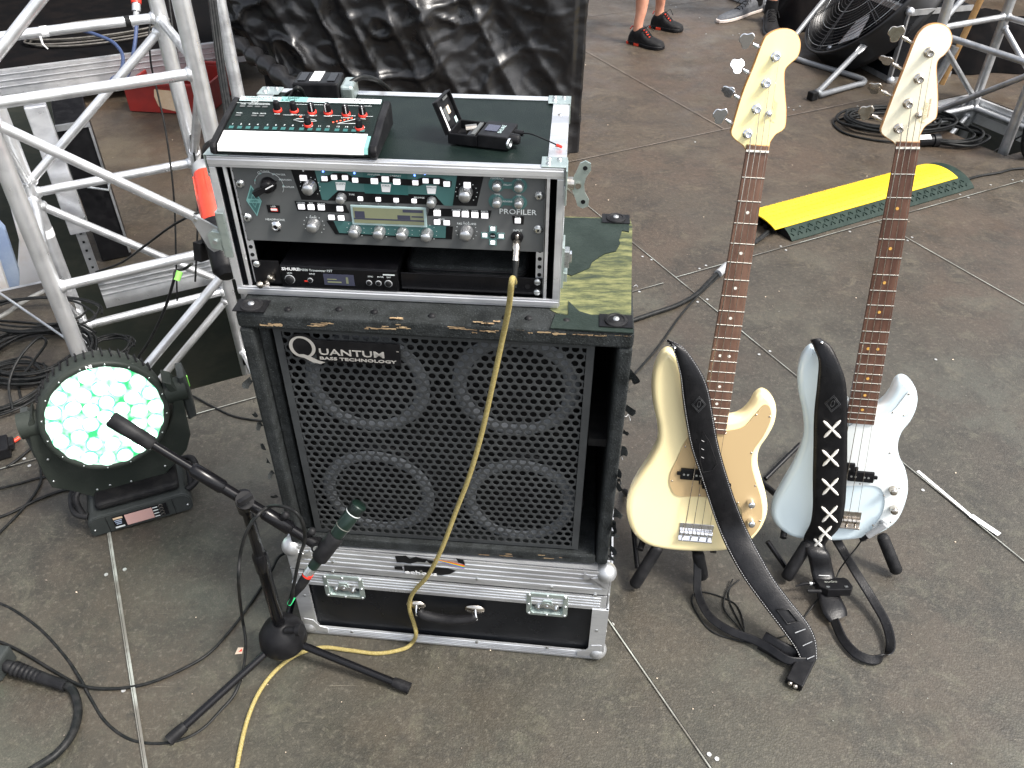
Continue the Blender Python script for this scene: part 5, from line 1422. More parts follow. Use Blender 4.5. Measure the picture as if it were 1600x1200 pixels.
    m.text('Fender', lp_, .015, 'decal_gold', (0, 1, 0), (-1, 0, 0), ext=.0001, sx=.95, shear=.3)
    if mf != 'rosewood': m.text('PRECISION BASS', lp_ + V((.0045, .012, 0)), .0042, 'decal_brown', (0, 1, 0), (-1, 0, 0), ext=.0001, sx=1.1)
    m.build('decal', hd)
    m = MB(X); m.lathe([(.0065, 0), (.0062, .002), (.003, .003), (.0028, .006), (.005, .0065), (.0048, .0085), (0, .009)], (q.x, q.y, -.0124), (0, 0, 1), 'nickel' if mf != 'rosewood' else 'chrome', 16); m.build('string_tree', hd)
    mc = 'chrome' if mf == 'rosewood' else 'nickel'
    for i, (pp, kk) in enumerate(zip(posts, keys)):
        q = L(*pp, -.004); m = MB(X); o = V((q.x, q.y, -.0124))
        m.lathe([(.0095, 0), (.0092, .0012), (.0068, .003), (.0062, .003), (.0060, .012), (.0068, .0135), (.0066, .0155), (.004, .016), (.0035, .012), (0, .012)], o, (0, 0, 1), mc, 22); tp = m.build('tuning_post', T)
        e = L(*kk, -.024); e = V((e.x, e.y, -.024)); d = (e - V((q.x, q.y, -.024))); Ld = d.length; d.normalize(); s = V((-d.y, d.x, 0))
        m = MB(X); m.tube([V((q.x, q.y, -.024)), e - d * .006], .0026, mc, 10); m.tube([e - d * .016, e - d * .008], [.0045, .003], mc, 12)
        # clover leaf key
        ang = (.35, -.5, .9, .1)[i] if mf == 'rosewood' else (.2, 1.1, .8, .3)[i]
        zz = V((0, 0, 1)) * math.cos(ang) + s * math.sin(ang); ss = zz.cross(d)
        pl = []
        for k in range(30):
            a = 2 * PI * k / 30; r = .0135 * (1 + .16 * math.cos(3 * a) ) * (1 - .05 * math.cos(6 * a)); pl.append((math.cos(a) * r * .95 + .007, math.sin(a) * r * 1.1))
        m2 = MB(X @ frame(e, d, ss, d.cross(ss))); m2.prism(pl, -.0015, .0015, mc, rnd=.0012, steps=2, smooth=True)
        m2.build('tuning_key', tp)
        m.build('key_shaft', tp)
    # strings
    sx = [-.0285, -.0095, .0095, .0285]
    for i in range(4):
        q = L(*posts[3 - i], -.004); xn = -.0155 + i * .0103
        m = MB(X); r = (.0011, .0009, .0007, .0005)[i]
        m.tube([(sx[i], -.012, -.004), (sx[i], 0, .001), (xn, .866, -.0008), (q.x + .005, q.y - .002, -.004), (q.x + .0062, q.y + .002, -.004)], r, 'nickel', 6); m.build('string', T)
    # bridge
    m = MB(X); m.bb((-.039, -.020, zt + .0003), (.039, .022, zt + .0026), mc); m.bb((-.039, -.022, zt + .0003), (.039, -.0185, zt + .012), mc)
    br = m.build('bridge', T, bevel=.0006)
    for x in sx:
        m = MB(X); m.cyl((x - .0085, 0, -.004), (x + .0085, 0, -.004), .0048, mc, n=12)
        m.tube([(x, -.018, -.005), (x, -.004, -.004)], .0016, mc, 6); m.tube([(x - .006, 0, zt), (x - .006, 0, .002)], .0012, mc, 6); m.tube([(x + .006, 0, zt), (x + .006, 0, .002)], .0012, mc, 6); m.build('saddle', br)
    # pickups
    for (px, py) in pick:
        q = L(px, py, -.008); m = MB(X); m.bb((q.x - .028, q.y - .0135, zt + .001), (q.x + .028, q.y + .0135, -.0030), 'black'); m.bb((q.x - .036, q.y - .004, zt + .001), (q.x + .036, q.y + .004, -.0045), 'black'); pk = m.build('pickup', T, bevel=.0015)
        m = MB(X)
        for dx in (-.021, -.012, .007, .016): m.cyl((q.x + dx, q.y, -.004), (q.x + dx, q.y, -.0022), .0026, 'steel', n=10)
        m.build('pole_pieces', pk)
    for (px, py) in knobs:
        q = L(px, py, 0.0); m = MB(X); m.lathe([(.0092, 0), (.0092, .002), (.0085, .004), (.0083, .014), (.0072, .0165), (.004, .0175), (0, .0175)], (q.x, q.y, zt + .0024), (0, 0, 1), mc, 24); m.build('knob', T)
    return T, X, L
B1X = bass_pose((1088, 835), (1184, 238), .18, .10)
BODY1 = [(1043, 546), (1030, 556), (1020, 580), (1018, 610), (1022, 640), (1027, 665), (1026, 690), (1014, 716), (998, 740), (985, 765), (979, 788), (981, 812), (992, 835), (1012, 850), (1042, 857), (1085, 860), (1128, 859), (1152, 853), (1173, 843), (1191, 821), (1199, 797), (1197, 773), (1190, 747), (1184, 722), (1187, 700), (1200, 680), (1210, 660), (1213, 638), (1207, 620), (1194, 611), (1181, 617), (1172, 632), (1159, 645), (1140, 651), (1115, 648), (1096, 632), (1080, 606), (1070, 578), (1058, 554)]
GUARD1 = [(1112, 674), (1138, 672), (1162, 666), (1180, 647), (1194, 632), (1203, 637), (1204, 655), (1193, 680), (1177, 704), (1174, 725), (1180, 750), (1188, 775), (1191, 798), (1187, 820), (1172, 838), (1162, 833), (1160, 815), (1158, 798), (1148, 783), (1125, 778), (1090, 775), (1058, 774), (1047, 758), (1047, 740), (1057, 718), (1070, 690), (1088, 672)]
HEAD1 = [(1166, 236), (1161, 228), (1147, 217), (1142, 208), (1145, 195), (1160, 145), (1177, 103), (1192, 64), (1200, 53), (1213, 46), (1228, 44), (1242, 49), (1250, 61), (1251, 76), (1246, 90), (1236, 99), (1228, 108), (1226, 120), (1227, 145), (1229, 170), (1228, 195), (1223, 204), (1212, 211), (1204, 222), (1201, 236)]
TB1, _, LB1 = make_bass('bass_guitar', 'butter yellow electric bass with gold pickguard, left one on the stands', B1X, BODY1, GUARD1, HEAD1,
    [(1213, 89), (1198, 131), (1183, 171), (1169, 210)], (1201, 178), [(1172, 66), (1157, 106), (1143, 146), (1130, 184)], [(1174, 788), (1174, 818)], [(1083, 741), (1117, 756)], (1088, 835), ('cream', 'gold_guard', 'maple_yellow', 'maple_side', 'rosewood'), None)
B2X = bass_pose((1318, 814), (1419, 233), .175, .22)
BODY2 = [(1268, 542), (1254, 555), (1246, 580), (1247, 610), (1253, 640), (1256, 670), (1252, 695), (1240, 725), (1220, 760), (1207, 785), (1205, 805), (1215, 822), (1235, 836), (1264, 842), (1310, 843), (1347, 839), (1376, 831), (1400, 814), (1413, 790), (1419, 762), (1415, 735), (1406, 715), (1403, 695), (1409, 675), (1424, 655), (1433, 632), (1432, 610), (1421, 594), (1408, 590), (1398, 597), (1391, 612), (1380, 626), (1364, 635), (1345, 636), (1326, 625), (1312, 602), (1300, 575), (1286, 551)]
GUARD2 = [(1335, 660), (1362, 654), (1378, 650), (1396, 640), (1411, 622), (1420, 611), (1424, 619), (1419, 636), (1406, 660), (1394, 688), (1395, 715), (1403, 740), (1408, 770), (1405, 798), (1393, 818), (1372, 830), (1362, 826), (1376, 806), (1382, 785), (1378, 766), (1364, 758), (1325, 758), (1292, 756), (1284, 741), (1290, 715), (1309, 682)]
HEAD2 = [(1401, 229), (1395, 222), (1379, 211), (1376, 203), (1379, 193), (1396, 148), (1414, 102), (1430, 61), (1440, 46), (1452, 38), (1467, 36), (1481, 42), (1488, 56), (1486, 72), (1477, 85), (1467, 94), (1464, 106), (1465, 130), (1466, 155), (1464, 182), (1457, 190), (1445, 199), (1438, 212), (1437, 229)]
TB2, _, LB2 = make_bass('bass_guitar', 'pale blue electric bass with white pickguard, right one on the stands', B2X, BODY2, GUARD2, HEAD2,
    [(1453, 83), (1437, 124), (1420, 163), (1405, 202)], (1435, 180), [(1405, 55), (1390, 97), (1372, 140), (1358, 178)], [(1396, 768), (1397, 798)], [(1315, 730), (1345, 744)], (1320, 812), ('sonic_blue', 'white_guard', 'maple_pale', 'maple_side', 'rosewood_dark'), None)
for n_ in (TB1, TB2): bpy.data.objects[n_]['group'] = 'bass guitars standing side by side'

# ------------------------------------------------------------------ straps
def ribbon(m, Lp, Rp, mt, th=.0035, under='leather_under', nsub=5, belly=0.0):
    A = cr(Lp, nsub); B = cr(Rp, nsub); n = len(A); K = 6; vs = []
    for i in range(n):
        t = (A[min(i + 1, n - 1)] - A[max(i - 1, 0)] + B[min(i + 1, n - 1)] - B[max(i - 1, 0)]).normalized(); w0 = (B[i] - A[i]); nn = w0.cross(t)
        nn = nn.normalized() if nn.length > 1e-7 else V((0, 0, 1))
        if nn.dot(CAM - A[i]) < 0: nn = -nn
        for s_ in (0, 1):
            for k in range(K + 1):
                u = k / K; vs.append(A[i].lerp(B[i], u) + nn * (-th * s_ + belly * math.sin(PI * u)))
    W_ = 2 * (K + 1); fs = []; fu = []
    for i in range(n - 1):
        a, b = i * W_, (i + 1) * W_
        for k in range(K):
            fs.append((a + k, a + k + 1, b + k + 1, b + k)); fu.append((a + K + 1 + k + 1, a + K + 1 + k, b + K + 1 + k, b + K + 1 + k + 1))
        fs.append((a, b, b + K + 1, a + K + 1)); fs.append((a + K, a + 2 * K + 1, b + 2 * K + 1, b + K))
    m.add(vs, fs, mt, True); m.add(vs, fu, under or mt, True)
    e = (n - 1) * W_
    m.add(vs, [tuple(list(range(0, K + 1)) + list(range(2 * K + 1, K, -1))), tuple([e + k for k in list(range(2 * K + 1, K, -1))[::-1]] + [e + k for k in range(K, -1, -1)])], mt)
    return A, B
def stitches(m, A, B, ins, mt='stitch', step=.0055, ln=.0032, off=.0008, r=.0005):
    for side in (0, 1):
        acc = 0; P = [a.lerp(b, ins if side == 0 else 1 - ins) for a, b in zip(A, B)]
        for i in range(len(P) - 1):
            d = P[i + 1] - P[i]; L = d.length
            if L < 1e-6: continue
            d /= L; w0 = (B[i] - A[i]); nn = w0.cross(d).normalized()
            if nn.dot(CAM - P[i]) < 0: nn = -nn
            while acc < L:
                q = P[i] + d * acc + nn * off; m.add([q - w0.normalized() * r, q + w0.normalized() * r, q + w0.normalized() * r + d * ln, q - w0.normalized() * r + d * ln], [(0, 1, 2, 3)], mt); acc += step
            acc -= L
def onb(X, px, py, z):
    n = X.to_3x3() @ V((0, 0, 1)); return onp(px, py, X.to_translation() + n * z, n)
def fdep(P): return (P - CAM).dot(fwd)
L1 = [(1041, 532), (1052, 548), (1062, 585), (1066, 620), (1071, 655), (1080, 700), (1095, 745), (1108, 785), (1122, 825), (1140, 865), (1163, 905), (1192, 945), (1222, 985), (1243, 1015), (1254, 1040)]
R1 = [(1046, 531), (1070, 545), (1095, 580), (1107, 608), (1114, 645), (1123, 695), (1137, 745), (1152, 790), (1168, 828), (1190, 870), (1212, 908), (1240, 945), (1262, 972), (1275, 1000), (1277, 1030)]
def strap_pts(X, Ls, Rs, zs, ibody, zend, extra=0.0):
    A = []; B = []
    for i, (a, b) in enumerate(zip(Ls, Rs)):
        if i <= ibody:
            z = zs[min(i, len(zs) - 1)]; A.append(onb(X, *a, z)); B.append(onb(X, *b, z))
        else: A.append(None); B.append(None)
    t0a, t0b = fdep(A[ibody]), fdep(B[ibody]); t1a, t1b = fdep(atz(*Ls[-1], zend)), fdep(atz(*Rs[-1], zend + extra)); n = len(Ls) - 1 - ibody
    for k in range(1, n + 1):
        i = ibody + k; u = (Ls[i][1] - Ls[ibody][1]) / (Ls[-1][1] - Ls[ibody][1]); e = u
        A[i] = dep(*Ls[i], t0a + (t1a - t0a) * e); B[i] = dep(*Rs[i], t0b + (t1b - t0b) * e)
    return A, B
A, B = strap_pts(B1X, L1, R1, [-.008, .004, .012, .014, .014, .014, .016, .018, .02], 8, .012, .012)
T = thing('guitar_strap', 'wide black leather strap with white edge stitching, trailing from the yellow bass to the floor', 'strap', atz(1262, 1035, 0), 'leather straps hanging on the basses')
m = MB(); A_s, B_s = ribbon(m, A, B, 'leather', .004, belly=.004); m.build('wide_band', T)
m = MB(); stitches(m, A_s, B_s, .05); 
q = onb(B1X, 1092, 632, .019)
m.build('stitching', T)
def emb(px, py, X, z, s_, ang=0):
    """pressed diamond emblem"""
    m = MB(); c = onb(X, px, py, z); x = X.to_3x3() @ V((1, 0, 0)); y = X.to_3x3() @ V((0, 1, 0)); n = X.to_3x3() @ V((0, 0, 1))
    xr = x * math.cos(ang) + y * math.sin(ang); yr = -x * math.sin(ang) + y * math.cos(ang)
    for k in (1, .8):
        P = [c + xr * s_ * k, c + yr * s_ * 1.25 * k, c - xr * s_ * k, c - yr * s_ * 1.25 * k]; m.tube(P, .0007, 'emboss', 5, closed=True)
    for i in range(4):
        a0 = i * 1.7; m.tube([c + xr * s_ * .4 * math.cos(a0 + t) * (.5 + .1 * t) + yr * s_ * .5 * math.sin(a0 + t * 1.5) for t in (0, .5, 1, 1.5)], .0006, 'emboss', 4)
    m.build('pressed_emblem', T)
emb(1092, 632, B1X, .0195, .0150, .1)
# long teardrop cut-out flap stitched on the band
m = MB(); P = [onb(B1X, *p, .0215) for p in [(1098, 673), (1108, 690), (1117, 715), (1120, 726), (1113, 735), (1105, 737), (1098, 738), (1094, 720), (1093, 695)]]
m.tube(P, .0009, 'rubber', 5, closed=True)
for k in range(3): m.tube([onb(B1X, 1096, 688 + k * 13, .0215), onb(B1X, 1100, 690 + k * 13, .0215)], .0006, 'stitch', 4)
m.build('pocket_flap', T)
m = MB(); P = [onb(B1X, *p, .0055) for p in [(1050, 537), (1058, 545), (1066, 557), (1058, 553), (1052, 545)]]; m.tube(P, .0006, 'stitch', 4, closed=True)
q = onb(B1X, 1054, 543, .004); m.lathe([(.0035, 0), (.0035, .004), (0, .006)], q, B1X.to_3x3() @ V((0, 0, 1)), 'chrome', 14); m.build('button_end', T)
# stitched square and cross slots near the bottom
def slots(Aa, Bb, frs):
    m = MB()
    for f, w0, w1 in frs:
        i = f * (len(Aa) - 1); k = int(i); u = i - k; a = Aa[k].lerp(Aa[min(k + 1, len(Aa) - 1)], u); b = Bb[k].lerp(Bb[min(k + 1, len(Bb) - 1)], u)
        n = (b - a).cross(Aa[min(k + 1, len(Aa) - 1)] - Aa[k]).normalized()
        if n.dot(CAM - a) < 0: n = -n
        m.tube([a.lerp(b, w0) + n * .0045, a.lerp(b, w1) + n * .0045], .0013, 'alu_dull' if w1 - w0 > .3 else 'stitch', 5)
    m.build('slots', T)
slots(A_s, B_s, [(.875, .35, .78), (.925, .35, .8), (.975, .35, .8)])
m = MB(); i = int(.80 * (len(A_s) - 1)); j = int(.845 * (len(A_s) - 1)); a, b, c, d = A_s[i], B_s[i], B_s[j], A_s[j]; n = (b - a).cross(d - a).normalized(); n = n if n.dot(CAM - a) > 0 else -n
P = [a.lerp(b, .3) + n * .006, a.lerp(b, .7) + n * .006, d.lerp(c, .7) + n * .006, d.lerp(c, .3) + n * .006]
m.tube(P, .0024, 'leather', 6, closed=True); m.build('buckle_loop', T)
# narrow tail coming back to the body
def narrow(pts, half, name='narrow_tail', dirn=None, th=.003, mt='leather'):
    P = cr([V(p) for p in pts], 6); Lp = []; Rp = []
    for i, p in enumerate(P):
        t = (P[min(i + 1, len(P) - 1)] - P[max(i - 1, 0)]).normalized(); d = dirn[0].lerp(dirn[1], i / (len(P) - 1)) if dirn else V((0, 0, 1))
        w0 = (d - t * d.dot(t)).normalized(); Lp.append(p - w0 * half); Rp.append(p + w0 * half)
    m = MB(); a, b = ribbon(m, Lp, Rp, mt, th, nsub=1); m.build(name, T); return a, b
narrow([atz(1262, 1034, .02), atz(1232, 1032, .022), atz(1200, 1012, .022), atz(1178, 1000, .02), atz(1140, 985, .02), atz(1108, 962, .022), atz(1091, 928, .03), atz(1090, 895, .055), onb(B1X, 1090, 868, -.04), onb(B1X, 1082, 852, -.045)], .0095, dirn=[V((.2, .5, .6)), V((.9, .2, .1))])
narrow([atz(1258, 1030, .012), atz(1225, 1020, .020), atz(1200, 1006, .022), atz(1190, 1000, .022)], .022, 'adjuster', dirn=[V((.2, .5, .8)), V((.1, .7, .5))])
c = atz(1246, 1050, 0); XP_ = Matrix.Translation(c) @ Matrix.Rotation(.95, 4, 'Z')
P1 = thing('bodypack_transmitter', 'black wireless bodypack lying under the strap of the yellow bass', 'bodypack', c, 'wireless bodypacks on the straps')
m = MB(XP_); m.bb((-.044, -.024, .001), (.05, .014, .022), 'black'); m.build('housing', P1, bevel=.003)
m = MB(XP_)
for y in (-.010, .002): m.lathe([(.005, 0), (.005, .004), (.0035, .005), (.0025, .001), (0, .001)], (-.044, y, .012), (-1, 0, 0), 'nickel', 14)
m.build('socket', P1)

# strap two
L2s = [(1266, 531), (1272, 545), (1279, 565), (1277, 600), (1272, 650), (1271, 700), (1270, 750), (1270, 793), (1266, 820), (1256, 842)]
R2s = [(1281, 528), (1298, 541), (1311, 566), (1322, 600), (1324, 650), (1324, 700), (1323, 750), (1320, 793), (1312, 824), (1290, 850)]
A = [onb(B2X, *p, z) for p, z in zip(L2s, [-.012, -.002, .010, .016, .018, .020, .022, .022, .018, .004])]; B = [onb(B2X, *p, z) for p, z in zip(R2s, [-.012, -.002, .010, .016, .018, .020, .022, .022, .018, .004])]
T = thing('guitar_strap', 'wide black leather strap with a row of white laced crosses, over the pale blue bass', 'strap', atz(1300, 990, 0), 'leather straps hanging on the basses')
A += [dep(1262, 866, fdep(atz(1262, 866, .09))), atz(1268, 893, .05), atz(1276, 925, .03), atz(1285, 955, .022), atz(1297, 972, .014)]
B += [dep(1297, 868, fdep(atz(1297, 868, .09))), atz(1303, 895, .05), atz(1310, 925, .03), atz(1322, 950, .022), atz(1324, 962, .014)]
m = MB(); A_s, B_s = ribbon(m, A, B, 'leather', .004, belly=.004); m.build('wide_band', T)
m = MB(); stitches(m, A_s[:46], B_s[:46], .07, mt='seam_dirty', r=.0003); m.build('stitching', T)
emb(1301, 631, B2X, .0235, .0165)
m = MB(); q = onb(B2X, 1284, 535, -.002); m.lathe([(.0035, 0), (.0035, .004), (0, .006)], q, B2X.to_3x3() @ V((0, 0, 1)), 'chrome', 14); m.build('button_end', T)
for k, (cx, cy, s_) in enumerate(((1300, 671, 1), (1297.5, 716, .95), (1297, 761, .95), (1296, 804, .92), (1289, 833, .75), (1278, 848, .45))):
    m = MB(); z = .0275 if k < 4 else (.0225 if k == 4 else .011)
    for a, b in (((-14, -14), (14, 14)), ((-13, 13), (14, -15))):
        P = [onb(B2X, cx + (a[0] + (b[0] - a[0]) * u) * s_ * .95, cy + (a[1] + (b[1] - a[1]) * u) * s_ * .95, z) for u in (0, .15, .5, .85, 1)]
        m.tube(P, [.0016, .0036, .0026, .0036, .0014], 'lace', 8)
    m.build('laced_cross', T)
slots(A_s, B_s, [(.80, .25, .75), (.86, .25, .75)])
narrow([atz(1303, 968, .02), atz(1318, 1000, .014), atz(1342, 1024, .014), atz(1372, 1031, .014), atz(1391, 1012, .018), atz(1385, 975, .024), atz(1363, 935, .035), atz(1338, 895, .055), onb(B2X, 1316, 858, -.035), onb(B2X, 1306, 842, -.04)], .0105, dirn=[V((.3, .5, .4)), V((.95, .1, .1))])
c = atz(1295, 932, 0); XP_ = Matrix.Translation(c + V((0, 0, .036))) @ Matrix.Rotation(.02, 4, 'Z') @ Matrix.Rotation(-.25, 4, 'X')
P2_ = thing('bodypack_transmitter', 'black wireless bodypack with stubby antenna, clipped on the strap of the pale blue bass', 'bodypack', c, 'wireless bodypacks on the straps')
m = MB(XP_); pl = [(-.040, .020), (.034, .022), (.041, .014), (.043, -.012), (.034, -.024), (-.020, -.024), (-.036, -.010)]; m.prism(pl, -.008, .012, 'black', rnd=.002, steps=2); m.build('housing', P2_)
m = MB(XP_)
for x in (-.018, .026): m.bb((x - .004, -.017, .0122), (x + .004, -.012, .0135), 'steel')
m.text('audio', (-.02, .002, .0123), .011, 'seam', ext=.0002, sx=1.3); m.build('lettering', P2_)
m = MB(XP_); m.tube([(-.034, -.017, .002), (-.066, -.015, .002)], .0045, 'rubber', 12); m.build('antenna', P2_)
m = MB(XP_); m.tube([(-.038, .012, .002), (-.05, .012, .002)], .0052, 'black_gloss', 12); m.tube([(-.05, .012, .002), (-.064, .012, .002), (-.085, .010, -.004)], [.0045, .004, .002], 'rubber', 10); m.tube([(-.046, .012, .002), (-.052, .012, .002)], .0056, 'steel', 12); m.build('cable_plug', P2_)

# cables of the basses
T = thing('instrument_lead', 'thin black lead with a grey angled jack plugged into the pale blue bass', 'cable', atz(1330, 900, 0))
m = MB(); a, b = onb(B2X, 1383, 820, .006), onb(B2X, 1347, 843, .004); m.tube([a, a.lerp(b, .75)], .0075, 'grey_plastic', 16); m.tube([a.lerp(b, .75), b], [.0062, .0045], 'black', 12); m.tube([a, onb(B2X, 1376, 815, -.012)], .006, 'grey_plastic', 12); m.build('plug', T)
m = MB(); m.tube(cr([b, onb(B2X, 1338, 856, 0), atz(1325, 872, .08), atz(1312, 890, .04), atz(1305, 905, .03), atz(1290, 920, .02), atz(1260, 960, .004), atz(1235, 990, .004), atz(1180, 1000, .004), atz(1150, 975, .004), atz(1130, 945, .004), atz(1145, 905, .01)], 8), .0019, 'cable_black', 7); m.build('cord', T)
def floorcable(name, label, pts, r, mt='cable_black', z=None, cat='cable', group=None):
    m = MB(); z = r + .0005 if z is None else z
    P = [atz(p[0], p[1], p[2] if len(p) > 2 else z) for p in pts]; m.tube(cr(P, 8), r, mt, 8)
    return single(name, m, label, cat, group)
floorcable('thin_lead', 'thin black lead curling over the floor below the yellow bass', [(1225, 1030, .02), (1190, 1008), (1150, 1000), (1110, 985), (1084, 950), (1083, 930), (1105, 926), (1150, 945), (1163, 985), (1155, 972), (1140, 940), (1140, 920), (1155, 906)], .0019)

# ------------------------------------------------------------------ guitar stands
def stand(label, X, arms, rear, feet):
    T = thing('guitar_stand', label, 'guitar stand', V((X.to_translation().x, X.to_translation().y, 0)), 'guitar stands under the basses')
    for (p0, z0), (p1, z1) in arms:
        a, b = atz(*p0, z0), atz(*p1, z1); d = (b - a).normalized(); m = MB()
        m.lathe([(.001, -.001), (.011, .001), (.0145, .006), (.015, .02), (.0145, (b - a).length - .01), (.012, (b - a).length - .001), (.0, (b - a).length)], a, d, 'rubber', 18); m.build('padded_arm', T)
    for P in rear:
        m = MB(); m.tube(cr([V(p) for p in P], 6), .008, 'black', 12); m.build('leg', T)
    for P in feet:
        m = MB(); m.tube([V(P[0]), V(P[1])], .0065, 'black_gloss', 10); m.build('strut', T)
    return T
o1, o2 = B1X.to_translation(), B2X.to_translation()
stand('low black stand with foam padded arms under the yellow bass', B1X, [(((990, 916), .016), ((1030, 852), .12)), (((1098, 903), .016), ((1090, 862), .10))],
      [[V((o1.x - .12, o1.y + .02, .10)), V((o1.x - .10, o1.y + .10, .11)), V((o1.x - .12, o1.y + .30, .01))], [V((o1.x + .06, o1.y + .03, .08)), V((o1.x + .08, o1.y + .10, .10)), V((o1.x + .16, o1.y + .30, .01))]],
      [(V((o1.x - .105, o1.y + .11, .105)), V((o1.x + .075, o1.y + .11, .095))), (atz(985, 780, .12), atz(996, 888, .012))])
stand('low black stand with foam padded arms under the pale blue bass', B2X, [(((1227, 905), .016), ((1264, 846), .10)), (((1402, 895), .016), ((1378, 836), .10))],
      [[V((o2.x - .12, o2.y + .02, .09)), V((o2.x - .10, o2.y + .12, .11)), V((o2.x - .14, o2.y + .34, .01))], [V((o2.x + .08, o2.y + .02, .08)), V((o2.x + .06, o2.y + .12, .11)), V((o2.x + .1, o2.y + .34, .01))]],
      [(atz(1199, 846, .06), atz(1229, 888, .01)), (atz(1196, 748, .01), atz(1250, 694, .04)), (V((o2.x - .10, o2.y + .12, .11)), V((o2.x + .06, o2.y + .12, .11)))])
# ================================================================== moving head wash light (lit green)
bl, brr = atz(146, 842), atz(297, 799)
ya = math.atan2((brr - bl).y, (brr - bl).x); bw = (brr - bl).length + .012
XW = Matrix.Translation(V((bl.x, bl.y, 0))) @ Matrix.Rotation(ya, 4, 'Z'); XWi = XW.inverted(); nW = XW.to_3x3() @ V((0, -1, 0))
T = thing('moving_head_light', 'moving head wash light glowing bright green, on the floor left of the cabinet', 'stage light', XW @ V((bw / 2, .1, 0)))
def wl(px, py, y): return XWi @ onp(px, py, XW @ V((0, y, 0)), nW)
BH = .066
def stad(x0, x1, z0, z1, r, k=6):
    out = []
    for cx, cz, a0 in ((x1 - r, z1 - r, 0), (x0 + r, z1 - r, 90), (x0 + r * .4, z0 + r * .4, 180), (x1 - r * .4, z0 + r * .4, 270)):
        rr_2 = r if a0 < 180 else r * .4
        for i in range(k + 1): a = R(a0 + 90 * i / k); out.append((cx + math.cos(a) * rr_2, cz + math.sin(a) * rr_2))
    return out
XF = XW @ Matrix.Rotation(R(90), 4, 'X')      # local xy -> x,z ; z -> -y (front)
m = MB(XF); m.prism(stad(0, bw, .004, BH, .026), -.185, -.004, 'lamp_base', rnd=.004, steps=2, smooth=False); bs = m.build('base', T)
m = MB(XF); m.prism(stad(.003, bw - .003, .007, BH - .003, .024), -.0035, -.0005, 'lamp_base'); fpn = m.build('front_cover', T)
m = MB(XF); 
m.prism([(bw * .235, .014), (bw * .76, .014), (bw * .76, .055), (bw * .235, .055)], .0, .0012, 'black'); dp = m.build('display', T)
m = MB(XF); m.prism([(bw * .35, .016), (bw * .615, .016), (bw * .615, .053), (bw * .35, .053)], .0013, .0018, 'screen'); m.build('screen', dp)
m = MB(XF)
m.box((bw * .285, .049, .0017), (bw * .09, .006, .0005), 'tape_tan'); m.box((bw * .28, .018, .0017), (bw * .09, .005, .0005), 'white_text')
for k in range(3): m.box((bw * .28, .041 - k * .006, .0016), (bw * (.07 - k * .01), .0025, .0004), 'blue_canvas')
for k in range(4):
    z = .050 - k * .0105; m.box((bw * .645, z, .0016), (bw * .05, .003, .0004), 'white_text'); 
    m.lathe([(.0042, .0012), (.004, .0024), (0, .0026)], (bw * .70, z, 0), (0, 0, 1), 'rubber', 12); m.lathe([(.0052, .0012), (.0051, .0016), (.0046, .0016)], (bw * .70, z, 0), (0, 0, 1), 'seam', 14)
m.build('buttons_and_lettering', dp)
m = MB(XF)
for x in (.012, .085, bw - .012, bw - .075):
    m.lathe([(.003, 0), (.0026, .001), (0, .0012)], (x, .026, 0), (0, 0, 1), 'steel', 10)
for x in (.045, bw - .045): m.box((x, BH / 2, .0002), (.0012, BH - .01, .0008), 'black')
m.build('screws', T)
# upper dark body of base and carrying handles
m = MB(XW); m.bb((.028, .018, BH + .001), (bw - .018, .165, BH + .028), 'black_soft'); m.build('base_top', T, bevel=.012, seg=3)
for sx, x0 in ((-1, .0), (1, bw)):
    m = MB(XW); P = cr([(x0 + sx * -.004, .03, BH * .8), (x0 + sx * .022, .045, BH * .9), (x0 + sx * .030, .09, BH), (x0 + sx * .022, .14, BH * .9), (x0 + sx * -.004, .155, BH * .8)], 6); m.tube(P, .009, 'rubber', 12)
    P = cr([(x0 + sx * .006, .035, BH * .75), (x0 + sx * .012, .06, BH + .03), (x0 - sx * .012, .09, BH + .045)], 6); m.tube(P, .008, 'rubber', 10); m.build('handle', T)
# head
YY = .095
hc = wl(166, 652, YY - .045); hc = V((hc.x, YY - .045, hc.z))
tl_ = R(12)
hn = V((math.sin(R(-6)) * -1 * math.cos(tl_), -math.cos(tl_), math.sin(tl_))); hn.normalize()
ctr = XW @ hc; tt = fdep(ctr); RL = .0925 / 1.0 * tt / 2.06 * 1.52; RL = 82.5 / F_PX * tt
print('head', ctr, tt, RL, bw)
NW = XW.to_3x3() @ hn; HX = NW.cross(V((0, 0, 1))).normalized() * -1; HY = NW.cross(HX)
if HY.z < 0: HY = -HY
if HX.cross(HY).dot(NW) < 0: HX = -HX
XH = frame(ctr, HX, HY, NW)
m = MB(XH); RO = RL * 1.115
m.lathe([(RL * .55, -.135), (RL * .95, -.12), (RO, -.085), (RO + .004, -.05), (RO + .003, -.008), (RO - .001, .0), (RL + .0035, .0), (RL + .002, -.004)], (0, 0, 0), (0, 0, 1), 'lamp_body', 64); hh = m.build('head', T)
mat('lens_bed', (.01, .2, .05), .25, 0, emit=(.07, .85, .34), estr=.75)
mat('lens_lit', (.2, .5, .35), .1, 0, emit=(.60, 1.0, .78), estr=.8)
mat('lens_rim', (.03, .2, .1), .12, 0, emit=(.30, 1.0, .60), estr=.62)
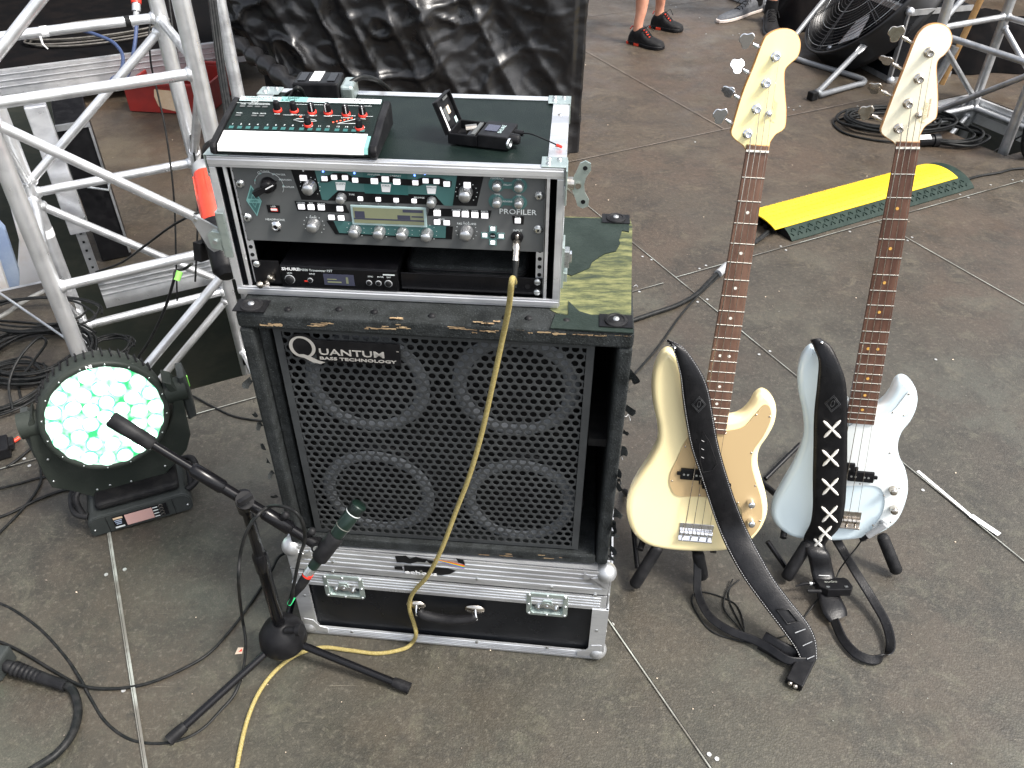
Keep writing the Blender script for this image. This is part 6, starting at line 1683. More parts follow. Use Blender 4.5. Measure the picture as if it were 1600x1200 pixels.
for nm_, lo_, hi_, sc_ in (('lens_bed', (.03, .50, .16), (.75, 1.0, .86), 34), ('lens_rim', (.10, .85, .38), (.9, 1.0, .95), 42)):
    t_ = MT[nm_].node_tree; b_ = t_.nodes['Principled BSDF']; tc_ = t_.nodes.new('ShaderNodeTexCoord'); n_ = t_.nodes.new('ShaderNodeTexNoise'); n_.inputs['Scale'].default_value = sc_
    t_.links.new(tc_.outputs['Object'], n_.inputs['Vector']); r_ = t_.nodes.new('ShaderNodeValToRGB'); r_.color_ramp.elements[0].position = .40; r_.color_ramp.elements[0].color = (*lo_, 1); r_.color_ramp.elements[1].position = .60; r_.color_ramp.elements[1].color = (*hi_, 1)
    t_.links.new(n_.outputs['Fac'], r_.inputs[0]); t_.links.new(r_.outputs[0], b_.inputs['Emission Color']); b_.inputs['Emission Strength'].default_value = .6; b_.inputs['Base Color'].default_value = (.02, .1, .05, 1)
mat('lens_core', (.9, 1, .95), .1, 0, emit=(.85, 1.0, .93), estr=4)
m = MB(XH); m.cyl((0, 0, -.0038), (0, 0, -.0028), RL + .0015, 'lens_bed', n=48); m.build('lens_plate', hh)
rg = [(0, 0)]; sp = RL * .272
for ring, cnt in ((1, 6), (2, 12), (3, 18)):
    for k in range(cnt):
        a = 2 * PI * k / cnt + ring * .2; rg.append((math.cos(a) * sp * ring * 1.09, math.sin(a) * sp * ring * 1.09))
for i, (x, y) in enumerate(rg):
    m = MB(XH); r = sp * .615
    m.lathe([(r, -.0105), (r * .96, -.004), (r * .80, .0)], (x, y, 0), (0, 0, 1), 'lens_rim', 20)
    m.lathe([(r * .80, .0), (r * .60, .0035), (r * .42, .0048)], (x, y, 0), (0, 0, 1), 'lens_lit', 20)
    m.lathe([(r * .42, .0048), (r * .2, .0058), (0, .006)], (x, y, 0), (0, 0, 1), 'lens_core', 20); m.build('lens', hh)
m = MB(XH); m.text('NI', (-.004, RL + .0045, .0008), .012, 'white', ext=.0002, sx=1.2, bold=.0004); m.build('lettering', hh)
m = MB(XH)
for k in range(16):
    a = 2 * PI * (k + .3) / 16; m.lathe([(.0022, 0), (.002, .001), (0, .0012)], (math.cos(a) * (RL + .009), math.sin(a) * (RL + .009), .0002), (0, 0, 1), 'steel', 8)
for k in range(17):      # cooling fins at the back rim
    if k == 0: m.build('ring_screws', hh)
    m = MB(XH); a = R(30 + 120 * k / 16); m.box((math.cos(a) * (RO + .002), math.sin(a) * (RO + .002), -.055), (.003, .012, .05), 'rubber', Matrix.Rotation(a + PI / 2, 3, 'Z')); m.build('cooling_fin', hh)
# yoke (U shaped) around the head
hz = hc.z; hx = hc.x; ri = RO + .010
inner = [(hx + math.cos(R(a)) * ri, hz + math.sin(R(a)) * ri) for a in range(20, -186, -7)]
def wq(px, py): q = wl(px, py, YY - .028); return (q.x, q.z)
out = [wq(*p) for p in [(50, 648), (42, 668), (50, 705), (68, 742), (82, 763), (112, 768), (153, 779), (205, 766), (252, 750), (274, 724), (292, 704), (298, 680), (284, 615), (268, 600)]]
m = MB(XF); pl = out + inner
m.prism(pl, -YY - .028, -YY + .028, 'lamp_body', rnd=.003, steps=1); yk = m.build('yoke', T)
m = MB(XF)
for x, z in [wq(*p) for p in ((75, 718), (152, 765), (172, 758), (205, 752), (258, 728), (84, 752))]: m.lathe([(.0032, 0), (.0028, .0012), (0, .0014)], (x, z, -YY + .0282), (0, 0, 1), 'steel', 10)
m.build('screws', yk)
for sx in (-1, 1):
    m = MB(XW); x = hx + sx * (ri + .008); m.tube([(x - sx * .02, YY, hz), (x + sx * .03, YY, hz)], .032, 'lamp_body', 24); m.build('pivot', yk)
    m = MB(XF); cx = hx + sx * (ri + (.034 if sx > 0 else .024)); m.prism([(cx - .012, hz - .09), (cx + .010, hz - .085), (cx + .012, hz + .01), (cx + .008, hz + (.045 if sx > 0 else .02)), (cx - .008, hz + (.045 if sx > 0 else .02)), (cx - .012, hz + .0)], -YY - .05, -YY + .018, 'lamp_base', rnd=.006, steps=2); m.build('arm_cover', yk)
m = MB(XW); m.tube([(hx + .02, YY, BH + .02), (hx + .02, YY, hz - ri * 1.12)], .026, 'black_soft', 28); m.build('turntable', T)
m = MB(XF); m.box((hx + ri + .047, hz + .01, -YY - .01), (.002, .03, .008), 'neon_tape'); m.build('marking_tape', yk)

# ================================================================== microphone stand and microphone
TC = V((-.502, 1.077, 0)); ZTOP = onv(TC, 396, 774)
T = thing('microphone_stand', 'black tripod boom stand in front of the cabinet, its boom reaching across the lit lamp', 'microphone stand', TC)
m = MB(); m.lathe([(.030, .045), (.046, .050), (.052, .062), (.050, .085), (.038, .108), (.020, .122), (.0165, .125)], TC, (0, 0, 1), 'black', 32); m.build('hub', T)
m = MB(); m.lathe([(.013, .12), (.013, .30), (.015, .302), (.0155, .35), (.012, .355), (.0105, .36), (.0105, ZTOP - .035), (.0155, ZTOP - .033), (.017, ZTOP - .005), (.015, ZTOP + .01)], TC, (0, 0, 1), 'black_gloss', 20); m.build('pole', T)
m = MB(); k = TC + V((.02, -.02, .125)); m.tube([k, k + V((.026, -.006, .01))], .008, 'rubber', 12); m.tube([k + V((.026, -.006, .01)), k + V((.036, -.008, .012))], .013, 'rubber', 12); m.build('clutch_knob', T)
for i, e in enumerate((atz(276, 1146, .014), atz(628, 1071, .014), TC + V((-.02, .30, .014)))):
    d = (e - TC); d.z = 0; d.normalize(); s = TC + d * .035 + V((0, 0, .062)); L = (e - s)
    m = MB(); m.tube([s, s + L * .93], .0085, 'black_gloss', 14); lg = m.build('leg', T)
    m = MB(); q = s + L * .93; dd = L.normalized(); m.tube([q - dd * .004, q + dd * .01, q + dd * .036], [.0105, .012, .0125], 'rubber', 16); m.build('rubber_foot', lg)
PV = TC + V((.0, -.0, ZTOP))
ME = onp(490, 848, CB.O + CB.n * .075, CB.n)      # boom end at the clip
PV = TC + V((.004, -.006, onv(TC, 396, 774)))
db = (ME - PV).normalized()
# far end of the boom: same straight line, through the pixel at its tip
rd = ray(212, 655); w0 = PV - CAM; a_, b_, c_, d_2, e_2 = db.dot(db), db.dot(rd), rd.dot(rd), db.dot(w0), rd.dot(w0)
sE = (b_ * e_2 - c_ * d_2) / (a_ * c_ - b_ * b_); BE = PV + db * sE
print('boom', PV, ME, BE, sE)
m = MB(); m.tube([BE, PV - db * .10], .0078, 'black_gloss', 16); m.tube([PV - db * .115, PV - db * .108, PV - db * .05, PV - db * .045], [.008, .0135, .0135, .0115], 'black_gloss', 18)
m.tube([PV - db * .045, PV + db * .04], .0105, 'black_gloss', 16); m.tube([PV + db * .04, PV + db * .045, PV + db * .10, PV + db * .104], [.0105, .013, .0135, .0105], 'black_gloss', 18); m.tube([PV + db * .104, ME - db * .02], .0098, 'black_gloss', 16); bm = m.build('boom', T)
m = MB(); m.tube([BE - db * .035, BE - db * .032, BE + db * .045, BE + db * .05], [.011, .0145, .0135, .0105], 'rubber', 18); m.build('grip', bm)
m = MB(); sd_ = V((.3, -.6, .7)).normalized()
m.cyl(PV - sd_ * .015, PV + sd_ * .022, .017, 'black', n=20); m.tube([PV + sd_ * .022, PV + sd_ * .028, PV + sd_ * .045], [.007, .007, .005], 'steel', 10); m.box(PV + sd_ * .045, (.028, .009, .009), 'rubber', Matrix.Rotation(.8, 3, 'Z')); m.build('tilt_clutch', T)
for k, off in ((.075, .02), (.135, .018)):
    m = MB(); q = PV + db * k; u_ = (V((0, 0, 1)) - db * db.z).normalized(); m.tube([q, q + u_ * .022], .006, 'rubber', 10); m.ball(q + u_ * .026, .0085, 'rubber', 12); m.build('wing_screw', bm)
# microphone
MH = onp(562, 788, CB.O + CB.n * .045, CB.n); MT_ = onp(487, 888, CB.O + CB.n * .105, CB.n)
dm = (MH - MT_).normalized(); Lm = (MH - MT_).length
print('mic', Lm, MH, MT_)
m = MB(); c = MT_ + dm * Lm * .30; sx_ = dm.cross(db).normalized()
m.tube([ME - db * .025, ME + db * .012], .0105, 'black', 16); m.cyl(ME + db * .008 - sx_ * .013, ME + db * .008 + sx_ * .013, .0105, 'black', n=18); m.cyl(ME + db * .008 + sx_ * -.014, ME + db * .008 - sx_ * .0145, .0065, 'steel', n=14); m.cyl(ME + db * .008 + sx_ * .014, ME + db * .008 + sx_ * .0145, .0065, 'steel', n=14)
m.tube([ME + db * .012, c], [.010, .009], 'rubber', 14); m.build('clip_joint', T)
m = MB(); m.tube([c - dm * .025, c - dm * .022, c + dm * .035, c + dm * .038], [.0145, .0162, .0170, .0155], 'rubber', 20); m.build('clip_sleeve', T)
mat('mic_black', (.006, .016, .012), .3, .2, c2=(.010, .022, .017), ns=30)  # black body, the lamp's green reflection mixed into its colour
TM = thing('microphone', 'black instrument microphone with painted green reflections in the boom stand clip, aimed at the lower left speaker', 'microphone', MT_)
m = MB(); S = Lm
m.lathe([(.0095, 0), (.0105, .008), (.0115, S * .2), (.0125, S * .5), (.0140, S * .60), (.0150, S * .66), (.0152, S * .86), (.0146, S * .865), (.0146, S * .88), (.0154, S * .885), (.0154, S * .985), (.0140, S), (.0, S)], MT_, dm, 'mic_black', 28); mbd = m.build('body', TM)
m = MB(); m.lathe([(.0150, S * .66), (.0154, S * .665), (.0152, S * .67)], MT_, dm, 'seam', 28); m.lathe([(.0154, S * .868), (.0156, S * .87), (.0156, S * .876), (.0154, S * .878)], MT_, dm, 'white_text', 28)
for k in range(22):
    a = 2 * PI * k / 22; o = dm.orthogonal().normalized(); o2_ = dm.cross(o); r_ = o * math.cos(a) + o2_ * math.sin(a); m.bar(MT_ + dm * S * .90 + r_ * .0154, MT_ + dm * S * .985 + r_ * .0154, .0016, .0012, 'rubber', up=r_)
m.build('grille_collar', mbd)
XE = onp(470, 915, CB.O + CB.n * .12, CB.n); dx_ = (XE - MT_).normalized()
m = MB(); m.lathe([(.0096, .0), (.0100, .004), (.0100, .020)], MT_ + dm * .004, -dm, 'steel', 20); m.build('connector_collar', mbd)
TX = thing('microphone_cable', 'black cable with red ringed and green taped plug, from the microphone down to the floor', 'cable', atz(300, 1145))
m = MB(); m.lathe([(.0102, .012), (.0102, .020)], MT_ , dx_, 'red', 20); m.lathe([(.0098, .020), (.0102, .03), (.0092, .048), (.0060, .064), (.0045, .074)], MT_, dx_, 'black_soft', 20); pg = m.build('plug', TX)
m = MB(); m.tube([MT_ + dx_ * .072, MT_ + dx_ * .095], .0046, 'green_tape', 12); m.build('green_tape', pg)
e = MT_ + dx_ * .095
tb = fdep(PV)
pts = [e - dx_ * .02, e, onp(457, 932, CB.O + CB.n * .14, CB.n), onp(459, 915, CB.O + CB.n * .14, CB.n), onp(468, 870, CB.O + CB.n * .13, CB.n), onp(476, 845, CB.O + CB.n * .12, CB.n), onp(474, 820, CB.O + CB.n * .13, CB.n), onp(462, 800, CB.O + CB.n * .13, CB.n),
       onp(440, 791, CB.O + CB.n * .11, CB.n), dep(420, 792, tb - .02), dep(402, 806, tb - .035), dep(385, 832, tb - .03), dep(375, 870, tb - .0), dep(373, 915, tb + .02), atz(378, 962, .13), atz(384, 1005, .06), atz(380, 1045, .02), atz(368, 1082, .006), atz(345, 1110), atz(315, 1140), atz(280, 1157), atz(240, 1162), atz(200, 1154), atz(165, 1128), atz(142, 1092), atz(128, 1065, .008), atz(105, 1030), atz(70, 990), atz(35, 962), atz(0, 943), atz(-60, 925)]
m = MB(); m.tube(cr(pts, 8), .0034, 'cable_black', 9); m.build('cord', TX)

# ================================================================== floor cables, left side
floorcable('power_cable', 'black cable sweeping from the left edge under the amp tripod', [(-60, 985), (0, 1003), (40, 1022), (90, 1052), (130, 1072, .008), (180, 1076), (230, 1068), (280, 1048), (325, 1022), (360, 985), (388, 948), (410, 915, .006), (425, 890, .01), (436, 870, .02), (455, 860, .01)], .0036)
TPW = thing('power_connector', 'dark blocky power connector with ribbed strain relief and green lamp, at bottom left edge', 'power connector', atz(10, 1060))
c = atz(0, 1048, .0); c2_ = atz(42, 1052, .0)
XP2 = Matrix.Translation(c) @ Matrix.Rotation(-.12, 4, 'Z')
m = MB(XP2); m.bb((-.09, -.028, .002), (.024, .034, .052), 'lamp_base'); m.build('housing', TPW, bevel=.006)
mat('green_glow', (.1, .5, .3), .3, 0, emit=(.15, 1, .55), estr=1.6)
m = MB(XP2); m.bb((-.012, -.0305, .018), (.006, -.0282, .032), 'green_glow'); m.build('indicator', TPW)
a, b = XP2 @ V((.024, 0, .026)), atz(103, 1072, .016); d = (b - a).normalized(); L = (b - a).length
m = MB(); m.lathe([(.013, 0), (.013, .018), (.010, .02)] + [x for k in range(7) for x in ((.0165 - k * .0006, .022 + k * .011), (.0165 - k * .0006, .028 + k * .011), (.0125, .029 + k * .011), (.0125, .032 + k * .011))] + [(.012, L)], a, d, 'rubber', 20); m.build('strain_relief', TPW)
m = MB(); m.tube(cr([b - d * .01, b + d * .01, atz(118, 1088, .012), atz(122, 1115, .010), atz(112, 1148, .010), atz(88, 1178, .010), atz(55, 1200, .010), atz(10, 1228, .010)], 8), .0088, 'cable_black', 12); m.build('cord', TPW)
rc = random.Random(11)
def coil(name, label, cx, cy, rx, ry, n, r, mt='cable_black', seed=1, lift=.0, cat='cable coil', gz_=0):
    rn = random.Random(seed); C0 = atz(cx, cy, 0); pts = []
    for k in range(n):
        ox, oy, sc_ = rn.uniform(-.05, .05), rn.uniform(-.05, .05), rn.uniform(.78, 1.12)
        for j in range(12):
            a = 2 * PI * j / 12 + k * .35
            pts.append(C0 + V((math.cos(a) * rx * sc_ + ox * rx * 2, math.sin(a) * ry * sc_ + oy * ry * 2, gz_ + r * 1.2 + k * r * .85 + rn.uniform(0, r * 1.5))))
    m = MB(); m.tube(cr(pts, 4), r, mt, 7); return single(name, m, label, cat)
coil('cable_coil', 'large loose coil of black cable on the deck behind the lit lamp at left', 62, 560, .17, .15, 8, .0045, seed=3)
coil('cable_coil', 'loose tangle of black cable at the left edge in front of the big coil', 14, 610, .12, .13, 5, .004, seed=31, gz_=.002)
coil('cable_coil', 'wide thin loops of black cable on the deck beside the tower leg', 70, 505, .20, .10, 3, .0038, seed=44, gz_=.035)
coil('cable_coil', 'smaller knot of black cable against the tower foot, behind the lamp head', 175, 545, .07, .06, 4, .004, seed=5, gz_=-.0)
floorcable('power_cable', 'long black cable looping upright out of the big coil at left', [(20, 640, .02), (14, 600, .06), (30, 560, .10), (60, 528, .12), (72, 536, .10), (52, 565, .05), (30, 600), (40, 640), (62, 668), (58, 690), (30, 716), (10, 730)], .0042)
floorcable('power_cable', 'black cable along the deck edge at far left', [(-20, 500), (30, 503), (80, 507), (120, 505), (150, 520)], .004)
floorcable('power_cable', 'thin black cable bending round the left side of the lamp base', [(-20, 850), (10, 822), (40, 790), (62, 758), (64, 735), (60, 710)], .0036)
floorcable('power_cable', 'black cable crossing the seam left of the lamp base', [(-20, 768), (20, 758), (55, 748), (80, 740), (100, 700)], .0034)
floorcable('power_cable', 'pair of black cables running under the lamp base at left', [(-20, 815), (20, 800), (60, 780), (105, 765), (140, 770)], .004)
floorcable('power_cable', 'black cable from the lit lamp towards the cabinet, over the seam', [(272, 640, .03), (285, 616, .03), (300, 618, .01), (330, 634), (365, 650), (405, 657), (430, 655)], .0034)
floorcable('cable_cover_strip', 'flat pale cable strap lying across the deck beside the left tower foot', [(-20, 505), (10, 490), (40, 470), (70, 455), (90, 448)], .009, mt='cable_grey', z=.002, cat='cable strap')
m = MB(); q = atz(4, 708, .0); m.box(q + V((0, 0, .02)), (.05, .07, .035), 'black', Matrix.Rotation(.5, 3, 'Z')); m.box(q + V((.02, .02, .02)), (.02, .04, .02), 'rubber', Matrix.Rotation(.5, 3, 'Z'))
pcn = single('plug_connector', m, 'small black plug lying at the left edge beside the lamp', 'plug', bevel=.003)
m = MB(); a = atz(18, 692, .010); b = atz(30, 684, .010); m.tube([a, b], .0058, 'orange_plug', 12)
single('orange_marker', m, 'orange marking sleeve on a cable at the left edge', 'cable marker')

# hanging cables inside the left tower
def aircable(name, label, pts, r, mt='cable_black', cat='cable'):
    m = MB(); m.tube(cr(pts, 8), r, mt, 8); return single(name, m, label, cat)
tB = fdep(Cc + V((0, 0, .6)))
aircable('hanging_cable', 'black cable hanging from the upper rung inside the left tower, left of two', [dep(238, 30, tB - .06), dep(233, 50, tB - .08), dep(236, 100, tB - .07), dep(245, 140, tB - .05), dep(258, 200, tB - .03), dep(268, 270, tB), dep(273, 330, tB + .05), dep(275, 400, tB + .1), dep(277, 470, tB + .2)], .0033)
aircable('hanging_cable', 'black cable hanging inside the left tower, right of two', [dep(262, -20, tB + .05), dep(268, 30, tB + .05), dep(276, 80, tB + .05), dep(288, 150, tB + .04), dep(298, 215, tB + .04), dep(306, 262, tB + .06), dep(309, 340, tB + .1), dep(305, 440, tB + .2)], .0036)
aircable('blue_cable', 'short blue cable curving over the white riser edge, left of two', [dep(130, 48, 4.4), dep(150, 54, 4.35), dep(175, 65, 4.3), (dep(190, 82, 4.2)), dep(192, 100, 4.1), dep(186, 115, 4.0), dep(174, 126, 3.9), dep(172, 146, 3.9)], .009, 'cable_blue')
aircable('blue_cable', 'straight blue cable with red and white end, hanging over the riser edge', [dep(213, 5, 4.4), dep(213, 45, 4.35), dep(209, 80, 4.3), dep(203, 108, 4.2), dep(196, 123, 4.1)], .010, 'cable_blue')
m = MB(); m.tube([dep(212, -12, 4.38), dep(213, 6, 4.38)], .026, 'red', 14); m.tube([dep(213, 5, 4.38), dep(213, 18, 4.38)], .022, 'alu', 14); m.tube([dep(213, 18, 4.38), dep(212, 44, 4.36)], .015, 'grey_plastic', 12)
single('red_plug', m, 'red and silver plug at the top of the straight blue cable', 'plug')
coilm = MB(); P = []
for k in range(5):
    for j in range(14):
        a = 2 * PI * j / 14; P.append(uv(.10 + math.cos(a) * (.36 + .03 * math.sin(k * 2.1)), 5.40 + math.sin(a) * (.15 + .02 * math.cos(k * 1.7)) + k * .008, rz1 + .010 + k * .007))
coilm.tube(cr(P, 4), .0055, 'coil_grey', 7); single('cable_coil', coilm, 'grey brown cable coiled flat on the dark riser top', 'cable coil')
aircable('looped_cable', 'black cable with bright green tape hooked on the tower rung beside the rack', [dep(300, 412, 2.25), dep(288, 420, 2.3), dep(274, 424, 2.28), dep(272, 436, 2.27), dep(262, 470, 2.35), dep(250, 500, 2.4), dep(232, 535, 2.45), dep(212, 566, 2.5), dep(208, 590, 2.55)], .0042)
m = MB(); a, b = dep(272, 420, 2.262), dep(284, 432, 2.262); m.tube([dep(281, 424, 2.27), dep(276, 438, 2.27)], .0085, 'neon_tape', 10); single('green_tape_band', m, 'bright green tape band round the cable on the tower rung', 'tape')
# orange industrial plug in its black coupler
T = thing('industrial_plug', 'orange red industrial power plug hanging in a black coupler beside the rack case', 'power plug', dep(345, 400, 2.2))
m = MB(); a, b = dep(320, 268, 2.30), dep(340, 362, 2.24); d = (b - a).normalized(); L = (b - a).length
m.lathe([(.030, -.020), (.031, .0), (.029, .012)], a, d, 'grey_plastic', 24); m.build('gland', T)
m = MB(); m.lathe([(.0315, .010), (.033, .016), (.034, .075), (.036, .085), (.037, .10), (.035, .14), (.036, L - .02), (.032, L)], a, d, 'orange_plug', 28); m.build('shell', T)
m = MB(); 
for k in range(5): a5 = R(k * 72); o = d.orthogonal().normalized(); o2_ = d.cross(o); r_ = o * math.cos(a5) + o2_ * math.sin(a5); m.bar(a + d * .02 + r_ * .0345, a + d * .10 + r_ * .036, .003, .003, 'orange_plug', up=r_)
m.build('ribs', T)
m = MB(); q = b; m.lathe([(.040, -.025), (.045, -.02), (.045, .02), (.040, .03), (.036, .06), (.034, .12), (.030, .125), (.02, .14)], q, d, 'black', 24); cpl = m.build('coupler', T)
m = MB(); m.bar(q + V((-.045, -.02, -.02)), q + V((-.05, -.03, -.07)), .025, .03, 'black'); m.bar(q + V((.03, -.035, -.10)), q + V((.035, -.035, -.125)), .014, .004, 'white'); m.build('latch', cpl)
m = MB(); m.tube(cr([dep(332, 222, 2.22), dep(322, 230, 2.26), dep(319, 245, 2.3), a - d * .01], 6), .0085, 'cable_black', 12); m.build('cable', T)
aircable('coupler_cable', 'black cable from the industrial coupler slanting down inside the tower', [dep(350, 318, 2.35), dep(310, 332, 2.5), dep(270, 352, 2.6), dep(225, 385, 2.75), dep(190, 410, 2.9), dep(150, 425, 2.98)], .004)
# dark round bar with cable bundle behind the rack's left corner
m = MB(); 
for k, dx in enumerate((0, 4, 8)): m.tube(cr([dep(325 + dx, -20, 2.62), dep(334 + dx, 50, 2.58), dep(342 + dx, 110, 2.55), dep(350 + dx, 160, 2.5), dep(358 + dx, 215, 2.45)], 6), .0055, 'cable_black', 8)
single('cable_bundle', m, 'bundle of black cables tied along the tower leg beside the rack', 'cables')
m = MB(); P0, P1_ = dep(338, -20, 2.9), dep(366, 160, 2.86); b = V((P0.x, P0.y, 0)); zz0 = onv(b, 365, 160); m.tube([V((b.x, b.y, .0)), V((b.x, b.y, 2.3))], .024, 'alu_case', 20)
single('upright_pole', m, 'pale green grey metal pole standing behind the mixer, beside the tower', 'pole')

# ================================================================== yellow cable ramp
a0, a1 = atz(1237, 378), atz(1517, 296); b0, b1 = atz(1186, 329), atz(1462, 250)
du = (a1 - a0).normalized(); LL = (a1 - a0).length + .02; dv = V((-du.y, du.x, 0)); WW = abs((b0 - a0).dot(dv))
print('ramp', LL, WW)
XR2 = frame(a0, du, dv, V((0, 0, 1)))
T = thing('cable_ramp', 'yellow lidded black rubber cable ramp crossing the deck behind the basses', 'cable ramp', XR2 @ V((LL / 2, WW / 2, 0)), None)
WW = max(WW, .24); HT = .052
def rprof(y): 
    t = y / WW; return HT * (math.sin(PI * min(1, max(0, t)))) ** .62
m = MB(XR2); N = 24; top = [(WW * i / N, max(.004, rprof(WW * i / N))) for i in range(N + 1)]
pr = [(0, .0015)] + top + [(WW, .0015)]
k = len(pr); x0, x1 = 0, LL
vs = [(x0, y, z) for y, z in pr] + [(x1, y, z) for y, z in pr]
m.add(vs, [(i, i + k, (i + 1) % k + k, (i + 1) % k) for i in range(k)], 'green_rubber', False)
# end faces as arches over channels
for xx in (x0, x1):
    m.add([(xx, y, z) for y, z in pr], [tuple(range(k))], 'black')
base_ = m.build('base', T)
m = MB(XR2)
for i in range(46):
    for j in range(2):
        x = .02 + i * (LL - .04) / 46; y = .018 + j * .018; z = rprof(y) - .0015; m.bar((x, y - .006, z), (x + .010 * (1 if (i + j) % 2 else -1), y + .007, z + .006), .003, .004, 'green_rubber')
m.build('tread', base_)
m = MB(XR2); lx0, lx1 = -.05, LL - .06; ly0, ly1 = .055, WW - .012; NN = 20
t_ = [(ly0 + (ly1 - ly0) * i / NN) for i in range(NN + 1)]
lp = [(y, rprof(y) + .006) for y in t_]; lq = [(y, rprof(y) + .0012) for y in t_][::-1]; pr = lp + lq; k = len(pr)
vs = [(lx0, y, z) for y, z in pr] + [(lx1, y, z) for y, z in pr]
m.add(vs, [(i, i + k, (i + 1) % k + k, (i + 1) % k) for i in range(k)], 'yellow_lid', False); m.add(vs[:k], [tuple(range(k))[::-1]], 'yellow_lid'); m.add(vs[k:], [tuple(range(k))], 'yellow_lid')
ld = m.build('lid', T, bevel=.001)
m = MB(XR2); rr3 = random.Random(9)
for i in range(60):
    for j in range(7):
        x = lx0 + .02 + i * (lx1 - lx0 - .04) / 60 + (j % 2) * .008; y = ly0 + .02 + j * (ly1 - ly0 - .04) / 6; z = rprof(y) + .0062; a = .6 if (i + j) % 2 else -.6
        m.box((x, y, z), (.009, .0025, .0014), 'yellow_lid', Matrix.Rotation(a, 3, 'Z'))
ob = m.build('tread_pattern', ld); bpy.data.objects[ob]['kind'] = 'stuff'
m = MB(XR2)
for y in (.09, .13, .17): m.tube([(-.03, y, .014), (.01, y, .014)], .012, 'black_gloss', 14)
m.build('channel_cables', T)
floorcable('ramp_cable', 'thick black cable from the ramp across to the back of the cabinet', [(1200, 362, .02), (1170, 386), (1140, 410), (1112, 436), (1090, 458), (1060, 476), (1020, 490), (985, 502), (960, 512)], .0085)
floorcable('ramp_cable', 'thin black cable from the ramp curving down between cabinet and yellow bass', [(1200, 366, .02), (1165, 392), (1138, 418), (1108, 446), (1083, 470), (1058, 500), (1030, 540), (1000, 575), (978, 600), (960, 640)], .0038)
floorcable('ramp_cable', 'black cable leaving the right end of the ramp to the hanging coil', [(1505, 282, .012), (1530, 275), (1560, 270), (1585, 264), (1625, 262)], .0060)
m = MB(); a, b = atz(1122, 428, .012), atz(1136, 415, .012); m.tube([a, b], .0155, 'grey_plastic', 16); single('grey_sleeve', m, 'short grey tube sleeve round the cables on the deck left of the ramp', 'sleeve')
coil('cable_coil', 'black cable coil behind the pale blue bass headstock, near the tower', 1395, 196, .27, .16, 6, .0075, seed=8)
coil('cable_coil', 'small tangle of black cable at the edge of the right deck opening', 1480, 215, .16, .13, 4, .0075, seed=12)
floorcable('stray_cable', 'single black cable loop bulging left from the coil by the tower', [(1400, 222, .01), (1360, 218), (1320, 208), (1303, 194), (1312, 186), (1350, 184), (1400, 190, .02)], .0055)
T = thing('cable_connector', 'black connector with a white label, on the deck right of the pale blue neck', 'connector', atz(1450, 222))
a, b = atz(1420, 221, .026), atz(1466, 219, .026); m = MB(); m.tube([a, b], .026, 'black', 20); m.tube([b - (b - a).normalized() * .03, b], .032, 'black', 20); m.build('shell', T)
m = MB(); u_ = (b - a).normalized(); q = a.lerp(b, .35) + V((0, -.012, .024)); m.box(q, (.10, .028, .002), 'white', Matrix.Rotation(math.atan2(u_.y, u_.x), 3, 'Z') @ Matrix.Rotation(.45, 3, 'X')); m.build('label', T)
# hanging coil on the right tower leg
P = []; q0 = P2[2] + V((.10, -.09, .22)); rnc = random.Random(21)
for k in range(9):
    s_ = rnc.uniform(.85, 1.1); oy = rnc.uniform(-.03, .03)
    for j in range(12):
        a = 2 * PI * j / 12; P.append(q0 + V((math.cos(a) * .085 * s_ + oy, rnc.uniform(-.004, .004) - k * .006, math.sin(a) * .20 * s_ + oy)))
m = MB(); m.tube(cr(P, 4), .0075, 'cable_black', 8); single('hanging_coil', m, 'oval coil of black cable hung on the tower at the right edge', 'cable coil')
aircable('hanging_coil_tail', 'thin grey cable slanting from the right edge down to the deck', [dep(1640, 185, 4.3), dep(1600, 210, 4.35), dep(1560, 232, 4.4), dep(1520, 260, 4.35), atz(1480, 285, .01), atz(1440, 300, .01)], .0045, 'cable_black')

# ================================================================== drum fan
fc = dep(1356, -8, 4.93); ax_f = V((-.74, -.02, .66)).normalized(); RF = .41
uF = V((0, 0, 1)) - ax_f * ax_f.z; uF.normalize(); sF = ax_f.cross(uF)
mat('wire_dark', (.05, .05, .052), .35, .7); mat('drum_black', (.02, .02, .021), .3, .3)
T = thing('drum_fan', 'large black drum fan with wire guard, tilted upward on a grey tube stand', 'fan', V((fc.x, fc.y, 0)))
XFn = frame(fc, sF, uF, ax_f)
m = MB(XFn); m.lathe([(RF, -.17), (RF + .012, -.165), (RF + .004, -.14), (RF, -.08), (RF + .004, -.02), (RF + .014, .005), (RF + .006, .012), (RF - .004, .005), (RF - .006, -.165)], (0, 0, 0), (0, 0, 1), 'drum_black' if 'drum_black' in MT else 'black_gloss', 72); m.build('drum', T)
m = MB(XFn)
for k in range(17):
    r = .05 + k * (RF - .055) / 16; z = .02 + .035 * math.cos(r / RF * PI / 2); m.tube([(math.cos(a) * r, math.sin(a) * r, z) for a in [2 * PI * i / 56 for i in range(56)]], .0016, 'wire_dark' if k % 5 else 'steel', 5, closed=True)
for k in range(6):
    a = 2 * PI * k / 6 + .2
    for o in (-.03, .03): m.tube([(math.cos(a + o) * r, math.sin(a + o) * r, .021 + .035 * math.cos(r / RF * PI / 2)) for r in (.04, .12, .2, .28, RF)], .0026, 'wire_dark', 6)
m.build('wire_guard', T)
m = MB(XFn)
